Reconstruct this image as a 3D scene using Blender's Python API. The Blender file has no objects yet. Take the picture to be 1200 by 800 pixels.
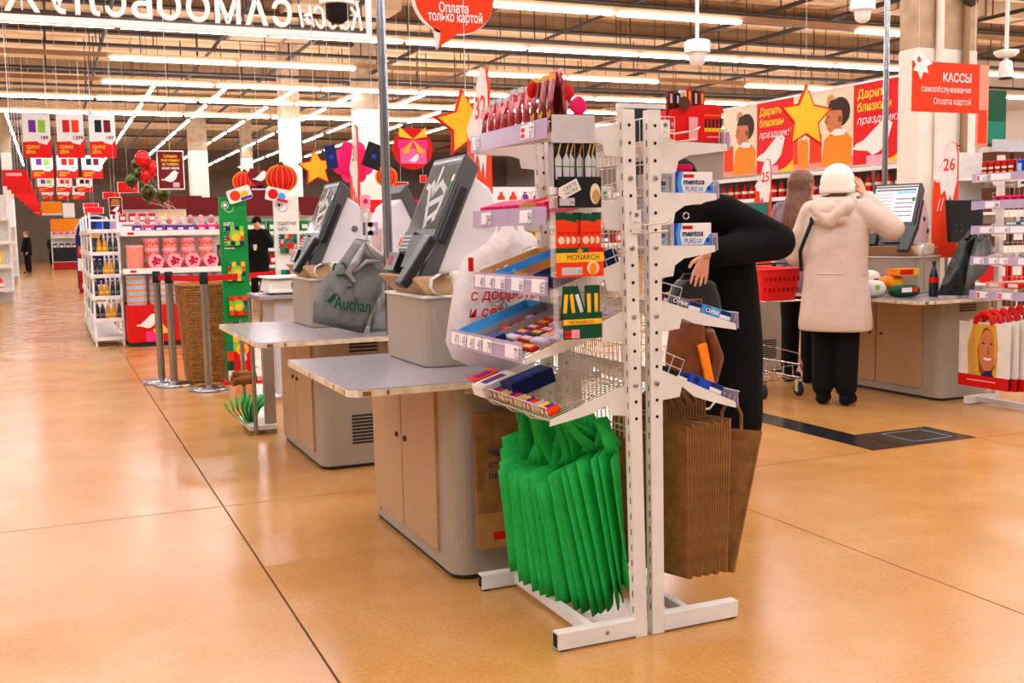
import bpy, bmesh, math, random
import numpy as np
from mathutils import Vector, Matrix
random.seed(7)
SC = bpy.context.scene
COL = SC.collection
# ------------------------------------------------------------------ camera
F, CH = 1240.0, 1.28
ROT = np.array([[0.91672536, 0.05912142, -0.39511931],
                [-0.39902018, 0.08613535, -0.9128875],
                [-0.01993747, 0.99452771, 0.1025531]])
cam_d = bpy.data.cameras.new('camera'); cam = bpy.data.objects.new('camera', cam_d); COL.objects.link(cam)
cam_d.sensor_width = 36; cam_d.lens = F*36/1200; cam_d.clip_start = .05; cam_d.clip_end = 400
mw = Matrix.Identity(4)
for i in range(3):
    for j in range(3): mw[i][j] = ROT[i, j]
mw.translation = (0, 0, CH)
cam.matrix_world = mw
SC.camera = cam
# ------------------------------------------------------------------ world, exposure
world = bpy.data.worlds.new('world'); SC.world = world; world.use_nodes = True
world.node_tree.nodes['Background'].inputs[0].default_value = (.95, .97, 1, 1)
world.node_tree.nodes['Background'].inputs[1].default_value = .22
TUBE_POWER = 33
SC.view_settings.view_transform = 'Standard'; SC.view_settings.look = 'None'
SC.view_settings.gamma = 1; SC.view_settings.use_curve_mapping = False
SC.view_settings.exposure = 0.0
SC.cycles.max_bounces = 7; SC.cycles.diffuse_bounces = 4; SC.cycles.glossy_bounces = 3; SC.cycles.transparent_max_bounces = 12

def W(px, py, X=None, Y=None, Z=None):
    """point of the place that the photograph shows at (px, py), at a known X, Y or Z"""
    d = ROT @ np.array([px-600, -(py-400), -F]); c = (0, 0, CH)
    if X is not None: t = X/d[0]
    elif Y is not None: t = Y/d[1]
    else: t = (Z-CH)/d[2]
    return Vector((d[0]*t, d[1]*t, CH+d[2]*t))

# ------------------------------------------------------------------ materials
def lin(h):
    h = h.lstrip('#'); r = []
    for i in (0, 2, 4):
        c = int(h[i:i+2], 16)/255
        r.append(c/12.92 if c <= .04045 else ((c+.055)/1.055)**2.4)
    return (*r, 1)
M = {}
def mat(name, col, rough=.5, metal=0, var=.12, scale=18, alpha=1, emit=0, bump=0, spec=.5, trans=0, col2=None, stretch=None, bdist=.01):
    m = bpy.data.materials.new(name); m.use_nodes = True; M[name] = m
    nt = m.node_tree; b = nt.nodes['Principled BSDF']
    c = lin(col)
    b.inputs['Roughness'].default_value = rough; b.inputs['Metallic'].default_value = metal
    b.inputs['Specular IOR Level'].default_value = spec
    b.inputs['Base Color'].default_value = c
    if emit:
        b.inputs['Emission Color'].default_value = c; b.inputs['Emission Strength'].default_value = emit
    if alpha < 1: b.inputs['Alpha'].default_value = alpha
    if trans: b.inputs['Transmission Weight'].default_value = trans
    if var and not emit:
        tc = nt.nodes.new('ShaderNodeTexCoord'); no = nt.nodes.new('ShaderNodeTexNoise')
        no.inputs['Scale'].default_value = scale; no.inputs['Detail'].default_value = 4
        src = tc.outputs['Object']
        if stretch:
            mp = nt.nodes.new('ShaderNodeMapping'); mp.inputs['Scale'].default_value = stretch
            nt.links.new(src, mp.inputs['Vector']); src = mp.outputs['Vector']
        nt.links.new(src, no.inputs['Vector'])
        r = nt.nodes.new('ShaderNodeValToRGB'); e = r.color_ramp.elements
        e[0].position = .33; e[1].position = .67
        e[0].color = lin(col2) if col2 else tuple(x*(1-var) for x in c[:3])+(1,)
        e[1].color = c if col2 else tuple(min(1, x*(1+var*.6)) for x in c[:3])+(1,)
        nt.links.new(no.outputs['Fac'], r.inputs['Fac']); nt.links.new(r.outputs['Color'], b.inputs['Base Color'])
        if bump:
            bp = nt.nodes.new('ShaderNodeBump'); bp.inputs['Strength'].default_value = bump
            bp.inputs['Distance'].default_value = bdist
            nt.links.new(no.outputs['Fac'], bp.inputs['Height']); nt.links.new(bp.outputs['Normal'], b.inputs['Normal'])
    return m
def P_(name, col, **k):
    k.setdefault('rough', .55); k.setdefault('var', .08); k.setdefault('spec', .22); return mat(name, col, **k)
# plain paints and prints
for n, c in dict(white='F2F0EE', offwhite='E4DFD8', paper='EDE9E4', cream='EAD9B8', black='0B0B0C', ink='17171A', darkgrey='2C2E31',
                 midgrey='6A6C70', grey='9A9A9C', lgrey='C4C4C8', red='CE0A06', deepred='A80C0A', maroon='6B0F12', orange='EE3A04',
                 lorange='F98A12', yellow='FBC02A', gold='D9A72E', pink='F02E7E', hotpink='E80F66', lpink='F7A6B4', salmon='EE8F7C', green='0C8A3A',
                 dgreen='0B4A2C', teal='127A63', lime='8CC63A', navy='12205E', blue='1C49C4', lblue='4AA6E8', skyblue='9CCBF0',
                 purple='6B2A8C', lilac='B9A2CC', brown='5A3218', tan='C9965A', skin_print='C8794A', dskin_print='8A4A28',
                 hair_print='3A2218', bred='DE0C08', woodb='8B5A2B').items():
    P_(n, c)
mat('rack_white', 'E6E3DE', rough=.35, var=.06, scale=9)
mat('wire', 'D9D2C6', rough=.3, metal=.35, var=.08)
mat('steel', 'A9A7A4', rough=.28, metal=1, var=.15, scale=30)
mat('brushed', 'A6A6A8', rough=.2, metal=1, var=.05, scale=8)
mat('chrome', 'D8D8D8', rough=.12, metal=1, var=.05)
mat('dark_steel', '3A3835', rough=.4, metal=.7, var=.2)
mat('hole', '050505', rough=.9, var=0)
mat('laminate', 'BF9C72', rough=.42, var=.1, scale=160, col2='A98458')
mat('cab_grey', 'ADA294', rough=.45, var=.1, scale=200, col2='978B7C')
mat('slab_grey', 'A39EA6', rough=.22, var=.12, scale=120, col2='8D8890')
mat('slab_edge', 'E2D9C4', rough=.5, var=.3, scale=22, col2='C7B48E')
mat('plinth', '1B1A18', rough=.7)
mat('term_white', 'DFDEE2', rough=.4, var=.04)
mat('term_grey', '4E5054', rough=.5, var=.1, scale=80)
mat('term_dark', '16181B', rough=.3, var=.1)
mat('screen', '232B2C', rough=.12, var=.3, scale=14, col2='3A4A48')
mat('screen_lit', 'C4D2DA', rough=.2, emit=.55)
mat('vent', '1A1712', rough=.8)
mat('pack_kraft', 'A8773A', rough=.75, var=.16, scale=30)
mat('kraft', '94642E', rough=.8, var=.2, scale=24, bump=.15, col2='7A4E1E')
mat('green_bag', '00BE4C', rough=.7, var=.14, scale=55, bump=.12, col2='00A842')
mat('poly_silver', 'B2B2B0', rough=.2, metal=.25, var=.25, scale=9, bump=.6, bdist=.03, col2='77777A')
mat('poly_grey', '7E827E', rough=.25, var=.2, scale=9, bump=.5, bdist=.03, alpha=.96, col2='5E625E')
mat('poly_white', 'E9E5E4', rough=.35, var=.06, scale=12, bump=.6, bdist=.03, alpha=.95)
mat('poly_black', '1A1D1C', rough=.2, var=.25, scale=8, bump=.6, bdist=.03)
mat('acrylic', 'C4B4D6', rough=.15, alpha=.72, var=.05)
mat('clear', 'F4F4F6', rough=.06, alpha=.16, var=.0)
mat('tag', 'EFECF2', rough=.5, var=.03)
mat('wicker', 'B8803C', rough=.65, var=.35, scale=40, col2='7E4E1C')
mat('coat_white', 'D6C2B4', rough=.6, var=.1, scale=5, bump=.35, bdist=.04, stretch=(1, 1, 1.3), col2='C6B1A2')
mat('fur_black', '070708', rough=.9, spec=.15, var=.4, scale=60, bump=.6)
mat('cloth_black', '0A0A0C', rough=.85, spec=.2, var=.3, scale=30, bump=.2)
mat('knit_white', 'F1ECE0', rough=.85, var=.08, scale=90, bump=.3)
mat('jacket_mauve', '7D6470', rough=.6, var=.2, scale=18, bump=.3)
mat('skin', 'D89A7C', rough=.5, var=.08, scale=30)
mat('hair_brown', '7A4E30', rough=.45, var=.45, scale=30, stretch=(3, 3, .5), col2='4A2A16')
mat('leather_brown', '7A4016', rough=.35, var=.35, scale=12, col2='4E2409')
mat('leather_black', '15191A', rough=.32, var=.2, scale=30)
mat('column_paint', 'E9DFD3', rough=.6, var=.06, scale=3)
mat('column_raw', 'B59C7E', rough=.8, var=.18, scale=6)
mat('ceiling_deck', 'E6C8A0', rough=.8, var=.16, scale=.8, col2='D2AE82')
mat('beam_brown', '9A7A58', rough=.7, var=.2, scale=2)
mat('beam_dark', '3A2E24', rough=.7, var=.2, scale=3)
mat('tray', 'B08A66', rough=.6, var=.1)
mat('duct', 'D8B88E', rough=.6, var=.15, scale=2)
mat('wall_clad', '9C8C7C', rough=.8, var=.12, scale=2)
mat('wall_light', 'D8CFC6', rough=.8, var=.06, scale=1)
mat('tube', 'F2F6FF', emit=TUBE_POWER)
mat('drain_black', '17181A', rough=.15, var=.5, scale=9, col2='2E3034')
mat('red_plastic', 'E80E12', rough=.3, var=.05)
mat('rubber', '121212', rough=.7)
mat('foil_red', 'B5120E', rough=.2, metal=.4, var=.4, scale=22)
mat('foil_dark', '9E1814', rough=.2, metal=.35, var=.5, scale=40, col2='5E0E0C')
mat('balloon_red', 'D0161C', rough=.12, metal=.3, var=.3, scale=5)
mat('balloon_dark', '2A1210', rough=.12, metal=.4, var=.5, scale=5, col2='5E7A1C')
mat('glass_clear', 'E8ECEC', rough=.05, alpha=.3, var=0)
mat('tin_blue', 'B4C2E4', rough=.35, var=.06)
mat('gift_pink', 'F45CA4', rough=.45, var=.05)
mat('honey', 'D9960E', rough=.2, var=.1)
mat('bottle_dark', '1E2830', rough=.15, var=.1)

def floor_material():
    m = bpy.data.materials.new('floor_concrete'); m.use_nodes = True; nt = m.node_tree; N = nt.nodes; L = nt.links
    b = N['Principled BSDF']; geo = N.new('ShaderNodeNewGeometry')
    def noise(sc, det, rough=.55):
        n = N.new('ShaderNodeTexNoise'); n.inputs['Scale'].default_value = sc; n.inputs['Detail'].default_value = det
        n.inputs['Roughness'].default_value = rough; L.new(geo.outputs['Position'], n.inputs['Vector']); return n
    def ramp(src, stops):
        r = N.new('ShaderNodeValToRGB'); L.new(src, r.inputs['Fac']); e = r.color_ramp.elements
        e[0].position, e[0].color = stops[0][0], lin(stops[0][1]); e[1].position, e[1].color = stops[-1][0], lin(stops[-1][1])
        for p, c in stops[1:-1]:
            x = e.new(p); x.color = lin(c)
        return r
    def mix(f, a, c, bl='MIX'):
        x = N.new('ShaderNodeMix'); x.data_type = 'RGBA'; x.blend_type = bl
        if isinstance(f, float): x.inputs[0].default_value = f
        else: L.new(f, x.inputs[0])
        L.new(a, x.inputs[6]); L.new(c, x.inputs[7]); return x.outputs[2]
    big = noise(.55, 5); mid = noise(2.4, 10, .68); fine = noise(70, 5, .7); spot = noise(2.1, 8, .7)
    base = ramp(big.outputs['Fac'], [(.25, 'BE8542'), (.5, 'CB9552'), (.78, 'D6A76C')])
    md = ramp(mid.outputs['Fac'], [(.2, 'AE7A40'), (.5, 'CB9552'), (.8, 'DFB684')])
    fn = ramp(fine.outputs['Fac'], [(.3, '9A9A9A'), (.6, 'F4F4F4')])
    c1 = mix(.48, base.outputs['Color'], md.outputs['Color'])
    c2 = mix(.42, c1, fn.outputs['Color'], 'MULTIPLY')
    sp = ramp(spot.outputs['Fac'], [(.66, '000000'), (.80, 'FFFFFF')])
    dark = N.new('ShaderNodeRGB'); dark.outputs[0].default_value = lin('8A6234')
    spf = N.new('ShaderNodeMath'); spf.operation = 'MULTIPLY'; spf.inputs[1].default_value = .22
    L.new(sp.outputs['Color'], spf.inputs[0])
    c3 = mix(spf.outputs[0], c2, dark.outputs[0])
    sk = noise(13, 3, .6); skr = ramp(sk.outputs['Fac'], [(.74, '000000'), (.77, 'B0B0B0')])
    dk2 = N.new('ShaderNodeRGB'); dk2.outputs[0].default_value = lin('5A3E22')
    c3 = mix(skr.outputs['Color'], c3, dk2.outputs[0])
    L.new(c3, b.inputs['Base Color'])
    rr = N.new('ShaderNodeMapRange'); L.new(mid.outputs['Fac'], rr.inputs[0]); rr.inputs[1].default_value = .3; rr.inputs[2].default_value = .7
    rr.inputs[3].default_value = .17; rr.inputs[4].default_value = .27; L.new(rr.outputs[0], b.inputs['Roughness'])
    b.inputs['Specular IOR Level'].default_value = .55
    bp = N.new('ShaderNodeBump'); bp.inputs['Strength'].default_value = .02; bp.inputs['Distance'].default_value = .004
    L.new(mid.outputs['Fac'], bp.inputs['Height']); L.new(bp.outputs['Normal'], b.inputs['Normal'])
    M['floor'] = m
floor_material()

# ------------------------------------------------------------------ mesh builder
_txt = {}
TS = bpy.data.scenes.new('lettering')      # scratch scene for turning lettering and figures into meshes, removed at the end
def evaluated(o):
    TS.collection.objects.link(o); TS.view_layers[0].update(); dg = TS.view_layers[0].depsgraph
    me = bpy.data.meshes.new_from_object(o.evaluated_get(dg)); TS.collection.objects.unlink(o); return me
def text2d(s, bold=0., shear=0., res=2, spacing=1.0):
    k = (s, bold, shear, res, spacing)
    if k not in _txt:
        c = bpy.data.curves.new('t', 'FONT'); c.body = s; c.resolution_u = res; c.offset = bold; c.shear = shear; c.space_character = spacing
        o = bpy.data.objects.new('t', c); me = evaluated(o)
        _txt[k] = ([(v.co.x, v.co.y) for v in me.vertices], [tuple(p.vertices) for p in me.polygons])
        bpy.data.objects.remove(o); bpy.data.curves.remove(c); bpy.data.meshes.remove(me)
    return _txt[k]
V = Vector
UX, UY, UZ = V((1, 0, 0)), V((0, 1, 0)), V((0, 0, 1))
class MB:
    def __init__(s): s.v = []; s.f = []; s.m = []; s.sm = []; s.mats = []
    def mi(s, m):
        if m not in s.mats: s.mats.append(m)
        return s.mats.index(m)
    def add(s, vs, fs, m, smooth=False):
        o = len(s.v); s.v += [tuple(v) for v in vs]; i = s.mi(m)
        for f in fs: s.f.append(tuple(o+k for k in f)); s.m.append(i); s.sm.append(smooth)
        return s
    def box(s, x0, x1, y0, y1, z0, z1, m):
        return s.hexa([(x0, y0, z0), (x1, y0, z0), (x1, y1, z0), (x0, y1, z0)], [(x0, y0, z1), (x1, y0, z1), (x1, y1, z1), (x0, y1, z1)], m)
    def hexa(s, bot, top, m, smooth=False):
        n = len(bot)
        fs = [tuple(reversed(range(n))), tuple(range(n, 2*n))]+[(i, (i+1) % n, n+(i+1) % n, n+i) for i in range(n)]
        return s.add(list(bot)+list(top), fs, m, smooth)
    def obox(s, c, u, v, w, m):
        """box about c with half-axes u, v, w"""
        c, u, v, w = V(c), V(u), V(v), V(w)
        return s.hexa([c-u-v-w, c+u-v-w, c+u+v-w, c-u+v-w], [c-u-v+w, c+u-v+w, c+u+v+w, c-u+v+w], m)
    def prism(s, poly, o, u, v, t, m, m2=None):
        """2-D outline in frame (o,u,v), extruded by t along u x v"""
        o, u, v = V(o), V(u), V(v); w = u.cross(v).normalized()*t
        a = [o+u*p[0]+v*p[1] for p in poly]; b = [p+w for p in a]; n = len(a)
        s.add(a+b, [tuple(reversed(range(n)))]+[(i, (i+1) % n, n+(i+1) % n, n+i) for i in range(n)], m)
        s.add(b, [tuple(range(n))], m2 or m); return s
    def flat(s, poly, o, u, v, m, lift=.0006):
        o, u, v = V(o), V(u), V(v); w = u.cross(v).normalized()*lift
        return s.add([o+u*p[0]+v*p[1]+w for p in poly], [tuple(range(len(poly)))], m)
    def rect(s, x0, x1, y0, y1, o, u, v, m, lift=.0006): return s.flat([(x0, y0), (x1, y0), (x1, y1), (x0, y1)], o, u, v, m, lift)
    def disc(s, cx, cy, r, o, u, v, m, lift=.0006, n=20, ry=None):
        return s.flat([(cx+r*math.cos(6.2832*i/n), cy+(ry or r)*math.sin(6.2832*i/n)) for i in range(n)], o, u, v, m, lift)
    def text(s, t, x, y, size, o, u, v, m, lift=.001, bold=.0, shear=0., align='l', depth=0, sx=1., width=None, res=2):
        vs, fs = text2d(t, bold, shear, res)
        if not vs: return s
        x0 = min(p[0] for p in vs); x1 = max(p[0] for p in vs)
        if width: sx = width/((x1-x0)*size)
        dx = x-{'l': x0, 'c': (x0+x1)/2, 'r': x1}[align]*size*sx
        o, u, v = V(o), V(u), V(v); w = u.cross(v).normalized()
        pts = [o+u*(p[0]*size*sx+dx)+v*(p[1]*size+y)+w*(lift+depth) for p in vs]
        s.add(pts, fs, m)
        if depth:
            ed = {}
            for f in fs:
                for i in range(len(f)):
                    a, b = f[i], f[(i+1) % len(f)]; ed[(a, b)] = 1
            bd = [(a, b) for (a, b) in ed if (b, a) not in ed]
            n = len(pts); low = [p-w*depth for p in pts]
            s.add(pts+low, [(b, a, n+a, n+b) for a, b in bd]+[tuple(n+i for i in reversed(f)) for f in fs], m)
        return s
    def tube(s, pts, r, m, n=6, closed=False, smooth=True):
        pts = [V(p) for p in pts]; k = len(pts); rs = r if isinstance(r, (list, tuple)) else [r]*k
        vs = []; nrm = None
        for i, p in enumerate(pts):
            a = pts[i-1] if (i or closed) else p; b = pts[(i+1) % k] if (i < k-1 or closed) else p
            t = (b-a).normalized()
            if nrm is None:
                h = UZ if abs(t.z) < .9 else UX
                nrm = t.cross(h).normalized()
            else:
                nrm = (nrm-t*nrm.dot(t))
                nrm = nrm.normalized() if nrm.length > 1e-6 else t.cross(UX).normalized()
            bn = t.cross(nrm)
            for j in range(n):
                q = 6.28318*j/n; vs.append(p+(nrm*math.cos(q)+bn*math.sin(q))*rs[i])
        fs = []
        for i in range(k if closed else k-1):
            for j in range(n):
                i2 = (i+1) % k; fs.append((i*n+j, i*n+(j+1) % n, i2*n+(j+1) % n, i2*n+j))
        s.add(vs, fs, m, smooth)
        if not closed: s.add(vs, [tuple(reversed(range(n))), tuple(range((k-1)*n, k*n))], m)
        return s
    def cyl(s, a, b, r, m, n=12, r2=None): return s.tube([a, b], [r, r if r2 is None else r2], m, n)
    def lathe(s, prof, c, m, n=20, axis=UZ, smooth=True):
        """prof: (radius, height) pairs along axis from c"""
        c, ax = V(c), V(axis).normalized(); h = UX if abs(ax.x) < .9 else UY
        e = ax.cross(h).normalized(); g = ax.cross(e); vs = []
        for r, z in prof:
            for j in range(n):
                q = 6.28318*j/n; vs.append(c+ax*z+(e*math.cos(q)+g*math.sin(q))*max(r, 1e-4))
        k = len(prof); fs = [(i*n+j, i*n+(j+1) % n, (i+1)*n+(j+1) % n, (i+1)*n+j) for i in range(k-1) for j in range(n)]
        s.add(vs, fs, m, smooth); s.add(vs, [tuple(reversed(range(n))), tuple(range((k-1)*n, k*n))], m); return s
    def ball(s, c, r, m, n=12, k=8):
        rx, ry, rz = r if isinstance(r, (tuple, list)) else (r, r, r); vs = []; c = V(c)
        for i in range(k+1):
            a = math.pi*i/k
            for j in range(n):
                q = 6.28318*j/n; vs.append(c+V((rx*math.sin(a)*math.cos(q), ry*math.sin(a)*math.sin(q), -rz*math.cos(a))))
        return s.add(vs, [(i*n+j, i*n+(j+1) % n, (i+1)*n+(j+1) % n, (i+1)*n+j) for i in range(k) for j in range(n)], m, True)
    def grid(s, pts, m, smooth=True, thick=0):
        """pts[i][j] surface"""
        a, b = len(pts), len(pts[0]); vs = [V(p) for r in pts for p in r]
        fs = [(i*b+j, i*b+j+1, (i+1)*b+j+1, (i+1)*b+j) for i in range(a-1) for j in range(b-1)]
        s.add(vs, fs, m, smooth); return s
    def build(s, name, parent=None, bevel=0, seg=2, solid=0, loc=None):
        me = bpy.data.meshes.new(name)
        o = bpy.data.objects.new(name, me); COL.objects.link(o)
        org = V((0, 0, 0))
        if parent is not None:
            org = V(parent['_org']) if '_org' in parent else V((0, 0, 0)); o.parent = parent
        elif loc is not None: org = V(loc); o.location = org
        o['_org'] = tuple(org)
        me.from_pydata([(v[0]-org.x, v[1]-org.y, v[2]-org.z) for v in s.v], [], s.f)
        for m in s.mats: me.materials.append(M[m])
        me.polygons.foreach_set('material_index', s.m); me.polygons.foreach_set('use_smooth', s.sm)
        me.update()
        if solid:
            q = o.modifiers.new('s', 'SOLIDIFY'); q.thickness = solid; q.offset = 0
        if bevel:
            q = o.modifiers.new('b', 'BEVEL'); q.width = bevel; q.segments = seg; q.limit_method = 'ANGLE'; q.angle_limit = .6
        return o
def tag(o, label=None, cat=None, group=None, kind=None):
    for k, v in (('label', label), ('category', cat), ('group', group), ('kind', kind)):
        if v: o[k] = v
    return o
def thing(name, label, cat, loc, group=None):
    o = bpy.data.objects.new(name, None); COL.objects.link(o); o.location = loc; o['_org'] = tuple(loc); o.empty_display_size = .05
    return tag(o, label, cat, group)
def dup(root, loc, rotz=None, label=None, group=None):
    def cp(o, parent):
        c = o.copy(); COL.objects.link(c); c.parent = parent
        for ch in [x for x in KIDS.get(o.name, [])]: cp(ch, c)
        return c
    KIDS = {}
    for x in root.children_recursive: KIDS.setdefault(x.parent.name, []).append(x)
    r = cp(root, None); r.location = loc; r['_org'] = tuple(loc)
    if rotz is not None: r.rotation_euler = (0, 0, rotz)
    if label: r['label'] = label
    if group: r['group'] = group
    return r
def nth(n): return '%d%s' % (n, 'th' if 10 < n % 100 < 20 else {1: 'st', 2: 'nd', 3: 'rd'}.get(n % 10, 'th'))
def rrect(w, h, r, n=4, cx=0, cy=0):
    """rounded rectangle outline"""
    p = []
    for sx, sy, a0 in ((1, 1, 0), (-1, 1, 90), (-1, -1, 180), (1, -1, 270)):
        for i in range(n+1):
            a = math.radians(a0+90*i/n); p.append((cx+sx*(w/2-r)+r*math.cos(a), cy+sy*(h/2-r)+r*math.sin(a)))
    return p
def star_poly(r, r2=.45, rot=90, n=5, cx=0, cy=0):
    return [(cx+(r if i % 2 == 0 else r*r2)*math.cos(math.radians(rot+180*i/n)), cy+(r if i % 2 == 0 else r*r2)*math.sin(math.radians(rot+180*i/n))) for i in range(2*n)]
BIRD = [(-.5, .12), (-.36, .10), (-.22, .22), (-.06, .34), (.10, .52), (.22, .62), (.36, .64), (.46, .56), (.56, .5), (.47, .46), (.44, .3), (.34, .1), (.18, -.04), (.0, -.08), (-.16, -.02), (-.34, .04), (-.5, .04)]
def bird(mb, x, y, s, o, u, v, m, lift=.001, flip=1): return mb.flat([(x+p[0]*s*flip, y+p[1]*s) for p in (BIRD if flip > 0 else BIRD[::-1])], o, u, v, m, lift)
# ================================================================== STRUCTURE
def st(o): o['kind'] = 'structure'; return o
fl = st(MB().box(-14, 34, -9, 80, -.12, -.012, 'plinth').build('floor'))
XL = [-14, -3.65, -1.48, .69, 2.86, 5.03, 7.2, 9.37, 34]
for i in range(len(XL)-1):
    ys = [-9, .12, 5.12, 10.12, 20.12, 80] if XL[i] < 2.8 else [-9, -.4, 4.62, 9.62, 20, 80]
    for j in range(5):
        MB().box(XL[i]+.004, XL[i+1]-.004, ys[j]+.004, ys[j+1]-.004, -.014, 0, 'floor').build('slab', fl)
dr = thing('floor_drain', 'black glossy drain strip and hatch set in the orange floor', 'drain', (4.6, 5, 0))
MB().box(4.24, 4.46, 4.64, 7.6, 0, .003, 'drain_black').build('strip', dr)
MB().box(4.47, 5.03, 4.64, 5.04, 0, .003, 'drain_black').build('hatch', dr)
fr = MB()
for a, b, c, d in ((4.6, 4.92, 4.70, 4.715), (4.6, 4.92, 4.965, 4.98), (4.6, 4.615, 4.70, 4.98), (4.905, 4.92, 4.70, 4.98)): fr.box(a, b, c, d, .003, .006, 'midgrey')
fr.build('frame', dr)

CZ = 7.6
ce = st(MB().box(-14, 34, -9, 80, CZ, CZ+.1, 'ceiling_deck').build('ceiling'))
rib = MB()
for k in range(89): rib.box(-14, 34, -8.9+k, -8.75+k, CZ-.05, CZ, 'ceiling_deck')
rib.build('deck_rib', ce)['kind'] = 'stuff'
for k, y in enumerate([12.9, 17, 21, 25, 29, 33, 41, 49, 57, 65]):
    b = thing('roof_beam', 'brown steel roof beam, number %s of the beams counted from the near edge' % ('one two three four five six seven eight nine ten'.split()[k]), 'beam', (10, y, 7))
    MB().box(-14, 34, y-.16, y+.16, 7.52, 7.6, 'beam_brown').build('top_flange', b)
    MB().box(-14, 34, y-.03, y+.03, 7.22, 7.52, 'beam_brown').build('web', b)
    MB().box(-14, 34, y-.16, y+.16, 7.16, 7.22, 'beam_dark').build('bottom_flange', b)
# pipes along the aisle, sprinkler lines and hanging rods
pn = 0
for x, z, r in ((-6, 6.5, .05), (-2.2, 6.3, .04), (1.6, 6.6, .05), (4.2, 6.2, .04), (6.8, 6.5, .05), (9.5, 6.3, .06), (12.5, 6.4, .04), (15.5, 6.2, .05), (18.5, 6.5, .06), (22, 6.4, .05), (26, 6.3, .05)):
    p = thing('ceiling_pipe', 'dark pipe running down the hall under the ceiling, %s from the left' % ('first second third fourth fifth sixth seventh eighth ninth tenth eleventh'.split()[pn]), 'pipe', (x, 30, z)); pn += 1
    MB().cyl((x, 11, z), (x, 62, z), r, 'beam_dark', 8).build('pipe', p)
    for y in (13.9, 16.3, 20.1, 23.8, 26.9, 31.9, 36, 40, 44): MB().cyl((x, y, z), (x, y, CZ), .018, 'beam_dark', 5).build('hanger', p)
for k, (y, z, x0, x1) in enumerate(((15.6, 5.95, 2, 34), (20.6, 6.05, -14, 34), (22.2, 6.3, -14, 20), (24.6, 6.0, -14, 34), (28.8, 6.1, -14, 34), (32.6, 6.05, -14, 34), (36.4, 6.1, -14, 34))):
    p = thing('cable_tray', 'long cable tray crossing the hall under the ceiling, %s from the near end' % ('first second third fourth fifth sixth seventh'.split()[k]), 'cable tray', (10, y, z))
    MB().box(x0, x1, y-.12, y+.12, z, z+.06, 'beam_dark').build('tray', p)
    x = x0+.7; i = 0
    while x < x1:
        MB().cyl((x, y-.1, z), (x, y-.1, CZ), .014, 'beam_dark', 4).build('rod', p); x += 1.15+.5*((i*37) % 5)/5; i += 1
for k, (x0, x1, y0, y1, z0, z1) in enumerate(((-12, -1.3, 27.3, 28.2, 6.72, 7.12), (5.5, 8.2, 25.3, 26.4, 6.72, 7.12), (11, 30, 21.25, 22.0, 6.72, 7.12), (4.8, 7.2, 29.4, 30.5, 6.72, 7.12), (7.4, 34, 17.6, 18.6, 6.72, 7.12))):
    d = thing('air_duct', ['tan air duct over the hanging price posters', 'square tan duct box above the gift decoration', 'long tan air duct above the red banners', 'tan duct box above the number totem', 'tan air duct along the top edge at right'][k], 'air duct', ((x0+x1)/2, (y0+y1)/2, z0))
    MB().box(x0, x1, y0, y1, z0, z1, 'duct').build('casing', d)
    f = MB()
    x = x0
    while x <= x1: f.box(x-.03, x+.03, y0-.03, y1+.03, z0-.03, z1+.03, 'beam_brown'); x += 1.5
    f.build('seam', d)['kind'] = 'stuff'

# fluorescent lines: across the hall, then along it
def light_line(name, label, x0, x1, y0, y1, z, skip=(), seg=3.0):
    along = x1-x0 > y1-y0
    r = thing('linear_light', label, 'light', ((x0+x1)/2, (y0+y1)/2, z), None)
    if along: MB().box(x0, x1, y0-.035, y0+.035, z+.05, z+.16, 'tray').build('housing', r)
    else: MB().box(x0-.03, x0+.03, y0, y1, z+.05, z+.14, 'tray').build('housing', r)
    hg = MB()
    for k in range(8):
        f = (k+.5)/8; q = (x0+(x1-x0)*f, y0+(y1-y0)*f)
        hg.cyl((*q, z+.14), (*q, CZ), .006, 'beam_dark', 4)
    hg.build('suspension_wire', r)['kind'] = 'stuff'
    L = x1-x0 if along else y1-y0; n = int(L/seg)
    me = None
    for i in range(n):
        if i in skip: continue
        a = i*seg+.06
        if me is None:
            mb = MB()
            cx, cy = (x0+seg/2, y0) if along else (x0, y0+seg/2)
            h = seg/2-.06
            if along: mb.box(cx-h, cx+h, cy-.075, cy+.075, z, z+.05, 'tube')
            else: mb.box(cx-.035, cx+.035, cy-h+.42, cy+h-.42, z, z+.05, 'tube')
            me = mb.build('tube', r); first = i
            me.location = (i*seg, 0, 0) if along else (0, i*seg, 0)
        else:
            c = me.copy(); COL.objects.link(c); c.parent = r; c.location = (i*seg, 0, 0) if along else (0, i*seg, 0)
rows = [(-5, 'white light line behind the camera, farthest back'), (-1, 'white light line overhead just behind the camera'), (3, 'white light line over the display racks'),
        (7, 'white light line over the second checkout'), (11, 'white light line over the mirrored sign'), (15, 'white light line just above the photo edge'),
        (18.8, 'nearest light line in view, cut by the top edge'), (23, 'second light line across the hall from the top'), (27, 'third light line across the hall, with a gap'),
        (31, 'fourth light line across the hall from the top'), (34.6, 'fifth light line across the hall from the top'), (38.6, 'sixth and lowest light line across the hall')]
for i, (y, lab) in enumerate(rows):
    sk = {23: (), 27: (0, 1, 2, 3, 6, 9), 31: (3,), 18.8: (0, 1, 2, 3, 4, 5, 8, 10)}.get(y, ())
    light_line('l', lab, -10.5, 31.5, y, y, 5.5, sk)
for i, x in enumerate((-5.2, -1.1, 3, 5, 7, 9, 11.1, 13.2, 15.3)):
    light_line('l', 'light line running away down the hall, %s from the left' % ('first second third fourth fifth sixth seventh eighth ninth'.split()[i]), x, x, 40 if x < 0 else 31.6, 72, 5.62, (), 4.6)

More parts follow.
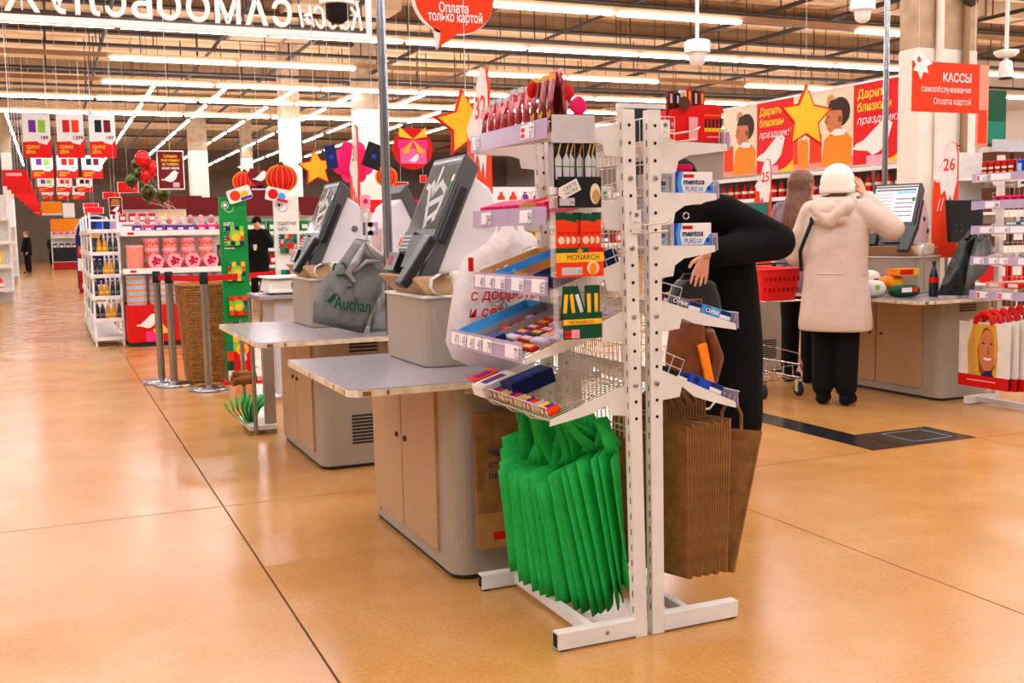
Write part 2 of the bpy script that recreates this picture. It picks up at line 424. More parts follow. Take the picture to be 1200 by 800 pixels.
wf = st(MB().box(-14, 34, 79, 79.3, 0, CZ, 'wall_clad').build('wall_back'))
for k in range(10): MB().box(-14, 34, 78.9, 79.0, 2.6+.5*k, 3.0+.5*k, 'wall_clad').build('panel', wf)
st(MB().box(-14.3, -14, -9, 80, 0, CZ, 'wall_light').build('wall_left'))
wr = st(MB().box(34, 34.3, -9, 80, 0, CZ, 'wall_light').build('wall_right'))
# columns
def column(x, y, w, label, raw_from=4.2, pipe=False, dp=None):
    d = dp or w
    c = thing('column', label, 'column', (x, y, 0))
    MB().box(x-w/2, x+w/2, y-d/2, y+d/2, 0, raw_from, 'column_paint').build('painted_shaft', c, bevel=.02)
    MB().box(x-w/2+.01, x+w/2-.01, y-d/2+.01, y+d/2-.01, raw_from, CZ, 'column_raw').build('bare_shaft', c)
    if pipe:
        MB().cyl((x-.2, y-d/2-.05, 1.0), (x-.2, y-d/2-.05, 4.1), .05, 'column_paint', 8).build('conduit', c)
        MB().cyl((x+.22, y-d/2-.06, 1.0), (x+.22, y-d/2-.06, 7.5), .045, 'beam_brown', 8).build('drain_pipe', c)
        MB().ball((x+.24, y-d/2-.1, 4.15), (.14, .1, .2), 'beam_dark').build('clamp', c)
c0, c1 = W(1076, 100, Y=10.2), W(1145, 100, Y=10.2); cd = W(1052, 100, X=c0.x).y-10.2
column((c0.x+c1.x)/2, 10.2+cd/2, c1.x-c0.x, 'wide pale square column behind the red checkout sign', 3.45, True, cd)
for px, px2, Y, lab in ((330, 352, 36, 'tall white column right of the red lanterns'), (283, 296, 54, 'white column behind the heart shaped sign'), (222, 243, 50, 'white column left of the green loyalty sign'),
                        (418, 446, 33, 'white column behind the pink flower decoration'), (560, 574, 38, 'white column behind the totem with number thirty-two'), (2, 14, 52, 'white column at the left photo edge')):
    a, b = W(px, 200, Y=Y), W(px2, 200, Y=Y); column((a.x+b.x)/2, Y, b.x-a.x, lab, 5.2)
# ================================================================== CHECKOUT COUNTERS
def vent_slots(x0, x1, z0, z1, y, n, parent, name='vent', axis='x', xc=0):
    m = MB()
    for i in range(n):
        z = z0+(z1-z0)*(i+.5)/n; h = (z1-z0)/n*.28
        if axis == 'x': m.box(x0, x1, y-.003, y+.002, z-h, z+h, 'vent')
    m.build(name, parent)
def counter(y0, lab, labt, ylen=1.03, x0=1.30, x1=1.86, fancy=True, slab=True, slabx=.90, slaby=-.10, slabl=1.02):
    """cabinet with doors on the -X side and a rounded near corner; packing top projecting to -X"""
    y1 = y0+ylen; c = thing('packing_cabinet', lab, 'cabinet', ((x0+x1)/2, (y0+y1)/2, 0))
    r = .065; pl = []
    for i in range(7):
        a = math.radians(180+15*i); pl.append((x0+r+r*math.cos(a), y0+r+r*math.sin(a)))
    for i in range(7):
        a = math.radians(270+15*i); pl.append((x1-r+r*math.cos(a), y0+r+r*math.sin(a)))
    pl += [(x1, y1), (x0, y1)]
    MB().prism(pl, (0, 0, .02), UX, UY, .71, 'cab_grey').build('body', c)
    MB().prism([((p[0]-(x0+x1)/2)*.97+(x0+x1)/2, (p[1]-(y0+y1)/2)*.98+(y0+y1)/2) for p in pl], (0, 0, 0), UX, UY, .02, 'plinth').build('plinth', c)
    for k, (a, b) in enumerate(((.16, .575), (.585, .93))):
        d = MB().box(x0-.012, x0+.002, y0+a*ylen/1.03, y0+b*ylen/1.03, .075, .70, 'laminate').build('door', c, bevel=.002)
        yk = y0+(b-.05 if k == 0 else a+.05)*ylen/1.03
        MB().lathe([(.011, 0), (.012, .006), (.008, .01)], (x0-.012, yk, .45), 'brown', 10, (-1, 0, 0)).build('lock_knob', d)
    MB().box(x0-.006, x0+.002, y0+.95*ylen/1.03, y1-.01, .05, .72, 'laminate').build('side_strip', c)
    MB().box(x0+.2, x0+.20, y0, y0, 0, 0, 'vent')
    vent_slots(x0+.17, x0+.33, .13, .30, y0, 9, c)
    vent_slots(x0+.17, x0+.33, .64, .72, y0, 4, c)
    if slab:
        s = thing('worktop', labt, 'worktop', (1.35, y0+.4, .73))
        sy0, sy1 = y0+slaby, y0+slaby+slabl
        poly = [(slabx, sy0+.03), (slabx+.03, sy0), (x1, sy0), (x1, sy1), (slabx, sy1)]
        MB().prism(poly, (0, 0, .732), UX, UY, .024, 'slab_edge').build('board', s)
        MB().prism([(slabx+.002, sy0+.032), (slabx+.032, sy0+.002), (x1-.002, sy0+.002), (x1-.002, sy1-.002), (slabx+.002, sy1-.002)], (0, 0, .756), UX, UY, .003, 'slab_grey').build('laminate_sheet', s)
        e = MB()
        for yy, l in ((sy0+.07, .006), (sy0+.22, .012), (sy0+.6, .006)): e.box(slabx-.0015, slabx, yy, yy+l, .735, .752, 'woodb')
        for xx, l in ((slabx+.045, .03), (slabx+.13, .01)): e.box(xx, xx+l, sy0-.0015, sy0, .735, .751, 'woodb')
        e.build('chipped_edge', s)
    return c
counter(3.57, 'beige checkout cabinet nearest the racks, two doors and rounded corner', 'grey packing top on the nearest checkout cabinet')
counter(5.64, 'beige checkout cabinet second in the row, vent grille near floor', 'grey packing top on the second checkout cabinet', slaby=-.36, slabl=1.32, slabx=.915)
def bracket_panel():
    p = thing('leg_panel', 'narrow beige leg panel under the far packing top', 'panel', (1.25, 6.95, 0))
    MB().box(1.23, 1.30, 6.93, 6.97, .0, .73, 'cab_grey').build('panel_board', p)
    MB().box(1.12, 1.30, 6.9, 7.35, .03, .06, 'offwhite').build('base_shelf', p)
    for y in (6.9, 7.3): MB().cyl((1.16, y, 0), (1.16, y, .73), .014, 'steel', 8).build('post', p)
bracket_panel()

# ---- self-checkout terminal: built about X=1.23..1.72, Y=0..0.5
def terminal(loc, label, rot=0, arrow=True, lit=False, extras=True, pinpad=True):
    """local frame: x = away from user, y = to the user's left... screen looks towards -x; base at z=0 on the counter"""
    t = thing('self_checkout', label, 'checkout', (0, 0, 0))
    # pedestal with chamfered corner
    ped = [(.082, .10), (.09, .075), (.105, .06), (.13, .053), (.50, .053), (.50, .56), (.082, .56)]
    p = MB().prism(ped, (0, 0, 0), UX, UY, .27, 'cab_grey').build('pedestal', t, bevel=.008)
    MB().box(.20, .46, .046, .054, .025, .24, 'cab_grey').build('access_panel', p, bevel=.003)
    MB().box(.075, .505, .045, .565, .27, .282, 'offwhite').build('top_plate', t, bevel=.004)
    # printer/scale housing under the screen
    MB().hexa([(.10, .06, .282), (.48, .06, .282), (.48, .5, .282), (.10, .5, .282)], [(.03, .09, .36), (.48, .06, .345), (.48, .52, .345), (.03, .52, .36)], 'laminate').build('housing', t, bevel=.01)
    # screen head: slanted slab. front face line from (0.09,.35) to (.30,.84)
    f0, f1 = V((.085, 0, .352)), V((.30, 0, .835)); up = (f1-f0).normalized(); nrm = V((-up.z, 0, up.x)); L = (f1-f0).length
    yn, yf = .12, .50; th = .068
    o = f0+UY*yn
    hd = MB()
    def fp(a, b, d): return f0+up*a+UY*b-nrm*d   # a along face, b in y, d depth behind the face
    hd.hexa([fp(0, yn, 0), fp(0, yf, 0), fp(0, yf, th), fp(0, yn, th)], [fp(L, yn, 0), fp(L, yf, 0), fp(L-.03, yf, th), fp(L-.03, yn, th)], 'term_grey')
    head = hd.build('screen_head', t, bevel=.006)
    # frame (o,u,v): facing -x; u = -y (viewer's right), v = up
    O = fp(0, yf, 0); u, v = -UY, up; wd = yf-yn
    MB().prism([(.006, .012), (wd-.006, .012), (wd-.006, L-.006), (.006, L-.006)], O, u, v, .004, 'term_dark').build('bezel', head)
    s = MB().prism([(.022, .205), (wd-.022, .205), (wd-.022, L-.04), (.022, L-.04)], O+nrm*.004, u, v, .0015, 'screen_lit' if lit else 'screen').build('display', head)
    O2 = O+nrm*.0056
    g = MB()
    if lit:
        g.rect(.03, wd-.03, L-.065, L-.05, O2, u, v, 'midgrey'); g.rect(.20, wd-.03, L-.09, L-.07, O2, u, v, 'skyblue')
        for k in range(8): g.rect(.035, .17, .24+k*.027, .252+k*.027, O2, u, v, 'lgrey')
        for k in range(5): g.rect(.2, wd-.035, .25+k*.035, .262+k*.035, O2, u, v, 'grey')
    else:
        # cart symbol with a down arrow
        for a, b in (((.17, .47), (.17, .36)), ((.17, .36), (.12, .41)), ((.17, .36), (.22, .41)), ((.06, .40), (.10, .39)), ((.10, .39), (.20, .24)), ((.20, .24), (.30, .28)), ((.30, .28), (.31, .37)), ((.31, .37), (.24, .40)), ((.15, .31), (.30, .34)), ((.21, .222), (.215, .224)), ((.29, .25), (.295, .252))):
            d = V((b[0]-a[0], b[1]-a[1])).normalized()*.0135; n2 = V((-d.y, d.x))*(1.0)
            g.flat([(a[0]-d.x-n2.x, a[1]-d.y-n2.y), (b[0]+d.x-n2.x, b[1]+d.y-n2.y), (b[0]+d.x+n2.x, b[1]+d.y+n2.y), (a[0]-d.x+n2.x, a[1]-d.y+n2.y)], O2, u, v, 'lgrey')
    g.rect(wd-.05, wd-.026, L-.12, L-.09, O2, u, v, 'white'); g.rect(wd-.05, wd-.026, L-.155, L-.122, O2, u, v, 'green')
    g.rect(.02, wd-.02, L-.03, L-.018, O2, u, v, 'lgrey')
    g.build('display_graphics', s)
    # lower console: label block, red scanner window, black tray
    lw = MB().prism([(.03, .10), (.15, .10), (.15, .19), (.03, .19)], O+nrm*.004, u, v, .012, 'term_grey').build('label_block', head, bevel=.003)
    m = MB(); OL = O+nrm*.0165
    for k in range(4): m.rect(.04, .14, .115+k*.017, .121+k*.017, OL, u, v, 'lgrey')
    m.rect(-.002, .028, .125, .165, OL, u, v, 'orange'); m.build('label_print', lw)
    MB().prism([(-.01, .01), (.12, .01), (.12, .09), (-.01, .09)], O+nrm*.004, u, v, .03, 'term_dark').build('scanner', head, bevel=.004)
    MB().prism([(.02, .03), (.06, .03), (.06, .075), (.02, .075)], O+nrm*.034, u, v, .001, 'deepred').build('scanner_window', head)
    MB().prism([(.17, .03), (wd-.02, .03), (wd-.02, .17), (.17, .17)], O+nrm*.004, u, v, .02, 'term_grey').build('reader_mount', head, bevel=.004)
    # black module on the near side of the head
    a0, a1 = .16, .40
    MB().hexa([fp(a0, yn, .012), fp(a0, yn-.022, .012), fp(a0, yn-.022, .05), fp(a0, yn, .05)], [fp(a1, yn, .012), fp(a1, yn-.022, .012), fp(a1, yn-.022, .05), fp(a1, yn, .05)], 'term_dark').build('side_module', head, bevel=.006)
    if pinpad:
        pb = V((.02, .135, .33)); d1 = V((.55, -.1, .84)).normalized(); d2 = UY; d3 = d1.cross(d2).normalized()
        k = MB().obox(pb+d1*.10, d1*.115, d2*.045, d3*.02, 'term_dark').build('card_terminal', t, bevel=.01)
        q = MB(); oo = pb+d1*-.01-d3*.0205-d2*(-.04)
        for r_ in range(4):
            for c_ in range(3):
                q.obox(pb+d1*(.015+.02*r_)-d3*.021+d2*(.024-.024*c_), d1*.007, d2*.009, d3*.002, 'midgrey' if r_ else ('bred', 'yellow', 'green')[c_])
        q.obox(pb+d1*.145-d3*.021, d1*.028, d2*.035, d3*.001, 'lgrey')
        q.build('keypad', k)
    # white rear body
    body = [(.10, .36), (.335, .745), (.40, .70), (.47, .56), (.48, .36)]
    b = MB()
    A = [(x, yn+.015, z) for x, z in body]; B_ = [(x, yf-.015, z) for x, z in body]
    b.hexa([A[i] for i in range(5)], [B_[i] for i in range(5)], 'term_white')
    b = b.build('rear_body', t, bevel=.012)
    MB().lathe([(.018, 0), (.018, .008), (.012, .012)], (.37, yn+.016, .56), 'midgrey', 12, (0, -1, 0)).build('lock', b)
    MB().lathe([(.018, 0), (.018, .008), (.012, .012)], (.44, yn+.016, .47), 'midgrey', 12, (0, -1, 0)).build('lock', b)
    # receipt printer at the near end of the housing with a paper tongue
    if extras:
        MB().box(.20, .40, .055, .12, .282, .375, 'offwhite').build('receipt_printer', t, bevel=.02)
        pt = [(.11, .36), (.07, .365), (.035, .345), (.03, .315), (.045, .29), (.09, .275), (.16, .28)]
        MB().grid([[(x+.075, .03, z) for x, z in pt], [(x+.075, .085, z) for x, z in pt]], 'paper').build('receipt', t, solid=.001)
    t.location = loc; t.rotation_euler = (0, 0, rot)
    return t
terminal((1.235, 3.832, .7595), 'grey and white self-checkout terminal beside the white rack, cart symbol on screen')
terminal((1.265, 5.92, .7595), 'second self-checkout terminal, behind the hanging grey bags', arrow=False)
terminal((2.36, 6.85, .7595), 'self-checkout terminal turned away, right of the grey bags and behind the chrome pole', rot=math.pi, extras=False)
counter(5.9, 'cabinet under the turned-away terminal behind the second checkout', 'grey top under the turned-away terminal', x0=1.9, x1=2.5, slabx=1.875)
# ================================================================== DISPLAY RACKS (two, back to back)
RY0, RY1 = 2.81, 3.47
def upright(x0, x1, xt0, xt1, y, parent, holes=True, ztop=1.64):
    p = MB().hexa([(x0, y, .0), (x1, y, .0), (x1, y+.035, .0), (x0, y+.035, .0)], [(xt0, y, ztop), (xt1, y, ztop), (xt1, y+.035, ztop), (xt0, y+.035, ztop)], 'rack_white').build('upright', parent, bevel=.002)
    if holes:
        h = MB(); bl = MB(); n = 0
        z = .70
        while z < ztop-.02:
            f = z/ztop; xc = ((x0+x1)/2)*(1-f)+((xt0+xt1)/2)*f
            if n % 4 == 2: bl.lathe([(.0085, 0), (.008, .005), (.004, .007)], (xc, y, z), 'steel', 8, (0, -1, 0))
            else: h.disc(xc, z, .0055, (0, y-.0008, 0), UX, UZ, 'hole', n=10)
            z += .0525; n += 1
        h.build('punched_holes', p)['kind'] = 'stuff'; bl.build('bolts', p)['kind'] = 'stuff'
        s = MB(); z = .08
        while z < 1.6:
            f = (z+.01)/ztop; xl = x0*(1-f)+xt0*f-.0012
            s.box(xl, xl+.001, y+.010, y+.014, z, z+.02, 'hole'); z += .05
        s.build('slots', p)['kind'] = 'stuff'
    return p
def plate(xb, xf, zb, zf, y, sgn, t=.004):
    """white bracket plate; sgn=-1 shelves towards -X, +1 towards +X"""
    L = abs(xf-xb); d = zf-zb
    pl = [(0, .008), (L, d+.004), (L+.003, d-.016), (L*.62, d*.62-.030), (L*.46, d*.46-.034), (L*.30, -.055), (L*.27, -.088), (0, -.095)]
    o = V((xb, y, zb)); u = UX*sgn
    return pl, o, u
def wire_shelf(parent, xb, xf, zb, zf, y0, y1, sgn, rail=None, tags=(), lip=.035, step=.026, side=True, name='wire_shelf'):
    d = V((xf-xb, 0, zf-zb)); L = d.length; e = d.normalized(); n = V((-e.z, 0, e.x))
    if n.z < 0: n = -n
    w = MB(); y = y0+.01; O = V((xb, 0, zb)); r = .0019
    while y < y1:
        w.tube([O+UY*y, O+UY*y+d, O+UY*y+d+n*lip], r, 'wire', 4); y += step
    for k in (0, .5, 1): w.tube([O+d*k+UY*y0, O+d*k+UY*y1], r*1.25, 'wire', 5)
    w.tube([O+d+n*lip+UY*y0, O+d+n*lip+UY*y1], r*1.3, 'wire', 5)
    if side:
        for yy in (y0, y1):
            w.tube([O+UY*yy+n*lip*1.6, O+UY*yy+d*.25+n*lip*1.6, O+UY*yy+d*.25, ], r, 'wire', 4)
            w.tube([O+UY*yy, O+UY*yy+n*lip*1.6], r, 'wire', 4)
            w.tube([O+UY*yy+d*.12, O+UY*yy+d*.12+n*lip*1.6], r, 'wire', 4)
            w.tube([O+UY*yy+n*lip*.8, O+UY*yy+d*.25+n*lip*.8], r, 'wire', 4)
    s = w.build(name, parent)
    for yy in (y0-.003, y1):
        pl, o, u = plate(xb, xf, zb, zf, yy, sgn)
        MB().prism(pl, o, u, UZ, .004 if sgn < 0 else -.004, 'rack_white').build('bracket', s)
    if rail:
        h, out = rail; b = O+d+V((sgn*.012, 0, -.012)); sl = V((-sgn*.003, 0, h))
        rl = MB(); rl.hexa([b+UY*y0, b+UY*y0+V((sgn*.003, 0, 0)), b+UY*y1+V((sgn*.003, 0, 0)), b+UY*y1], [b+UY*y0+sl, b+UY*y0+sl+V((sgn*.003, 0, 0)), b+UY*y1+sl+V((sgn*.003, 0, 0)), b+UY*y1+sl], 'acrylic')
        rl.build('price_rail', s)
        if sgn < 0: u_ = -UY; start = b+UY*y1+V((-.0045, 0, 0))
        else: u_ = UY; start = b+UY*y0+V((.0045, 0, 0))
        v_ = sl.normalized()
        for (f0, f1, txt) in tags:
            t = MB(); a = f0*(y1-y0); c = f1*(y1-y0)
            t.rect(a, c, .008, h*.86, start, u_, v_, 'tag')
            if txt.startswith('!'):
                t.rect(a+.004, a+.30*(c-a), h*.50, h*.72, start, u_, v_, 'bred', .0012); t.rect(a+.004, a+.30*(c-a), h*.2, h*.42, start, u_, v_, 'bred', .0012); txt = txt[1:]
            if txt: t.text(txt, c-.006, h*.18, h*.78, start, u_, v_, 'ink', .0012, align='r', sx=.62)
            t.build('price_tag', s)
    return s
# ---------------- left rack, shelves towards the checkout
rk = thing('display_rack', 'white slotted steel rack with green bags, nearer the checkout', 'rack', (1.5, 3.1, 0))
upright(1.622, 1.664, 1.590, 1.632, RY0, rk); upright(1.622, 1.664, 1.600, 1.640, RY1-.035, rk)
for y in (RY0, RY1-.04):
    f = MB().box(1.35, 1.622, y, y+.04, .006, .06, 'rack_white').build('foot', rk, bevel=.002)
    MB().box(1.3485, 1.3505, y+.006, y+.034, .012, .054, 'hole').build('open_end', f)
    MB().box(1.36, 1.385, y+.005, y+.035, 0, .006, 'rubber').build('rubber_pad', f)
    MB().lathe([(.008, 0), (.006, .004)], (1.52, y, .035), 'steel', 8, (0, -1, 0)).build('bolt', f)
MB().box(1.475, 1.50, RY0+.04, RY1-.04, .015, .05, 'rack_white').build('stringer', rk)
g = MB()
y = RY0+.05
while y < RY1-.04: g.tube([(1.648, y, .62), (1.622, y, 1.62)], .0016, 'wire', 4); y += .03
z = .64
while z < 1.63: g.tube([(1.648-(z-.62)*.026, RY0+.04, z), (1.648-(z-.62)*.026, RY1-.04, z)], .002, 'wire', 4); z += .07
g.build('back_grid', rk)['kind'] = 'stuff'
S1 = wire_shelf(rk, 1.605, 1.365, 1.592, 1.566, 2.835, 3.445, -1, (.058, 0), ((.04, .14, '32'), (.70, .86, '!57')), step=.03)
S2 = wire_shelf(rk, 1.612, 1.362, 1.372, 1.312, 2.845, 3.435, -1, (.055, 0), ((.14, .29, '284'), (.68, .84, '94')), step=.03)
S3 = wire_shelf(rk, 1.618, 1.362, 1.185, 1.100, 2.845, 3.44, -1, (.058, 0), ((.03, .17, '40'), (.18, .32, '40'), (.33, .47, '66'), (.56, .72, '66'), (.82, .98, '65')), step=.028)
S4 = wire_shelf(rk, 1.624, 1.275, 1.03, .905, 2.845, 3.45, -1, (.058, 0), ((.02, .13, '47'), (.14, .25, '43'), (.27, .37, '43'), (.38, .48, '43'), (.50, .62, '79'), (.80, .97, '72')), step=.026)
S5 = wire_shelf(rk, 1.63, 1.352, .80, .712, 2.845, 3.56, -1, None, step=.022, lip=.042)
# hooks under the bottom basket and on the uprights
hk = MB()
for y in (3.05, 3.2, 3.35): hk.tube([(1.65, y, .70), (1.42, y, .68), (1.38, y, .69), (1.36, y, .705)], .004, 'wire', 6)
hk.build('bag_hook', rk)
hk = MB()
for (x, z) in ((1.632, 1.305), (1.735, 1.575)):
    hk.box(x-.016, x+.016, RY0-.006, RY0, z-.035, z+.035, 'rack_white')
    hk.lathe([(.007, 0), (.006, .004)], (x, RY0-.006, z+.02), 'steel', 8, (0, -1, 0))
    hk.tube([(x-.005, RY0-.008, z), (x-.0, RY0-.06, z-.012), (x+.05, RY0-.10, z-.004), (x+.062, RY0-.10, z+.006)], .003, 'wire', 5)
    hk.tube([(x+.005, RY0-.008, z-.02), (x+.01, RY0-.05, z-.035), (x+.06, RY0-.09, z-.03)], .003, 'wire', 5)
hk.build('prong_hook', rk)
# ---------------- right rack, shelves towards the aisle on the right
rr = thing('display_rack', 'white slotted steel rack with kraft bags and gum boxes, facing away right', 'rack', (1.85, 3.1, 0))
upright(1.684, 1.727, 1.680, 1.723, RY0, rr); upright(1.684, 1.727, 1.680, 1.723, RY1-.035, rr)
for y in (RY0, RY1-.04):
    f = MB().box(1.727, 2.01, y, y+.04, .006, .06, 'rack_white').build('foot', rr, bevel=.002)
    MB().box(1.975, 2.0, y+.005, y+.035, 0, .006, 'rubber').build('rubber_pad', f)
MB().box(1.83, 1.855, RY0+.04, RY1-.04, .015, .05, 'rack_white').build('stringer', rr)
g = MB(); y = RY0+.05
while y < RY1-.04: g.tube([(1.696, y, .62), (1.696, y, 1.62)], .0016, 'wire', 4); y += .03
z = .64
while z < 1.63: g.tube([(1.696, RY0+.04, z), (1.696, RY1-.04, z)], .002, 'wire', 4); z += .07
g.build('back_grid', rr)['kind'] = 'stuff'
ha, hb = W(727, 120, Y=3.46), W(786, 162, Y=3.46)
MB().box(ha.x, hb.x, 3.475, 3.495, hb.z-.2, ha.z, 'rack_white').build('header_frame', rr)
MB().box(ha.x+.02, hb.x-.008, 3.470, 3.476, hb.z-.19, ha.z-.018, 'darkgrey').build('header_panel', rr)
T1 = wire_shelf(rr, 1.728, 1.985, 1.545, 1.540, 2.845, 3.44, 1, (.055, 0), lip=.05, step=.03)
T2 = wire_shelf(rr, 1.728, 1.945, 1.386, 1.386, 2.845, 3.44, 1, (.055, 0), ((.05, .2, '59'),), lip=.03, step=.03, side=False)
T3 = wire_shelf(rr, 1.728, 1.940, 1.222, 1.222, 2.845, 3.44, 1, (.055, 0), ((.05, .2, '59'),), lip=.03, step=.03, side=False)
T4 = wire_shelf(rr, 1.728, 2.02, 1.055, .968, 2.845, 3.44, 1, (.05, 0), ((.05, .2, '40'),), lip=.04, step=.03)
T5 = wire_shelf(rr, 1.728, 2.02, .838, .712, 2.845, 3.44, 1, (.05, 0), ((.05, .2, '40'),), lip=.04, step=.03)
MB().tube([(1.70, 3.05, .665), (2.06, 3.05, .66), (2.09, 3.05, .69)], .004, 'wire', 6).build('bag_hook', rr)

# ---------------- green bags hanging in a fan on the left rack
TL = [(588, 512), (587, 526), (584, 540), (585, 551), (594, 554), (601, 557), (607, 556), (612, 558), (621, 556), (626, 566), (633, 569), (640, 556), (648, 554), (656, 552), (664, 547), (676, 542), (690, 538), (702, 535), (713, 539)]
BL = [(600, 655), (600, 662), (599, 668), (599, 671), (606, 680), (614, 686), (622, 692), (632, 697), (640, 700), (650, 704), (660, 710), (670, 714), (682, 719), (692, 721), (702, 719), (712, 717), (722, 714), (731, 707), (737, 699)]
nb = len(TL)
for k in range(nb):
    f = k/(nb-1); y = 3.34-.44*f
    a, b = W(*TL[k], Y=y), W(*BL[k], Y=y-.012)
    g = thing('green_bag', 'bright green non-woven bag, %s from the left in the hanging fan' % nth(k+1), 'bag', (a.x, y, b.z), 'green bags hanging under the wire basket')
    xr = max(1.60, min(1.652, a.x+.30)); 
    topz = a.z+.05+.02*((k*7) % 3)/3; rows = []
    for i in range(7):
        s = i/6; L = a.lerp(b, s)
        xe = xr+.006*math.sin(i+k); ze = (topz)*(1-s)+(b.z+.03)*s
        row = []
        for j in range(6):
            q = j/5; x = L.x*(1-q)+xe*q; zz = L.z*(1-q)+ze*q
            yy = L.y-.022*math.sin(q*3.14*.8+.25)*(.5+.6*s)+.07*q+.012*math.sin(k*2.7)*(1-q)+.003*math.sin(5*s+k)
            row.append((x, yy, zz))
        rows.append(row)
    MB().grid(rows, 'green_bag').build('bag_body', g, solid=.0045)
    # straps up to the hook
    hx, hz = 1.50+.07*math.sin(k*1.9), .695
    st_ = MB()
    for q0, q1 in ((.35, .5), (.68, .86)):
        p0 = V(rows[0][0]).lerp(V(rows[0][5]), q0); p1 = V(rows[0][0]).lerp(V(rows[0][5]), q1)
        hp = V((hx+.03*(q0-.5), y-.01, hz)); c = (p0+p1)/2; w = .024
        pts = []
        for i in range(6):
            s = i/5; m_ = c.lerp(hp, s)+V((.012*math.sin(3.14*s+k), .008*math.sin(4*s+2*k), 0))
            hw = w*(1-.45*s)
            pts.append([m_-V((hw, .004, 0)), m_+V((0, .004*math.sin(k), 0)), m_+V((hw, -.004, 0))])
        st_.grid(pts, 'green_bag')
    st_.build('strap', g, solid=.003)
# ---------------- kraft bags on the right rack
def kraft(label, nt, nbm, ft, fb, y0, y1, print_=False, group=None, strap=True):
    """flat folded paper bag: near top/bottom corners nt, nbm and far corners ft, fb"""
    g = thing('kraft_bag', label, 'bag', (nbm[0], nbm[1], nbm[2]), group)
    nt, nbm, ft, fb = V(nt), V(nbm), V(ft), V(fb); u = (fb-nbm); nn = u.cross(nt-nbm).normalized()*.004
    m = MB(); m.hexa([nbm-nn, nbm+nn, fb+nn, fb-nn], [nt-nn, nt+nn, ft+nn, ft-nn], 'kraft'); o = m.build('bag_body', g)
    # folded base flap
    k = .22; a, b = nbm.lerp(nt, k), fb.lerp(ft, k)
    q = MB().hexa([nbm-nn*1.05, nbm-nn*2.2, fb-nn*2.2, fb-nn*1.05], [a-nn*1.05, a-nn*1.6, b-nn*1.6, b-nn*1.05], 'kraft'); q.build('base_flap', g)
    h = MB(); c = nt.lerp(ft, .5); hw = (ft-nt)*.16
    h.tube([c-hw, c-hw*1.0+UZ*.05, c-hw*.5+UZ*.085, c+hw*.5+UZ*.085, c+hw+UZ*.05, c+hw], .006, 'kraft', 5)
    h.build('handle', g)
    return g
nk = 17
for k in range(nk):
    f = k/(nk-1)
    pt = W(806+50*f, 500-8*f+2*math.sin(k*2.3), Y=2.86); pb = W(808+44*f, 676-8*f+2.5*math.sin(k*1.7), Y=2.86)
    dx = -.10-.05*(1-f); dy = .30
    g = kraft('brown paper bag, %s from the left in the bundle on the right rack' % nth(k+1),
              pt, pb, (max(1.74, pt.x+dx), pt.y+dy, pt.z+.005), (max(1.74, pb.x+dx), pb.y+dy, pb.z+.002), 0, 0, group='brown paper bags on the right rack')
    if k == 0:
        g['label'] = 'front brown paper bag of the bundle on the right rack, base folded'
        u = (V((max(1.74, pb.x+dx), pb.y+dy, pb.z))-pb); u.z = 0; w_ = u.length; u.normalize(); pr = MB()
        pr.flat([(-.02, -.0), (-.02, .17), (-w_+.0, .19), (-w_, .02)][::-1], pb-UY*.009, -u, UZ, 'kraft', .001) if False else None
pt, pb = W(893, 505, Y=2.87), W(860, 671, Y=2.87)
kraft('outermost brown paper bag on the right rack, swung out from the bundle', pt, pb, (pt.x-.16, 2.99, pt.z+.015), (pb.x-.06, 3.02, pb.z+.01), 0, 0)
# big printed kraft bag hanging behind the green ones, by the cabinet
kb = thing('kraft_bag', 'large printed brown paper bag hanging beside the nearest cabinet', 'bag', (1.5, 3.44, .2))
a, b = W(555, 484, Y=3.515), W(557, 640, Y=3.515)
MB().box(a.x, a.x+.32, 3.500, 3.53, b.z-.01, a.z, 'kraft').build('bag_body', kb, bevel=.004)
MB().box(a.x-.001, a.x+.321, 3.497, 3.50, b.z-.01, b.z+.12, 'pack_kraft').build('base_flap', kb)
q = MB()
for i, s in enumerate(('Часть', 'от этой', 'перемен')): q.text(s, a.x+.048, W(570, 535+i*13.5, Y=3.5).z, .036, (0, 3.4985, 0), UX, UZ, 'navy', bold=.01)
q.rect(a.x+.06, a.x+.13, b.z+.02, b.z+.05, (0, 3.496, 0), UX, UZ, 'red'); q.build('print', kb)
# ================================================================== GOODS ON THE RACKS
def item(name, label, cat, mb, loc, group=None, bevel=0, solid=0):
    return tag(mb.build(name, None, bevel=bevel, solid=solid, loc=loc), label, cat, group)
def shelf_z(xb, xf, zb, zf, x): return zb+(zf-zb)*(x-xb)/(xf-xb)
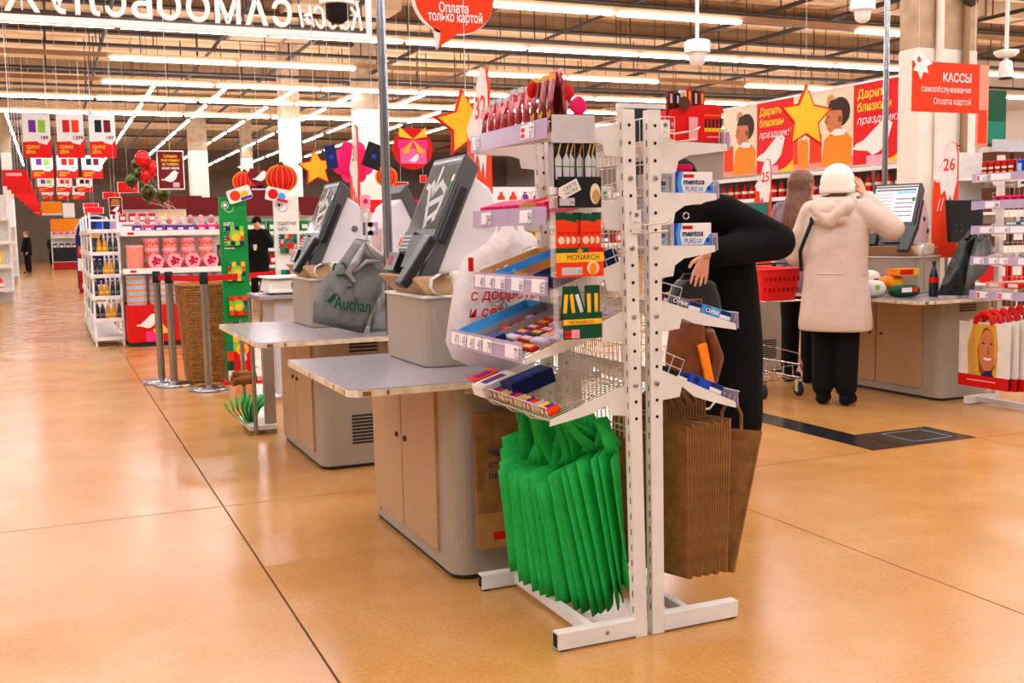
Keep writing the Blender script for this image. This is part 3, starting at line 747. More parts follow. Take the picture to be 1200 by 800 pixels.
# top shelf: chocolate bars standing in a row, face to the checkout side
for k in range(10):
    y = 3.385-.0575*k; t = thing('chocolate_bar', ('red wrapped chocolate bar, %s from the left on the top shelf' if k < 7 else 'red and gold wrapped chocolate bar, %s from the left on the top shelf') % nth(k+1), 'chocolate bar', (1.385, y, 1.585), 'red bars on the top shelf' if k < 7 else 'gold patterned bars on the top shelf')
    z0, zt = 1.582, 1.690+.004*k+.006*((k*5) % 3); hw = .024; n = 5
    rows = []
    for i in range(6):
        s = i/5; th = .010*math.sin(3.14*min(1, s*1.02+.05))+.0015
        rows.append([(1.388-th, y+hw*(1-.0*s), z0+(zt-z0)*s), (1.386-th*1.5, y, z0+(zt-z0)*s), (1.388-th, y-hw, z0+(zt-z0)*s)])
    m = MB(); m.grid(rows, 'foil_red' if k < 7 else 'foil_dark'); m.grid([[(2*1.392-p[0], p[1], p[2]) for p in r] for r in rows], 'foil_red' if k < 7 else 'foil_dark')
    m.build('wrapper', t)
    MB().box(1.386, 1.3875, y-hw, y+hw, zt, zt+.016, 'lgrey' if k < 7 else 'gold').build('top_crimp', t)
    if k >= 7: MB().ball((1.374, y, z0+.05), (.003, .014, .02), 'gold', 8, 6).build('gold_print', t)
    elif k in (0, 3, 5): MB().flat([(-.02, .09), (.0, .075), (.02, .09), (.02, .105), (-.02, .105)], (1.3735, y, z0), -UY, UZ, 'lpink').build('print', t)
bg = [((1.42, 2.995, 1.585), .15, 12), ((1.43, 2.955, 1.585), .165, 4), ((1.41, 2.92, 1.585), .15, -8), ((1.43, 2.875, 1.585), .165, -14)]
for k, (c, h, a) in enumerate(bg):
    t = thing('candy_bag', ['crinkled red candy bag printed 21, left of the pair', 'crinkled red candy bag printed 21, behind the others', 'narrow dark red candy bag between two printed bags', 'crinkled red candy bag printed 17 at the shelf end'][k], 'candy bag', c, 'candy bags on the top shelf')
    ax = V((0, -math.sin(math.radians(a)), math.cos(math.radians(a)))); rows = []
    for i in range(7):
        s = i/6; th = .014*math.sin(3.14*min(1, s+.05))+.002; ce_ = V(c)+ax*h*s; sd = V((0, ax.z, -ax.y))*.027*(1+.1*math.sin(7*s+k))
        rows.append([ce_+sd, ce_+sd*.4-UX*th, ce_-sd*.4-UX*th, ce_-sd])
    MB().grid(rows, 'foil_dark').build('wrapper', t, solid=.002)
    m = MB(); m.text(('21', '21', '', '17')[k], 0, h*.62, .034, V(c)-UX*.0165, V((0, -ax.z, ax.y)), ax, 'paper', align='c') if k != 2 else m.rect(-.012, .012, h*.5, h*.7, V(c)-UX*.0165, V((0, -ax.z, ax.y)), ax, 'gold')
    m.build('print', t)
    MB().obox(V(c)+ax*(h+.006), V((0, ax.z, -ax.y))*.028, ax*.008, UX*.001, 'lpink').build('top_crimp', t)
for k, (px, py, r, y, lb) in enumerate(((651, 96, .030, 2.93, 'round pink lollipop wrapper sticking up above the candy bags'), (664, 108, .026, 2.90, 'round red lollipop wrapper right of the pink one'), (627, 106, .028, 2.99, 'round red lollipop wrapper left of the candy bags'), (678, 124, .028, 2.86, 'pink round lollipop wrapper low at the shelf end'))):
    p = W(px, py, Y=y); t = thing('lollipop', lb, 'lollipop', (p.x, p.y, 1.585))
    MB().cyl((p.x, p.y, 1.585), (p.x, p.y, p.z), .002, 'white', 6).build('stick', t)
    MB().ball(p, (r, .006, r), 'hotpink' if k in (0, 3) else 'red', 16, 10).build('candy', t)
MB_ = MB
bx = MB().box(1.40, 1.52, 2.85, 2.93, 1.584, 1.612, 'red'); item('candy_tray', 'low red tray at the near end of the top shelf', 'tray', bx, (1.46, 2.89, 1.584), bevel=.002)
# second shelf
def incl(xb, xf, zb, zf):
    d = V((xf-xb, 0, zf-zb)).normalized(); n = V((-d.z, 0, d.x)); n = n if n.z > 0 else -n; return d, n
d2, n2 = incl(1.612, 1.362, 1.372, 1.312)
for k in range(6):
    y = 3.38-.06*k; c = V((1.40, y, 1.326))
    t = thing('gum_carton', 'hot pink gum carton, %s from the left on the second shelf' % nth(k+1), 'carton', c, 'pink gum cartons on the second shelf')
    MB().obox(c+n2*.026-d2*.02, d2*.045, UY*.0275, n2*.022, 'hotpink').build('carton', t, bevel=.002)
    MB().obox(c+n2*.030-d2*.02, d2*.0455, UY*.028, n2*.002, 'pink').build('flap_line', t)
    MB().obox(c+n2*.010+d2*.026, d2*.001, UY*.014, n2*.006, 'navy').build('navy_print', t)
c = V((1.45, 3.0, 1.345)); t = thing('display_carton', 'open beige cardboard tray beside the pink gum cartons', 'carton', c)
def tray(t, c, d, n, hl, hw, h, m_out, m_in, name='tray'):
    c = V(c)
    MB().obox(c+n*.002, d*hl, UY*hw, n*.0015, m_in).build('tray_floor', t)
    for s in (-1, 1): MB().obox(c+UY*hw*s+n*h/2, d*hl, UY*.0015, n*h/2, m_out).build('tray_side', t)
    for s in (-1, 1): MB().obox(c+d*hl*s+n*h/2, d*.0015, UY*hw, n*h/2, m_out).build('tray_end', t)
tray(t, c, d2, n2, .085, .06, .045, 'tan', 'cream')
c = V((1.42, 2.90, 1.328)); t = thing('gum_carton', 'dark pink gum carton with navy diamond at the near end of shelf two', 'carton', c)
MB().obox(c+n2*.03, d2*.055, UY*.03, n2*.024, 'hotpink').build('carton', t, bevel=.002)
MB().obox(c+n2*.045-d2*.02, d2*.036, UY*.0305, n2*.012, 'tan').build('label_band', t)
MB().flat([(0, .012), (-.012, 0), (0, -.012), (.012, 0)], c+n2*.03+d2*.0555, -UY, n2, 'navy').build('diamond_print', t)
# third shelf: four long trays with candy
d3, n3 = incl(1.618, 1.362, 1.185, 1.100)
for k, (y, m1, m2, cols, lb) in enumerate(((3.37, 'tan', 'cream', ('white',), 'tan cardboard tray of white candy on the third shelf'), (3.23, 'lblue', 'skyblue', ('blue', 'blue', 'lblue'), 'blue edged tray of blue candy on the third shelf'), (3.07, 'tan', 'cream', ('red', 'bred', 'blue'), 'beige tray with red and blue candy on the third shelf'), (2.92, 'navy', 'tan', ('red', 'yellow', 'lime', 'yellow'), 'dark tray with red, yellow and green candy on the third shelf'))):
    c = V((1.49, y, shelf_z(1.618, 1.362, 1.185, 1.10, 1.49)+.004)); t = thing('candy_tray', lb, 'tray', c)
    tray(t, c, d3, n3, .115, .062, .042, m1, m2)
    for i in range(5):
        x = c+d3*(.095-.035*(i//2))+UY*(.03-.055*(i % 2))+n3*.006
        g = thing('candy', 'small %s wrapped candy, %s in the %s' % (('white', 'blue', 'red', 'bright mixed')[k], nth(i+1), lb.replace(' on the third shelf', '')), 'candy', x, 'candy in tray %s' % ('one two three four'.split()[k]))
        cc = cols[i % len(cols)]
        MB().ball(x+n3*.012, (.013, .02, .011), cc, 8, 6).build('wrapped_sweet', g)
        MB().obox(x+n3*.012+UY*.024, UY*.006, d3*.008, n3*.001, cc).build('twist', g); MB().obox(x+n3*.012-UY*.024, UY*.006, d3*.008, n3*.001, cc).build('twist', g)
# fourth shelf: packs of bars
d4, n4 = incl(1.624, 1.275, 1.03, .905)
def on4(x, y): return V((x, y, shelf_z(1.624, 1.275, 1.03, .905, x)+.004))
t = thing('candy_tray', 'light blue open tray at the far end of the fourth shelf', 'tray', on4(1.42, 3.36)); tray(t, on4(1.42, 3.36), d4, n4, .14, .07, .035, 'lblue', 'lgrey')
t = thing('gum_tray', 'pale tray of gum packs beside the light blue tray', 'tray', on4(1.42, 3.22)); tray(t, on4(1.42, 3.22), d4, n4, .14, .06, .032, 'grey', 'paper')
pc = [('lpink', 'pale pink'), ('lilac', 'lilac'), ('foil_red', 'shiny red'), ('darkgrey', 'dark grey'), ('purple', 'purple'), ('deepred', 'deep red'), ('bred', 'bright red')]
for i in range(7):
    c = on4(1.33+.030*i, 3.22); m, nm = pc[(i*3) % 7]
    item('gum_pack', '%s gum pack, %s from the front in the pale tray' % (nm, nth(i+1)), 'gum pack', MB().obox(c+n4*.010, d4*.012, UY*.052, n4*.006, m), c, 'gum packs in the pale tray', bevel=.003)
for j, y in enumerate((3.09, 2.98, 2.89)):
    for i in range(8):
        c = on4(1.31+.036*i, y); m, nm = (('darkgrey', 'dark grey'), ('lilac', 'lilac'), ('purple', 'purple'), ('foil_red', 'shiny red'), ('deepred', 'deep red'), ('bred', 'bright red'))[(i+2*j+(i*j) % 3) % 6]
        col = ('behind the gum tray', 'in the middle column', 'in the nearest column')[j]
        g = thing('candy_bar', '%s candy bar %s of the fourth shelf, %s from the front' % (nm, col, nth(i+1)), 'candy bar', c, 'candy bars %s' % col)
        MB().obox(c+n4*.012+V((0, 0, .003*((i*j) % 3))), d4*.015, UY*.046, n4*.007, m).build('wrapper', g, bevel=.004)
        MB().obox(c+n4*.0195+V((0, 0, .003*((i*j) % 3))), d4*.008, UY*.028, n4*.0004, 'lgrey' if i % 2 else 'gold').build('print', g)
c = on4(1.30, 3.12); 
g = thing('gum_pack', 'navy gum pack with white lettering at the front of the fourth shelf', 'gum pack', c); MB().obox(c+n4*.03, d4*.02, UY*.05, n4*.012, 'navy').build('carton', g)
MB().text('Orbit', 0, -.008, .026, c+n4*.03+d4*.0205, -UY, n4, 'white', align='c').build('print', g)
# bottom basket
d5, n5 = incl(1.63, 1.352, .80, .712)
def on5(x, y): return V((x, y, shelf_z(1.63, 1.352, .80, .712, x)+.003))
for x, y, hl, hw, h, m, nm in ((1.41, 3.50, .05, .045, .022, 'orange', 'orange and white carton at the far corner of the wire basket'), (1.41, 3.40, .07, .05, .02, 'white', 'white and blue carton lying in the wire basket'), (1.47, 3.25, .08, .05, .025, 'navy', 'navy carton lying in the middle of the wire basket')):
    c = on5(x, y); g = thing('carton', nm, 'carton', c); MB().obox(c+n5*h, d5*hl, UY*hw, n5*h, m).build('box', g, bevel=.002)
    MB().obox(c+n5*(2*h+.0004), d5*hl*.6, UY*hw*.5, n5*.0004, 'purple' if m != 'navy' else 'blue').build('print', g)
for i in range(14):
    y = 3.32-.034*i; c = on5(1.372, y); nm = ('violet', 'orange', 'silver', 'yellow')[i % 4]
    g = thing('candy_roll', '%s candy roll, %s from the left along the wire basket front' % (nm, nth(i+1)), 'candy roll', c, 'candy rolls in the wire basket')
    MB().cyl(c+n5*.014-d5*.03, c+n5*.014+d5*.012, .013, ('purple', 'orange', 'lgrey', 'yellow')[i % 4], 10).build('roll', g)
    MB().cyl(c+n5*.014+d5*.012, c+n5*.014+d5*.014, .008, 'white', 10).build('end_print', g)

# ---------------- hanging coffee pockets at the near end of the left rack
Yp = 2.772
def px2(x, y, Y=Yp): p = W(x, y, Y=Y); return p
def pocket(name, label, x0, x1, ytop, ymid, ybot):
    a, b, c = px2(x0, ytop), px2(x1, ybot), px2(x0, ymid); t = thing('hanging_pocket', label, 'pocket', ((a.x+b.x)/2, Yp, b.z))
    X0, X1 = a.x, b.x
    MB().box(X0, X1, Yp+.032, Yp+.0335, b.z, a.z+.04, 'clear').build('back_sheet', t)
    MB().box(X0, X1, Yp, Yp+.0325, b.z, b.z+.002, 'clear').build('floor_sheet', t)
    for x in (X0, X1-.0015): MB().box(x, x+.0015, Yp, Yp+.032, b.z, a.z, 'clear').build('side_sheet', t)
    return t, X0, X1, a.z, c.z, b.z
t, X0, X1, zt, zm, zb = pocket('p', 'clear hanging pocket with black coffee card and white header, top of the strip', 648, 704, 172, 207, 243)
h0, h1 = px2(646, 134), px2(697, 168)
MB().box(h0.x, h1.x, Yp-.002, Yp, h1.z, h0.z, 'lgrey').build('header_card', t, bevel=.0015)
cd = MB().box(X0+.012, X1, Yp-.004, Yp-.002, zb, zm, 'ink').build('front_card', t)
o = (0, Yp-.0042, 0); m = MB()
cx = X0+.052; cz = (zm*.62+zb*.38); ca, sa = math.cos(.45), math.sin(.45); u = V((ca, 0, sa)); v = V((-sa, 0, ca))
m.flat([(-.034, -.018), (.030, -.018), (.030, .018), (-.034, .018), (-.044, 0)], (cx, Yp-.0044, cz), u, v, 'paper', .0005)
m.text('CARTE', .0, .001, .0155, (cx, Yp-.0052, cz), u, v, 'ink', align='c', lift=.0002); m.text('NOIRE', .0, -.0135, .0155, (cx, Yp-.0052, cz), u, v, 'ink', align='c', lift=.0002)
m.rect(X0+.016, X0+.065, zb+.006, zb+.028, o, UX, UZ, 'lgrey', .0005); m.text('34', X0+.062, zb+.010, .014, o, UX, UZ, 'ink', .0012, align='r')
m.disc(X1-.020, zb+.040, .017, o, UX, UZ, 'cream', .0004, ry=.030); m.disc(X1-.018, zb+.032, .013, o, UX, UZ, 'tan', .0008, ry=.02)
m.build('card_print', cd)
for k, x in enumerate((X0+.018, X0+.045, X0+.062, X0+.093, X0+.115, X0+.13)):
    y = Yp+.006+.004*(k % 4); g = thing('coffee_sachet', 'black coffee sachet with white tag, %s from the left in the top pocket' % nth(k+1), 'sachet', (x, y, zm-.02), 'black coffee sachets')
    z1 = zt+.018-.006*(k % 2); MB().hexa([(x-.013, y-.002, zm-.03), (x+.013, y-.002, zm-.03), (x+.013, y+.002, zm-.03), (x-.013, y+.002, zm-.03)], [(x-.013, y-.0006, z1), (x+.013, y-.0006, z1), (x+.013, y+.0006, z1), (x-.013, y+.0006, z1)], 'ink').build('wrapper', g)
    MB().flat([(-.009, -.03), (.009, -.03), (.011, .028), (.0, .048), (-.011, .028)], (x, y-.0025, zm+.022), UX, UZ, 'lgrey', .0008).build('tag_print', g)
    MB().rect(-.010, .010, .0, .003, (x, y-.0034, zm+.028), UX, UZ, 'green', .0008).build('stripe_print', g)
    MB().flat([(-.002, .045), (.002, .043), (.010, .072), (.006, .074)], (x, y-.0026, zm+.022), UX, UZ, 'gold', .0008).build('ribbon_print', g)
t, X0, X1, zt, zm, zb = pocket('p', 'clear hanging pocket with yellow lettered coffee card, middle of the strip', 650, 707, 249, 291, 323)
cd = MB().box(X0, X1, Yp-.004, Yp-.002, zb, zm, 'orange').build('front_card', t); o = (0, Yp-.0042, 0); m = MB()
m.rect(X0, X1, zm-.014, zm, o, UX, UZ, 'dgreen', .0003); m.rect(X1-.05, X1, zm-.014, zm, o, UX, UZ, 'bred', .0005)
m.rect(X0, X1, zm-.042, zm-.014, o, UX, UZ, 'yellow', .0004); m.text('MONARCH', (X0+X1)/2+.01, zm-.035, .022, o, UX, UZ, 'ink', .0009, align='c', width=.105, res=4)
m.flat(star_poly(.012, .5, cx=(X0+X1)/2, cy=zm-.010), o, UX, UZ, 'gold', .0007)
m.rect(X0+.018, X0+.085, zb+.006, zb+.028, o, UX, UZ, 'lgrey', .0005); m.text('31', X0+.082, zb+.010, .014, o, UX, UZ, 'ink', .0012, align='r')
m.disc(X1-.036, zb+.025, .02, o, UX, UZ, 'cream', .0006); m.disc(X1-.036, zb+.022, .012, o, UX, UZ, 'lorange', .0009, ry=.018); m.build('card_print', cd)
for k in range(7):
    x = X0+.022+.020*k; y = Yp+.006+.0035*(k % 4); g = thing('coffee_sachet', 'orange and green coffee sachet, %s from the left in the middle pocket' % nth(k+1), 'sachet', (x, y, zm-.02), 'orange coffee sachets')
    z1 = zt-.003*(k % 3); MB().box(x-.016, x+.016, y-.0015, y+.0015, zm-.03, z1-.022, 'orange').build('wrapper', g); MB().box(x-.016, x+.016, y-.0015, y+.0015, z1-.022, z1, 'dgreen').build('top_band', g)
    q = MB(); q.disc(x, zm+.022, .011, (0, y-.0017, 0), UX, UZ, 'cream'); q.rect(x-.012, x+.012, zm+.04, zm+.046, (0, y-.0017, 0), UX, UZ, 'bred'); q.build('print', g)
t, X0, X1, zt, zm, zb = pocket('p', 'clear hanging pocket with dark green coffee card, lowest of the strip', 654, 707, 340, 368, 395)
cd = MB().box(X0+.014, X1-.006, Yp-.004, Yp-.002, zb, zm, 'dgreen').build('front_card', t); o = (0, Yp-.0042, 0); m = MB()
m.rect(X0+.014, X1-.006, zm-.034, zm-.018, o, UX, UZ, 'yellow', .0004); m.text('MONARCH', (X0+X1)/2, zm-.032, .014, o, UX, UZ, 'ink', .0009, align='c', width=.08)
m.rect(X0+.018, X0+.04, zb+.018, zb+.026, o, UX, UZ, 'bred'); m.rect(X0+.018, X0+.04, zb+.005, zb+.013, o, UX, UZ, 'bred'); m.rect(X0+.04, X0+.066, zb+.003, zb+.028, o, UX, UZ, 'lpink'); m.text('11', X0+.06, zb+.008, .014, o, UX, UZ, 'bred', .0012, align='r'); m.build('card_print', cd)
for k in range(5):
    x = X0+.026+.026*k; y = Yp+.008+.004*(k % 3); lean = (-.1, .12, .3, .02, .0)[k]; g = thing('coffee_stick', 'dark green coffee stick, %s from the left in the lowest pocket' % nth(k+1), 'sachet', (x, y, zm-.02), 'green coffee sticks')
    ax = V((-math.sin(lean), 0, math.cos(lean))); sd = V((ax.z, 0, -ax.x))
    MB().obox(V((x, y, zm+.02))+ax*.01, sd*.012, ax*.05, UY*.002, 'dgreen').build('wrapper', g)
    MB().obox(V((x, y-.0022, zm+.02))+ax*.008, sd*.006, ax*.028, UY*.0004, 'yellow' if k != 2 else 'paper').build('print', g)

# ---------------- goods on the right rack
a, b = W(788, 122, Y=2.90), W(844, 157, Y=2.90)
t = thing('drink_carrier', 'red cardboard carrier with a display card on the right rack top shelf', 'carrier', ((a.x+b.x)/2, 2.95, b.z)); zb = 1.5565
xm = W(820, 122, Y=2.9).x
MB().box(xm, b.x, 2.89, 3.0, zb, a.z, 'bred').build('box', t)
MB().hexa([(a.x, 2.93, zb), (xm, 2.888, zb), (xm, 3.0, zb), (a.x, 3.0, zb)], [(a.x+.01, 2.93, a.z-.012), (xm, 2.888, a.z), (xm, 3.0, a.z), (a.x+.01, 3.0, a.z-.012)], 'bred').build('angled_side', t)
m = MB(); o = (0, 2.8895, 0)
for k in range(5): m.rect(xm+.012+.014*k, xm+.020+.014*k, zb+.038, zb+.07, o, UX, UZ, 'ink'); m.rect(xm+.010+.014*k, xm+.022+.014*k, zb+.030, zb+.042, o, UX, UZ, 'yellow', .0009)
m.rect(xm+.01, xm+.085, zb+.08, zb+.083, o, UX, UZ, 'lorange'); m.rect(xm+.02, xm+.07, zb+.012, zb+.016, o, UX, UZ, 'lpink')
m.rect(xm-.045, xm-.005, zb+.006, zb+.075, (0, 2.894, 0), UX, UZ, 'lpink', .001); m.rect(a.x+.01, a.x+.03, zb+.05, zb+.06, (0, 2.925, 0), UX, UZ, 'lpink', .001); m.disc(a.x+.045, a.z+.004, .022, (0, 2.902, 0), UX, UZ, 'brown', .001)
m.build('print', t)
for k, (dx, m, nm, h) in enumerate(((.005, 'foil_dark', 'dark gold stick pack left in the red carrier', .045), (.03, 'ink', 'black stick pack in the red carrier', .04), (.052, 'paper', 'white stick pack in the red carrier', .05), (.074, 'red', 'red stick pack in the middle of the red carrier', .055), (.098, 'ink', 'black stick pack with white stripe in the red carrier', .05), (.122, 'deepred', 'deep red stick pack at the right of the carrier', .05))):
    x = a.x+.012+dx; g = thing('stick_pack', nm, 'snack', (x, 2.96, a.z)); MB().box(x-.010, x+.010, 2.935, 2.95, a.z-.10, a.z+h, m).build('wrapper', g); MB().rect(x-.004, x+.004, a.z+.008, a.z+h-.008, (0, 2.9345, 0), UX, UZ, 'lgrey' if m in ('ink', 'foil_dark') else 'gold').build('print', g)
def mentos(x0, x1, z0, z1, y, label, grey=False):
    t = thing('mint_box', label, 'carton', ((x0+x1)/2, y, z0)); m1 = 'lgrey' if grey else 'white'
    body = MB().box(x0, x1, y, y+.09, z0, z1, m1).build('carton', t, bevel=.0015); o = (x0, y-.0002, z0); w, h = x1-x0, z1-z0; m = MB()
    m.flat([(0, 0), (w*.22, 0), (w*.16, h*.5), (w*.22, h), (0, h)], o, UX, UZ, 'skyblue' if grey else 'lblue', .0004); m.flat([(0, 0), (w*.1, 0), (w*.05, h*.5), (w*.12, h), (0, h)], o, UX, UZ, 'midgrey' if grey else 'blue', .0007)
    if not grey:
        m.flat([(w*.78, 0), (w, 0), (w, h*.55), (w*.86, h*.3)], o, UX, UZ, 'lblue', .0004); m.disc(w*.9, h*.2, h*.12, o, UX, UZ, 'blue', .0008)
        m.rect(w*.22, w*.50, h*.72, h*.88, o, UX, UZ, 'red', .0006)
    m.text('mentos', w*.22, h*.40, h*.40, o, UX, UZ, 'navy', .0012, bold=.03, width=w*.56); m.text('PURE', w*.28, h*.07, h*.34, o, UX, UZ, 'blue' if not grey else 'midgrey', .0012, width=w*.30)
    m.rect(w*.60, w*.74, h*.2, h*.25, o, UX, UZ, 'lblue', .0008); m.rect(w*.60, w*.74, h*.1, h*.15, o, UX, UZ, 'lblue', .0008); m.build('print', body)
mentos(1.805, 1.945, 1.393, 1.458, 2.862, 'white and blue mint carton, upper of the two on the right rack'); mentos(1.735, 1.80, 1.393, 1.455, 2.885, 'greyish mint carton beside the upper blue one', True)
mentos(1.80, 1.94, 1.229, 1.298, 2.862, 'white and blue mint carton, lower of the two on the right rack'); mentos(1.735, 1.795, 1.229, 1.292, 2.885, 'greyish mint carton beside the lower blue one', True)
for k, (x, m, nm) in enumerate(((1.855, 'deepred', 'dark red gum tub behind the upper mint carton'), (1.925, 'hotpink', 'hot pink gum tub behind the upper mint carton'))):
    g = thing('gum_tub', nm, 'tub', (x, 3.03, 1.393)); MB().box(x-.033, x+.033, 2.99, 3.07, 1.393, 1.468, m).build('tub', g, bevel=.012); MB().box(x-.032, x+.032, 2.991, 3.069, 1.468, 1.492, m).build('lid', g, bevel=.008)
def gumbox(xa, xb, zb, zf, m, label, txt, m2, y=2.86, h=.032):
    d = V((xb-xa, 0, zf-zb)); L = d.length; d.normalize(); n = V((-d.z, 0, d.x)); c = V((xa, y, zb))
    t = thing('gum_box', label, 'carton', c); b_ = MB().hexa([c, c+d*L, c+d*L+UY*.08, c+UY*.08], [c+n*h, c+d*L+n*h, c+d*L+n*h+UY*.08, c+n*h+UY*.08], m).build('carton', t, bevel=.001)
    q = MB(); o = c-UY*.0002; q.rect(L*.62, L*.98, h*.5, h*.92, o, d, n, 'navy', .0005); q.rect(L*.62, L*.98, h*.1, h*.5, o, d, n, 'white', .0005)
    q.disc(L*.20, h*.55, h*.36, o, d, n, 'navy', .0005); q.text(txt, L*.12, h*.33, h*.62, o, d, n, 'white', .001, bold=.03, width=L*.46) if txt else None
    q.build('print', b_); return t
e4, k4 = incl(1.728, 2.02, 1.055, .968)
def on(xb, xf, zb, zf, x): return zb+(zf-zb)*(x-xb)/(xf-xb)+.005
gumbox(1.775, 1.895, on(1.728, 2.02, 1.055, .968, 1.775), on(1.728, 2.02, 1.055, .968, 1.895), 'midgrey', 'grey gum box on the sloping shelf of the right rack', 'Orbit', 0)
gumbox(1.898, 2.01, on(1.728, 2.02, 1.055, .968, 1.898), on(1.728, 2.02, 1.055, .968, 2.01), 'lblue', 'light blue gum box on the sloping shelf of the right rack', 'Orbit', 0)
gumbox(1.738, 1.77, on(1.728, 2.02, 1.055, .968, 1.738), on(1.728, 2.02, 1.055, .968, 1.77), 'red', 'small red carton beside the grey gum box', '', 0)
gumbox(1.85, 1.975, on(1.728, 2.02, .838, .712, 1.85), on(1.728, 2.02, .838, .712, 1.975), 'blue', 'dark blue gum box on the lowest sloping shelf', '', 0)
gumbox(1.745, 1.845, on(1.728, 2.02, .838, .712, 1.745), on(1.728, 2.02, .838, .712, 1.845), 'ink', 'black snack box on the lowest sloping shelf', '', 0, h=.02)

# ---------------- white plastic bag hanging by the terminal, red handwriting
wb = thing('plastic_bag', 'white plastic bag with red lettering hanging behind the price rails', 'bag', (1.5, 3.66, .82))
out = [(545, 300), (533, 330), (526, 370), (522, 400), (530, 420), (548, 428), (575, 432), (600, 436), (610, 428), (622, 400), (630, 360), (640, 330), (642, 300), (625, 275), (600, 262), (590, 256), (570, 285)]
cen = W(585, 350, Y=3.60); rim = [W(x, y, Y=3.62) for x, y in out]; n = len(rim); vs = []; fs = []
K = 6
for side in (-1, 1):
    for i in range(K):
        s = i/(K-1); a_ = math.sqrt(max(0, 1-s*s))
        for j, p in enumerate(rim):
            q = cen.lerp(p, s); vs.append((q.x, 3.62+side*.055*a_*(1+.25*math.sin(j*2.1+i)) , q.z))
for h in (0, 1):
    b0 = h*K*n
    for i in range(K-1):
        for j in range(n): fs.append((b0+i*n+j, b0+i*n+(j+1) % n, b0+(i+1)*n+(j+1) % n, b0+(i+1)*n+j))
MB().add(vs, fs, 'poly_white', True).build('bag_body', wb)
h = MB(); p = W(594, 262, Y=3.62)
for s in (-1, 1): h.tube([p+V((s*.035, 0, -.03)), p+V((s*.03, 0, .02)), p+V((s*.012, 0, .055)), p+V((0, 0, .062))], [.012, .01, .007, .006], 'poly_white', 6)
h.build('handles', wb)
m = MB(); o = (0, 3.552, 0)
q = W(551, 352, Y=3.56); m.text('с добротой', q.x, q.z, .055, o, UX, UZ, 'bred', align='l', bold=.012, shear=.15); q = W(549, 372, Y=3.56); m.text('и сётм', q.x, q.z, .055, o, UX, UZ, 'bred', bold=.012, shear=.15)
q = W(548, 318, Y=3.56); m.rect(q.x, q.x+.02, q.z, q.z+.05, o, UX, UZ, 'bred'); m.build('print', wb)
# ================================================================== PEOPLE
def blob(name, prims, voxel, material, parent, smooth=3, to=None):
    """one continuous surface grown over capsules, ellipsoids and lofts"""
    m = MB()
    for p in prims:
        if p[0] == 'c':
            a, r0, b, r1 = V(p[1]), p[2], V(p[3]), p[4]; pts = []; rs = []; d = (b-a); L = max(d.length, 1e-5); d = d/L
            for i in range(4): q = math.radians(90-30*i); pts.append(a-d*r0*math.sin(q)); rs.append(max(r0*math.cos(q), 1e-4))
            for i in range(4): q = math.radians(30*i); pts.append(b+d*r1*math.sin(q)); rs.append(max(r1*math.cos(q), 1e-4))
            m.tube(pts, rs, material, 12)
        elif p[0] == 'e': m.ball(p[1], p[2], material, 16, 12)
        elif p[0] == 'l':
            n = 24; vs = []; k = len(p[1])
            for (c, ra, rb, ax) in p[1]:
                for j in range(n):
                    q = 6.28318*j/n; cq, sq = math.cos(q), math.sin(q); e = .8
                    vs.append(V(c)+ax[0]*ra*math.copysign(abs(cq)**e, cq)+ax[1]*rb*math.copysign(abs(sq)**e, sq))
            m.add(vs, [(i*n+j, i*n+(j+1) % n, (i+1)*n+(j+1) % n, (i+1)*n+j) for i in range(k-1) for j in range(n)]+[tuple(reversed(range(n))), tuple(range((k-1)*n, k*n))], material)
    me = bpy.data.meshes.new('b'); me.from_pydata(m.v, [], m.f); o = bpy.data.objects.new('b', me)
    r = o.modifiers.new('r', 'REMESH'); r.mode = 'VOXEL'; r.voxel_size = voxel; r.use_smooth_shade = True
    s = o.modifiers.new('s', 'SMOOTH'); s.factor = .5; s.iterations = smooth
    res = evaluated(o); bpy.data.objects.remove(o); bpy.data.meshes.remove(me)
    res.materials.clear(); res.materials.append(M[material]); res.name = name
    org = V(parent['_org']) if parent is not None else V((0, 0, 0)); res.transform(Matrix.Translation(-org))
    q = bpy.data.objects.new(name, res); COL.objects.link(q); q.parent = parent; q['_org'] = tuple(org); return q
def hand(pr, wrist, palm_dir, finger_dir, side, s=1.0, curl=.3, normal=None):
    """palm and five fingers; palm_dir from wrist, side = thumb side vector"""
    w, d, sd = V(wrist), V(palm_dir).normalized(), V(side).normalized(); nn = d.cross(sd).normalized() if normal is None else V(normal).normalized()
    pc = w+d*.045*s
    for k in range(4): pr.append(('c', w+d*.01*s+sd*(.012-.008*k)*s, .014*s, w+d*.085*s+sd*(.030-.020*k)*s, .0115*s))
    fd = V(finger_dir).normalized()
    for k, L in enumerate((.068, .077, .071, .056)):
        b = w+d*.085*s+sd*(.034-.0225*k)*s; m1 = b+(d*.75+fd*.3+sd*(.15-.10*k)).normalized()*L*.5*s; e = m1+(d*(1-curl)+fd*curl*1.6).normalized()*L*.5*s
        pr.append(('c', b, .009*s, m1, .0084*s)); pr.append(('c', m1, .0084*s, e, .0072*s))
    t0 = w+d*.028*s+sd*.03*s; t1 = t0+(sd*.75+d*.65)*.036*s; t2 = t1+(d*.9+sd*.25)*.03*s
    pr.append(('c', t0, .013*s, t1, .0105*s)); pr.append(('c', t1, .0105*s, t2, .0085*s))
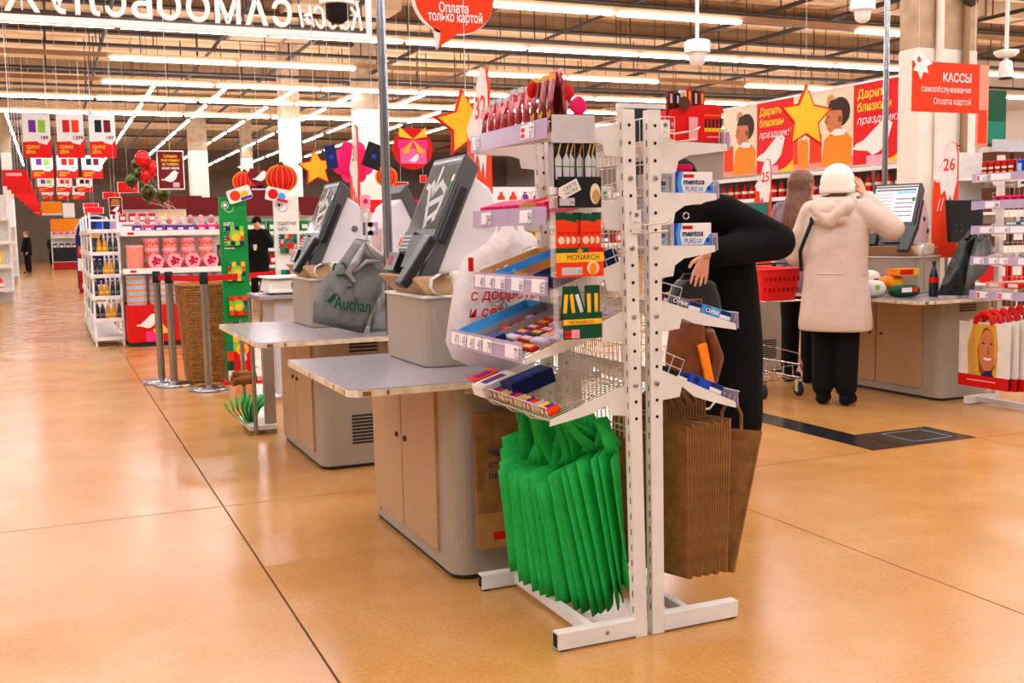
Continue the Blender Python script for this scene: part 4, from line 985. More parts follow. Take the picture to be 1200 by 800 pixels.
class Fig:
    def __init__(s, label, loc, ang, H, lean=0., name='person'):
        s.f = V((math.cos(ang), math.sin(ang), 0)); s.r = V((math.sin(ang), -math.cos(ang), 0)); s.o = V(loc); s.k = H/1.72; s.lean = lean
        s.t = thing(name, label, 'person', loc); s.body = []
    def p(s, a, b, z):
        bb = b+s.lean*max(0, z-.9); return s.o+(s.r*a+s.f*bb+UZ*z)*s.k
    def ring(s, a, b, z, ra, rb): return (s.p(a, b, z), ra*s.k, rb*s.k, (s.r, s.f))
    def basic(s, arms, stance=.09, head=(0, .02, 1.585), turn=0., nod=0., voxel=.009, feet=True):
        B = s.body; k = s.k
        for q in (-1, 1):
            B += [('c', s.p(q*.09, 0, .90), .088*k, s.p(q*stance, .01, .49), .058*k), ('c', s.p(q*stance, .01, .49), .056*k, s.p(q*stance, -.01, .09), .038*k), ('c', s.p(q*stance, -.02, .045), .036*k, s.p(q*(stance+.015), .15, .035), .03*k)]
        B.append(('l', [s.ring(0, 0, .84, .15, .11), s.ring(0, 0, .98, .165, .115), s.ring(0, .01, 1.12, .14, .10), s.ring(0, .01, 1.28, .17, .115), s.ring(0, 0, 1.40, .175, .10), s.ring(0, 0, 1.45, .09, .07)]))
        hx, hy, hz = head; hf = (s.f*math.cos(turn)+s.r*math.sin(turn)); hr = (s.r*math.cos(turn)-s.f*math.sin(turn)); hc = s.p(hx, hy, hz); s.hc, s.hf, s.hr = hc, hf, hr
        B += [('c', s.p(0, 0, 1.42), .055*k, hc-UZ*.07*k, .05*k)]
        B.append(('l', [(hc+UZ*z*k+hf*o*k, ra*k, rb*k, (hr, hf)) for z, ra, rb, o in ((-.125, .03, .03, .05), (-.10, .05, .055, .035), (-.05, .066, .085, .01), (0, .075, .097, 0), (.05, .075, .098, -.004), (.09, .058, .08, -.008), (.112, .03, .045, -.008))]))
        B += [('c', hc+hf*.092*k+UZ*.005*k, .010*k, hc+hf*.114*k-UZ*.028*k, .013*k)]
        for q in (-1, 1): B.append(('c', hc+hr*q*.078*k-UZ*.02*k, .012*k, hc+hr*q*.08*k+UZ*.02*k, .014*k))
        s.arms = arms
        for q, sh, el, wr, pd, fd, td in arms:
            sh, el, wr = s.p(*sh), s.p(*el), s.p(*wr); vec = lambda v: s.r*v[0]+s.f*v[1]+UZ*v[2]
            B += [('c', sh, .052*k, el, .042*k), ('c', el, .042*k, wr, .027*k)]
            hand(B, wr, vec(pd), vec(fd), vec(td), k)
        s.mesh = blob('body', B, voxel*k, 'skin', s.t)
        fm = MB()
        for q in (-1, 1): fm.ball(hc+hf*.089*k+hr*q*.031*k+UZ*.006*k, (.009*k,)*3, 'white', 8, 6); fm.ball(hc+hf*.096*k+hr*q*.031*k+UZ*.006*k, (.0045*k,)*3, 'ink', 8, 6)
        fm.build('eyes', s.mesh)
        MB().tube([hc+hf*.089*k-hr*.022*k-UZ*.062*k, hc+hf*.098*k-UZ*.060*k, hc+hf*.089*k+hr*.022*k-UZ*.062*k], .005*k, 'salmon', 6).build('mouth', s.mesh)
        fm = MB()
        for q in (-1, 1): fm.tube([hc+hf*.086*k+hr*q*.048*k+UZ*.026*k, hc+hf*.094*k+hr*q*.03*k+UZ*.031*k, hc+hf*.097*k+hr*q*.014*k+UZ*.026*k], .004*k, 'hair_print', 5)
        fm.build('brows', s.mesh)
    def trousers(s, m, stance=.09, top=.98, wide=1.0, hem=.07, voxel=.012):
        k = s.k; P = []
        for q in (-1, 1): P += [('c', s.p(q*.088, 0, .90), .102*k*wide, s.p(q*stance, .01, .49), .078*k*wide), ('c', s.p(q*stance, .01, .49), .078*k*wide, s.p(q*stance, -.005, hem+.06), .070*k*wide)]
        P.append(('l', [s.ring(0, 0, .82, .17, .125), s.ring(0, 0, top, .17, .12)])); return blob('trousers', P, voxel*k, m, s.t)
    def shoes(s, m, stance=.09):
        k = s.k
        for q in (-1, 1): blob('shoe', [('c', s.p(q*stance, -.04, .045), .043*k, s.p(q*(stance+.01), .13, .037), .036*k), ('c', s.p(q*stance, -.02, .05), .046*k, s.p(q*stance, -.01, .12), .046*k)], .011*k, m, s.t, 2)
    def coat(s, m, rings, sleeve=(.075, .07, .055), voxel=.012, extra=(), smooth=4, cuff=.92):
        P = [('l', [s.ring(*r) for r in rings])]+list(extra); k = s.k
        for q, sh, el, wr, *_ in s.arms:
            a, b, c = s.p(*sh), s.p(*el), s.p(*wr); c = b.lerp(c, cuff)
            P += [('c', a, sleeve[0]*k, b, sleeve[1]*k), ('c', b, sleeve[1]*k, c, sleeve[2]*k)]
        return blob('coat', P, voxel*k, m, s.t, smooth)
# --- woman in the pale coat at the right-hand checkout
A = Fig('person in a long cream coat and white knitted hat, seen from behind', (5.12, 6.0, 0), math.radians(33), 1.70)
A.basic([(1, (.18, 0, 1.40), (.375, .05, 1.27), (.175, .08, 1.50), (-.35, -.05, .9), (-.7, -.1, .5), (-.3, -.9, 0)), (-1, (-.18, 0, 1.40), (-.30, .03, 1.09), (-.26, .27, 1.05), (0, 1, -.1), (.2, .8, -.3), (.9, .2, .3))], stance=.085, voxel=.006)
A.trousers('cloth_black', .085, wide=1.12); A.shoes('cloth_black', .085)
ct = A.coat('coat_white', [(0, 0, .545, .255, .20), (0, 0, .60, .258, .205), (0, 0, .80, .235, .19), (0, 0, .92, .222, .18), (0, 0, 1.05, .218, .175), (0, 0, 1.2, .225, .17), (0, 0, 1.34, .225, .15), (0, 0, 1.42, .185, .12), (0, 0, 1.475, .10, .085)], (.085, .088, .06),
            extra=[('e', A.p(0, -.09, 1.40), (.13, .10, .085)), ('c', A.p(-.10, -.08, 1.44), .05, A.p(.10, -.08, 1.44), .05), ('c', A.p(-.07, -.15, 1.34), .045, A.p(.07, -.15, 1.34), .045), ('c', A.p(-.12, -.05, 1.47), .04, A.p(-.05, .06, 1.49), .035), ('c', A.p(.12, -.05, 1.47), .04, A.p(.05, .06, 1.49), .035)])
m = MB(); m.tube([A.p(-.19, .05, 1.44), A.p(-.13, -.165, 1.32), A.p(-.21, -.16, 1.12), A.p(-.235, -.06, .98)], .014, 'ink', 6); m.build('bag_strap', ct)
m = MB()
m.tube([A.p(.225*math.cos(q)*1.02, .18*math.sin(q)*1.02, .955+.004*math.sin(3*q)) for q in [6.283*i/28 for i in range(28)]], .0045, 'coat_white', 5, True); m.build('waist_seam', ct)
blob('hood', [('c', A.p(-.11, -.13, 1.43), .05, A.p(0, -.19, 1.33), .05), ('c', A.p(.11, -.13, 1.43), .05, A.p(0, -.19, 1.33), .05), ('c', A.p(-.10, -.10, 1.455), .045, A.p(.10, -.10, 1.455), .045)], .012, 'coat_white', A.t, 4)
hc = A.hc; k = A.k
ht = blob('knitted_hat', [('l', [(hc+UZ*z, r, r2, (A.hr, A.hf)) for z, r, r2 in ((-.055, .112, .128), (.03, .114, .13), (.07, .105, .122), (.12, .075, .09), (.15, .032, .04))])], .008, 'knit_white', A.t, 5)
MB().lathe([(.112, 0), (.124, .006), (.126, .055), (.119, .064), (.11, .064)], hc-UZ*.06, 'knit_white', 28).build('turned_brim', ht)
MB().tube([hc-A.hr*.078-UZ*.045, hc-A.hf*.10-UZ*.055, hc+A.hr*.078-UZ*.045], .014, 'hair_print', 8).build('hair', A.t)
# --- person in black fur, bending over the far side of the island
Bf = Fig('person in a black furry coat bending forward behind the right rack', (3.17, 4.62, 0), math.radians(188), 1.66, lean=.30)
Bf.basic([(-1, (-.19, 0, 1.40), (-.27, -.27, 1.25), (-.33, .29, 1.20), (.1, .25, -.9), (.05, .1, -1), (.25, .9, .2)), (1, (.19, 0, 1.40), (.24, .05, 1.12), (.10, .25, 1.05), (-.3, 1, 0), (0, .6, -.6), (-.5, 0, .6))], head=(0, .10, 1.56), voxel=.006)
Bf.trousers('cloth_black', top=.95); Bf.shoes('cloth_black')
Bf.coat('fur_black', [(0, -.02, .20, .21, .19), (0, -.02, .30, .225, .2), (0, -.02, .7, .225, .2), (0, -.02, 1.0, .22, .2), (0, -.03, 1.2, .235, .21), (0, -.03, 1.36, .235, .18), (0, 0, 1.45, .15, .12)], (.105, .10, .075), voxel=.013, cuff=.86)
blob('hair', [('l', [(Bf.hc+UZ*z-Bf.hf*.012, r, r2, (Bf.hr, Bf.hf)) for z, r, r2 in ((-.09, .055, .06), (-.03, .084, .10), (.05, .088, .112), (.10, .066, .09), (.13, .03, .04))])], .01, 'cloth_black', Bf.t, 3)
# two bags carried by that person
p = W(814, 352, Y=4.42)
t = thing('handbag', 'black leather handbag held under the bent arm of the person in fur', 'handbag', (p.x, 4.42, p.z-.16)); q = p
blob('bag_body', [('l', [(q+V((0, 0, z)), rx, .05, (UX, UY)) for z, rx in ((-.13, .15), (-.10, .165), (0, .15), (.08, .12), (.11, .09))])], .01, 'leather_black', t, 4)
MB().tube([q+V((-.09, 0, .09)), q+V((-.06, .0, .13)), q+V((.06, .0, .13)), q+V((.09, 0, .09))], .008, 'leather_black', 6).build('handle', t)
rg = W(804, 253, Y=4.3); MB().tube([rg+V((.016*math.cos(a), 0, .016*math.sin(a))) for a in [.5236*i for i in range(12)]], .003, 'chrome', 5, True).build('ring', t)
p = W(812, 415, Y=4.25)
t = thing('handbag', 'brown leather bag hanging low between the sloping gum shelves', 'handbag', (p.x, 4.25, p.z-.2)); q = p
blob('bag_body', [('l', [(q+V((-.03, 0, z)), rx, .06, (UX, UY)) for z, rx in ((-.19, .08), (-.15, .12), (0, .115), (.12, .09), (.17, .07))])], .01, 'leather_brown', t, 4)
MB().hexa([q+V((.035, -.075, -.16)), q+V((.08, -.075, -.16)), q+V((.08, -.055, -.16)), q+V((.035, -.055, -.16))], [q+V((-.02, -.075, .05)), q+V((.03, -.075, .06)), q+V((.03, -.055, .06)), q+V((-.02, -.055, .05))], 'lorange').build('tag_flap', t, bevel=.006)
blob('side_pocket', [('c', q+V((.08, -.03, -.13)), .035, q+V((.115, -.03, -.02)), .035), ('c', q+V((.115, -.03, -.02)), .035, q+V((.07, -.03, .10)), .03)], .009, 'leather_brown', t, 3)
MB().tube([q+V((-.08, 0, .16)), q+V((-.04, -.02, .26)), q+V((.03, -.02, .26)), q+V((.03, 0, .16))], .009, 'leather_brown', 6).build('handle', t)
# --- long-haired woman beyond
Cw = Fig('person with long brown hair and mauve jacket beyond the cream coat', (W(938, 300, Y=7.0).x, 7.0, 0), math.radians(20), 1.74)
Cw.basic([(-1, (-.18, 0, 1.40), (-.22, .06, 1.12), (-.18, .30, 1.05), (.1, 1, 0), (0, .8, -.5), (.6, 0, .5)), (1, (.18, 0, 1.40), (.22, .06, 1.12), (.18, .30, 1.05), (-.1, 1, 0), (0, .8, -.5), (-.6, 0, .5))], turn=.15)
Cw.trousers('cloth_black'); Cw.shoes('cloth_black')
Cw.coat('jacket_mauve', [(0, 0, .74, .205, .16), (0, 0, .85, .20, .15), (0, 0, 1.05, .185, .14), (0, 0, 1.25, .205, .15), (0, 0, 1.38, .205, .125), (0, 0, 1.46, .10, .08)])
h = Cw.hc
blob('hair', [('l', [(h+UZ*z-Cw.hf*o, r, r2, (Cw.hr, Cw.hf)) for z, r, r2, o in ((-.36, .10, .05, .12), (-.28, .12, .065, .11), (-.15, .10, .075, .08), (-.04, .09, .09, .035), (.05, .09, .11, .02), (.10, .07, .09, .015), (.132, .03, .05, .01))])], .01, 'hair_brown', Cw.t, 3)
g = MB(); 
for q in (-1, 1): g.tube([h+Cw.hf*.105+Cw.hr*(q*.034+.024*math.cos(a))+UZ*(.004+.018*math.sin(a)) for a in [.6283*i for i in range(10)]], .002, 'ink', 5, True); g.tube([h+Cw.hf*.10+Cw.hr*q*.06+UZ*.006, h+Cw.hr*q*.083+UZ*.004], .002, 'ink', 5)
g.build('glasses', Cw.t)
# --- man in black eating, back in the store
Dm = Fig('person in black coat and hat, hand at mouth, beside the green sign', (3.86, 21.8, 0), math.radians(268), 1.70)
Dm.basic([(-1, (-.18, 0, 1.40), (-.26, .06, 1.14), (-.05, .17, 1.46), (.3, -.2, 1), (0, -.8, .6), (.6, 0, .3)), (1, (.18, 0, 1.40), (.25, .02, 1.12), (.12, .25, 1.06), (-.3, .9, .1), (-.5, .5, 0), (-.2, .2, .9))], voxel=.012)
Dm.trousers('cloth_black', voxel=.016); Dm.shoes('cloth_black')
Dm.coat('cloth_black', [(0, 0, .50, .22, .17), (0, 0, .8, .215, .165), (0, 0, 1.1, .21, .16), (0, 0, 1.34, .215, .14), (0, 0, 1.47, .10, .08)], voxel=.016)
blob('hat', [('l', [(Dm.hc+UZ*z-Dm.hf*.006, r, r2, (Dm.hr, Dm.hf)) for z, r, r2 in ((-.0, .096, .115), (.06, .094, .112), (.11, .07, .085), (.14, .03, .035))])], .012, 'cloth_black', Dm.t, 3)
p = Dm.p(.10, .34, 1.07); tag(MB().lathe([(.028, 0), (.038, .11), (.04, .112), (.034, .108)], p-UZ*.03, 'paper', 14).build('paper_cup', None, loc=p), 'white paper cup held by the person in black', 'cup')
# --- two shoppers far down the aisle
for lb, px, py, Hh, ang, m in (('person in black walking far down the left aisle', 33, 305, 1.74, 3.6, 'cloth_black'), ('person in grey standing far back by the bakery shelves', 62, 300.5, 1.66, 1.2, 'darkgrey')):
    base = W(px, py, Y=48 if m == 'cloth_black' else 62); base.z = 0
    E_ = Fig(lb, base, ang, Hh)
    E_.basic([(q, (q*.18, 0, 1.40), (q*.25, .02, 1.12), (q*.22, .12, .88), (0, .2, -1), (0, .3, -.9), (-q*.3, .9, 0)) for q in (-1, 1)], voxel=.02, stance=.12)
    E_.trousers('cloth_black', .12, voxel=.025); E_.shoes('ink', .12); E_.coat(m, [(0, 0, .72, .20, .15), (0, 0, 1.1, .20, .15), (0, 0, 1.34, .21, .13), (0, 0, 1.46, .10, .08)], voxel=.025)
    blob('hair', [('e', E_.hc+UZ*.03-E_.hf*.015, (.088, .10, .095))], .02, 'hair_brown', E_.t, 2)

# --- trolley with a red basket
tr = thing('basket_trolley', 'chrome wire trolley on casters beside the cream coat', 'trolley', (5.0, 6.65, 0))
x0, x1, y0, y1 = 4.80, 5.17, 6.42, 6.98
for i, (x, y) in enumerate(((x0+.02, y0+.02), (x1-.02, y0+.02), (x0+.02, y1-.02), (x1-.02, y1-.02))):
    c = MB().lathe([(.045, 0), (.055, .006), (.055, .022), (.045, .028)], (x-.014, y, .055), 'rubber', 16, UX).build('wheel', tr)
    MB().lathe([(.022, 0), (.022, .032)], (x-.016, y, .055), 'chrome', 12, UX).build('hub', c)
    f = MB(); f.box(x-.02, x-.017, y-.02, y+.02, .05, .13, 'chrome'); f.box(x+.017, x+.02, y-.02, y+.02, .05, .13, 'chrome'); f.box(x-.02, x+.02, y-.02, y+.02, .13, .135, 'chrome'); f.build('caster_fork', tr)
w = MB()
for z, gx in ((.14, 0), (.24, .0)): w.tube([(x0-gx, y0, z), (x1+gx, y0, z), (x1+gx, y1, z), (x0-gx, y1, z)], .006, 'chrome', 6, True)
for i in range(6): y = y0+(y1-y0)*i/5; w.tube([(x0, y, .24), (x0, y, .14), (x1, y, .14), (x1, y, .24)], .003, 'chrome', 5)
for i in range(5): x = x0+(x1-x0)*i/4; w.tube([(x, y0, .24), (x, y0, .14), (x, y1, .14), (x, y1, .24)], .003, 'chrome', 5)
w.tube([(x0-.02, y0, .24), (x0-.02, y0-.0, .42), (x1-.04, y0, .33), (x1, y0, .24)], .005, 'chrome', 6)
w.build('lower_tray', tr)
w = MB()
for x in (x0+.03, x1-.03):
    w.tube([(x, y1-.03, .14), (x, y1-.03, .73), (x, y0-.02, .73)], .008, 'chrome', 6)
w.tube([(x0+.03, y0-.02, .73), (x1-.03, y0-.02, .73)], .008, 'chrome', 6); w.tube([(x0+.03, y1-.03, .73), (x1-.03, y1-.03, .73)], .008, 'chrome', 6)
w.tube([(x0+.03, y1-.03, .73), (x0+.03, y1+.08, 1.0), (x1-.03, y1+.08, 1.0), (x1-.03, y1-.03, .73)], .008, 'chrome', 6)
w.build('upper_frame', tr)
b0 = thing('shopping_basket', 'bright red plastic shopping basket on the trolley', 'basket', (4.985, 6.68, .738))
o1 = rrect(.30, .46, .04); o2 = rrect(.36, .54, .05); n = len(o1); vs = []
for sc_, z in ((o1, .738), (o2, .965)): vs += [(4.985+p[0], 6.68+p[1], z) for p in sc_]
MB().add(vs, [(i, (i+1) % n, n+(i+1) % n, n+i) for i in range(n)]+[tuple(reversed(range(n)))], 'red_plastic').build('shell', b0, solid=.006)
MB().tube([(4.985+p[0]*1.02, 6.68+p[1]*1.02, .965) for p in o2], .011, 'red_plastic', 6, True).build('rim', b0)
MB().tube([(4.80, 6.68, .965), (4.80, 6.60, 1.0), (4.985, 6.52, 1.01), (5.17, 6.60, 1.0), (5.17, 6.68, .965)], .007, 'darkgrey', 6).build('handle', b0)
m = MB()
for i in range(8): m.box(4.82+.042*i, 4.835+.042*i, 6.4235, 6.43, .80, .83, 'deepred'); m.box(4.82+.042*i, 4.835+.042*i, 6.41, 6.418, .88, .91, 'deepred')
m.build('slots', b0)
# ================================================================== RIGHT-HAND SIDE
counter(5.72, 'beige checkout cabinet at right behind the cream coat, two wide doors', 'beige edged packing top at the right checkout', x0=5.84, x1=6.36, ylen=1.15, slabx=5.40, slaby=-.24, slabl=1.33)
terminal((5.88, 5.98, .7595), 'lit self-checkout terminal beside the cream coat, blue-white screen', rot=math.radians(22), lit=True)
def pole(px, y, label, top=CZ, base=0.):
    p = W(px, 250, Y=y); t = thing('chrome_pole', label, 'pole', (p.x, y, base))
    MB().cyl((p.x, y, base), (p.x, y, top), .024, 'brushed', 14).build('tube', t)
    MB().lathe([(.07, 0), (.07, .008), (.03, .012), (.03, .05)], (p.x, y, base), 'steel', 18).build('floor_flange', t)
pole(453.5, 5.36, 'chrome pole rising past the gift decoration to the ceiling'); pole(1036, 7.25, 'chrome pole right of the cream coat rising to the ceiling')
# groceries on the right packing top
def G(px, y): p = W(px, 345, Y=y); return p.x
def sack(name, label, c, r, m, prints=(), tilt=0):
    t = thing(name, label, 'grocery', (c[0], c[1], c[2]-r[2])); c = V(c)
    vs = []; n, k = 14, 8
    for i in range(k+1):
        a = math.pi*i/k
        for j in range(n):
            q = 6.28318*j/n; cq, sq = math.cos(q), math.sin(q); e = .6; sa = math.sin(a)**.7
            x, y, z = sa*math.copysign(abs(cq)**e, cq), sa*math.copysign(abs(sq)**e, sq), -math.cos(a)
            z = math.copysign(abs(z)**.8, z); wob = 1+.06*math.sin(5*q+3*i)
            vs.append(c+V((x*r[0]*wob, y*r[1]*wob, z*r[2])))
    MB().add(vs, [(i*n+j, i*n+(j+1) % n, (i+1)*n+(j+1) % n, (i+1)*n+j) for i in range(k) for j in range(n)], m, True).build('pouch', t)
    for (dx, dz, w, h, mm) in prints: MB().obox(c+V((dx, -r[1]*.98, dz)), UX*w, UY*.003, UZ*h, mm).build('print', t)
    return t
sack('white_pouch', 'grey-white crinkled pouch with a green dot, nearest the cream coat', (5.47, 6.02, .822), (.085, .08, .062), 'offwhite', ((-.02, .01, .02, .016, 'lime'),))
sack('white_pouch', 'white and brown pouch leaning on the snack packs', (5.56, 6.15, .855), (.085, .06, .095), 'paper', ((.02, .02, .03, .012, 'brown'),))
sack('snack_pouch', 'yellow and orange snack pouch in the groceries', (5.65, 6.02, .86), (.10, .06, .05), 'lorange', ((.0, .0, .05, .02, 'yellow'),))
sack('snack_pouch', 'dark green pouch with white wave, front of the groceries', (5.62, 5.86, .805), (.125, .06, .045), 'dgreen', ((-.03, .01, .045, .016, 'white'), (.05, .01, .02, .014, 'orange')))
x = 5.86; t = thing('snack_carton', 'flat yellow-orange snack carton on top of the groceries', 'grocery', (5.72, 5.96, .91)); MB().box(5.62, 5.82, 5.92, 6.03, .91, .96, 'lorange').build('carton', t, bevel=.003); MB().rect(5.64, 5.76, .918, .952, (0, 5.9195, 0), UX, UZ, 'red').build('print', t); MB().rect(5.77, 5.815, .914, .956, (0, 5.9193, 0), UX, UZ, 'yellow', .001).build('print', t)
def bottle(label, x, y, z, h, r, m, cap, band):
    t = thing('bottle', label, 'bottle', (x, y, z)); MB().lathe([(r*.9, 0), (r, .01), (r, h*.42), (r*.85, h*.5), (r*.95, h*.58), (r*.6, h*.75), (r*.36, h*.84), (r*.36, h*.93)], (x, y, z), m, 16).build('glass', t)
    MB().lathe([(r*.42, 0), (r*.42, h*.07)], (x, y, z+h*.93), cap, 12).build('cap', t)
    if band: MB().lathe([(r*1.02, 0), (r*1.02, h*.16)], (x, y, z+h*.40 if h > .2 else z+h*.2), band, 16).build('paper_label', t)
    return t
bottle('dark cola bottle with red label on the right packing top', 5.83, 5.79, .76, .25, .034, 'bottle_dark', 'ink', 'red')
p = W(1038, 330, Y=6.0); bottle('small dark bottle behind the pouches on the right packing top', 5.50, 6.30, .76, .26, .03, 'bottle_dark', 'ink', None)
# monitor seen from behind and its post, right of the terminal
t = thing('monitor', 'black monitor seen from behind over the hanging bags at right', 'monitor', (6.2, 5.95, 1.05)); a, b = W(1112, 234, Y=5.9), W(1152, 283, Y=5.9)
MB().hexa([(a.x+.03, 5.9, b.z), (b.x-.01, 5.9, b.z), (b.x-.01, 5.94, b.z), (a.x+.03, 5.94, b.z)], [(a.x, 5.9, a.z), (b.x+.0, 5.9, a.z), (b.x, 5.94, a.z), (a.x, 5.94, a.z)], 'term_dark').build('back_shell', t, bevel=.006)
m = MB()
for i in range(2):
    for j in range(2): m.lathe([(.006, 0), (.005, .003)], (a.x+.08+.05*i, 5.899, b.z+.08+.05*j), 'midgrey', 8, (0, -1, 0))
m.build('mount_screws', t); MB().cyl(((a.x+b.x)/2, 5.95, .7595), ((a.x+b.x)/2, 5.95, b.z+.04), .018, 'darkgrey', 10).build('stem', t)
MB().box(b.x-.09, b.x-.02, 5.896, 5.899, b.z+.03, b.z+.07, 'lgrey').build('sticker', t)
# black and silver plastic bags bunched at the right checkout
def bag_stack(label, name, top, corners, y, m1, n, group=None, off=(.0, .012, 0), print_fn=None, handle=True):
    t = thing(name, label, 'bag', (top.x, y, corners[0].z), group)
    ly = MB()
    c = [V(q) for q in corners]; out = []
    for i in range(7):
        s = i/6; row = []
        for j in range(7):
            q = j/6; b = c[0].lerp(c[1], q); tp = top+V(((q-.5)*.10, 0, 0)); e = s**.75
            pnt = b.lerp(tp, e); pnt = pnt+V((0, -.028*math.sin(3.14*q)*(1-s*.4)+.012*math.sin(9*q+4*s), 0))
            row.append(pnt)
        out.append(row)
    MB().grid(out, m1).build('front_sheet', t, solid=.002)
    for k in range(1, n):
        o2 = [[p+V((off[0]*k, off[1]*k, off[2]*k)) for p in r] for r in out]; MB().grid(o2, m1).build('sheet', t, solid=.002)
    if print_fn: print_fn(t, out)
    if handle:
        MB().tube([top+V((-.05, -.01, -.02)), top+V((-.03, -.02, .03)), top+V((0, -.01, .05)), top+V((.03, 0, .02)), top+V((.05, .0, -.03))], [.02, .016, .012, .014, .018], m1, 7).build('handles', t)
    return t
tp = W(1138, 276, Y=5.62)
bag_stack('black plastic bag bundle hanging at the right checkout', 'plastic_bag', tp, [W(1103, 346, Y=5.62), W(1142, 346, Y=5.62)], 5.62, 'poly_black', 4)
bag_stack('shiny grey plastic bag bundle beside the black one at right', 'plastic_bag', tp+V((.06, -.05, -.01)), [W(1134, 338, Y=5.55), W(1166, 300, Y=5.55)], 5.55, 'poly_grey', 3)
# right rack (cut by the photo edge): shelves face -X
rk2 = thing('display_rack', 'white rack with red candy and price rails at the right photo edge', 'rack', (6.1, 5.2, 0))
for y in (4.68, 5.52):
    MB().box(6.16, 6.20, y, y+.04, 0, 1.75, 'rack_white').build('upright', rk2, bevel=.002); MB().box(5.90, 6.16, y, y+.04, .006, .06, 'rack_white').build('foot', rk2, bevel=.002)
MB().box(6.0, 6.03, 4.72, 5.52, .015, .05, 'rack_white').build('stringer', rk2)
g = MB(); y = 4.74
while y < 5.52: g.tube([(6.18, y, .5), (6.18, y, 1.72)], .0018, 'wire', 4); y += .04
z = .5
while z < 1.74: g.tube([(6.18, 4.72, z), (6.18, 5.52, z)], .002, 'wire', 4); z += .08
g.build('back_grid', rk2)['kind'] = 'stuff'
zs = [1.57, 1.385, 1.215, 1.005, .77]
for k, z in enumerate(zs): wire_shelf(rk2, 6.16, 5.90, z+.06, z, 4.71, 5.52, -1, (.058, 0), (((.05, .16, '!63'), (.2, .4, '')), ((.15, .3, '284'),), ((.1, .24, '40'), (.25, .4, '40'), (.41, .6, '66')), ((.04, .15, '47'), (.2, .3, '43'), (.31, .4, '43'), (.5, .7, '72')), ((.08, .2, '!4'), (.3, .45, '!3')))[k], step=.05)
for k in range(5):
    y = 5.46-.055*k; c = (5.96, y, 1.60); t = thing('candy_pack', 'red candy pack, %s from the left on the right-edge top shelf' % nth(k+1), 'candy pack', c, 'red candy packs at the right edge'); MB().box(5.935, 5.965, y-.024, y+.024, 1.60, 1.70, 'foil_red').build('pouch', t, bevel=.006); MB().rect(-.02, .02, .045, .06, (5.9348, y, 1.60), -UY, UZ, 'cream').build('print', t); MB().rect(-.016, .016, .015, .03, (5.9348, y, 1.60), -UY, UZ, 'gold').build('print', t)
for k in range(5):
    y = 5.17-.055*k; nm = ('blue', 'violet')[k % 2]; t = thing('candy_pack', '%s candy pack, %s from the left beside the red packs at the right edge' % (nm, nth(k+1)), 'candy pack', (5.96, y, 1.60), 'blue and violet packs at the right edge'); MB().box(5.935, 5.965, y-.025, y+.025, 1.60, 1.695, ('blue', 'purple')[k % 2]).build('pouch', t, bevel=.006); MB().rect(-.016, .016, .02, .07, (5.9348, y, 1.60), -UY, UZ, ('skyblue', 'lpink')[k % 2]).build('print', t)
for k in range(6):
    y = 5.33-.065*k; t = thing('gum_carton', 'dark pink carton, %s from the left on the right-edge second shelf' % nth(k+1), 'carton', (5.97, y, 1.42), 'pink cartons at the right edge'); MB().box(5.93, 6.05, y-.031, y+.031, 1.425, 1.462, 'hotpink').build('carton', t, bevel=.002); MB().rect(-.02, .02, .01, .025, (5.9298, y, 1.425), -UY, UZ, 'maroon').build('print', t)
for k in range(5):
    y = 5.22-.12*k; m = ('teal', 'blue', 'lblue', 'orange', 'tan')[k]; t = thing('carton', '%s flat carton on the third shelf at the right edge' % ('teal', 'blue', 'light blue', 'orange', 'tan')[k], 'carton', (5.98, y, 1.25)); MB().box(5.93, 6.08, y-.055, y+.055, 1.262, 1.285, m).build('carton', t, bevel=.002); MB().rect(-.04, .04, .004, .018, (5.9298, y, 1.262), -UY, UZ, 'paper').build('print', t)
for k in range(4):
    y = 5.36-.16*k; t = thing('box_of_bars', ('orange', 'red', 'cream', 'maroon')[k]+' box on the lowest shelf at the right edge', 'carton', (5.98, y, .8)); MB().box(5.94, 6.1, y-.07, y+.07, .835, .872, ('salmon', 'red', 'cream', 'maroon')[k]).build('carton', t, bevel=.002); MB().rect(-.04, .04, .008, .03, (5.9398, y, .835), -UY, UZ, 'paper').build('print', t)
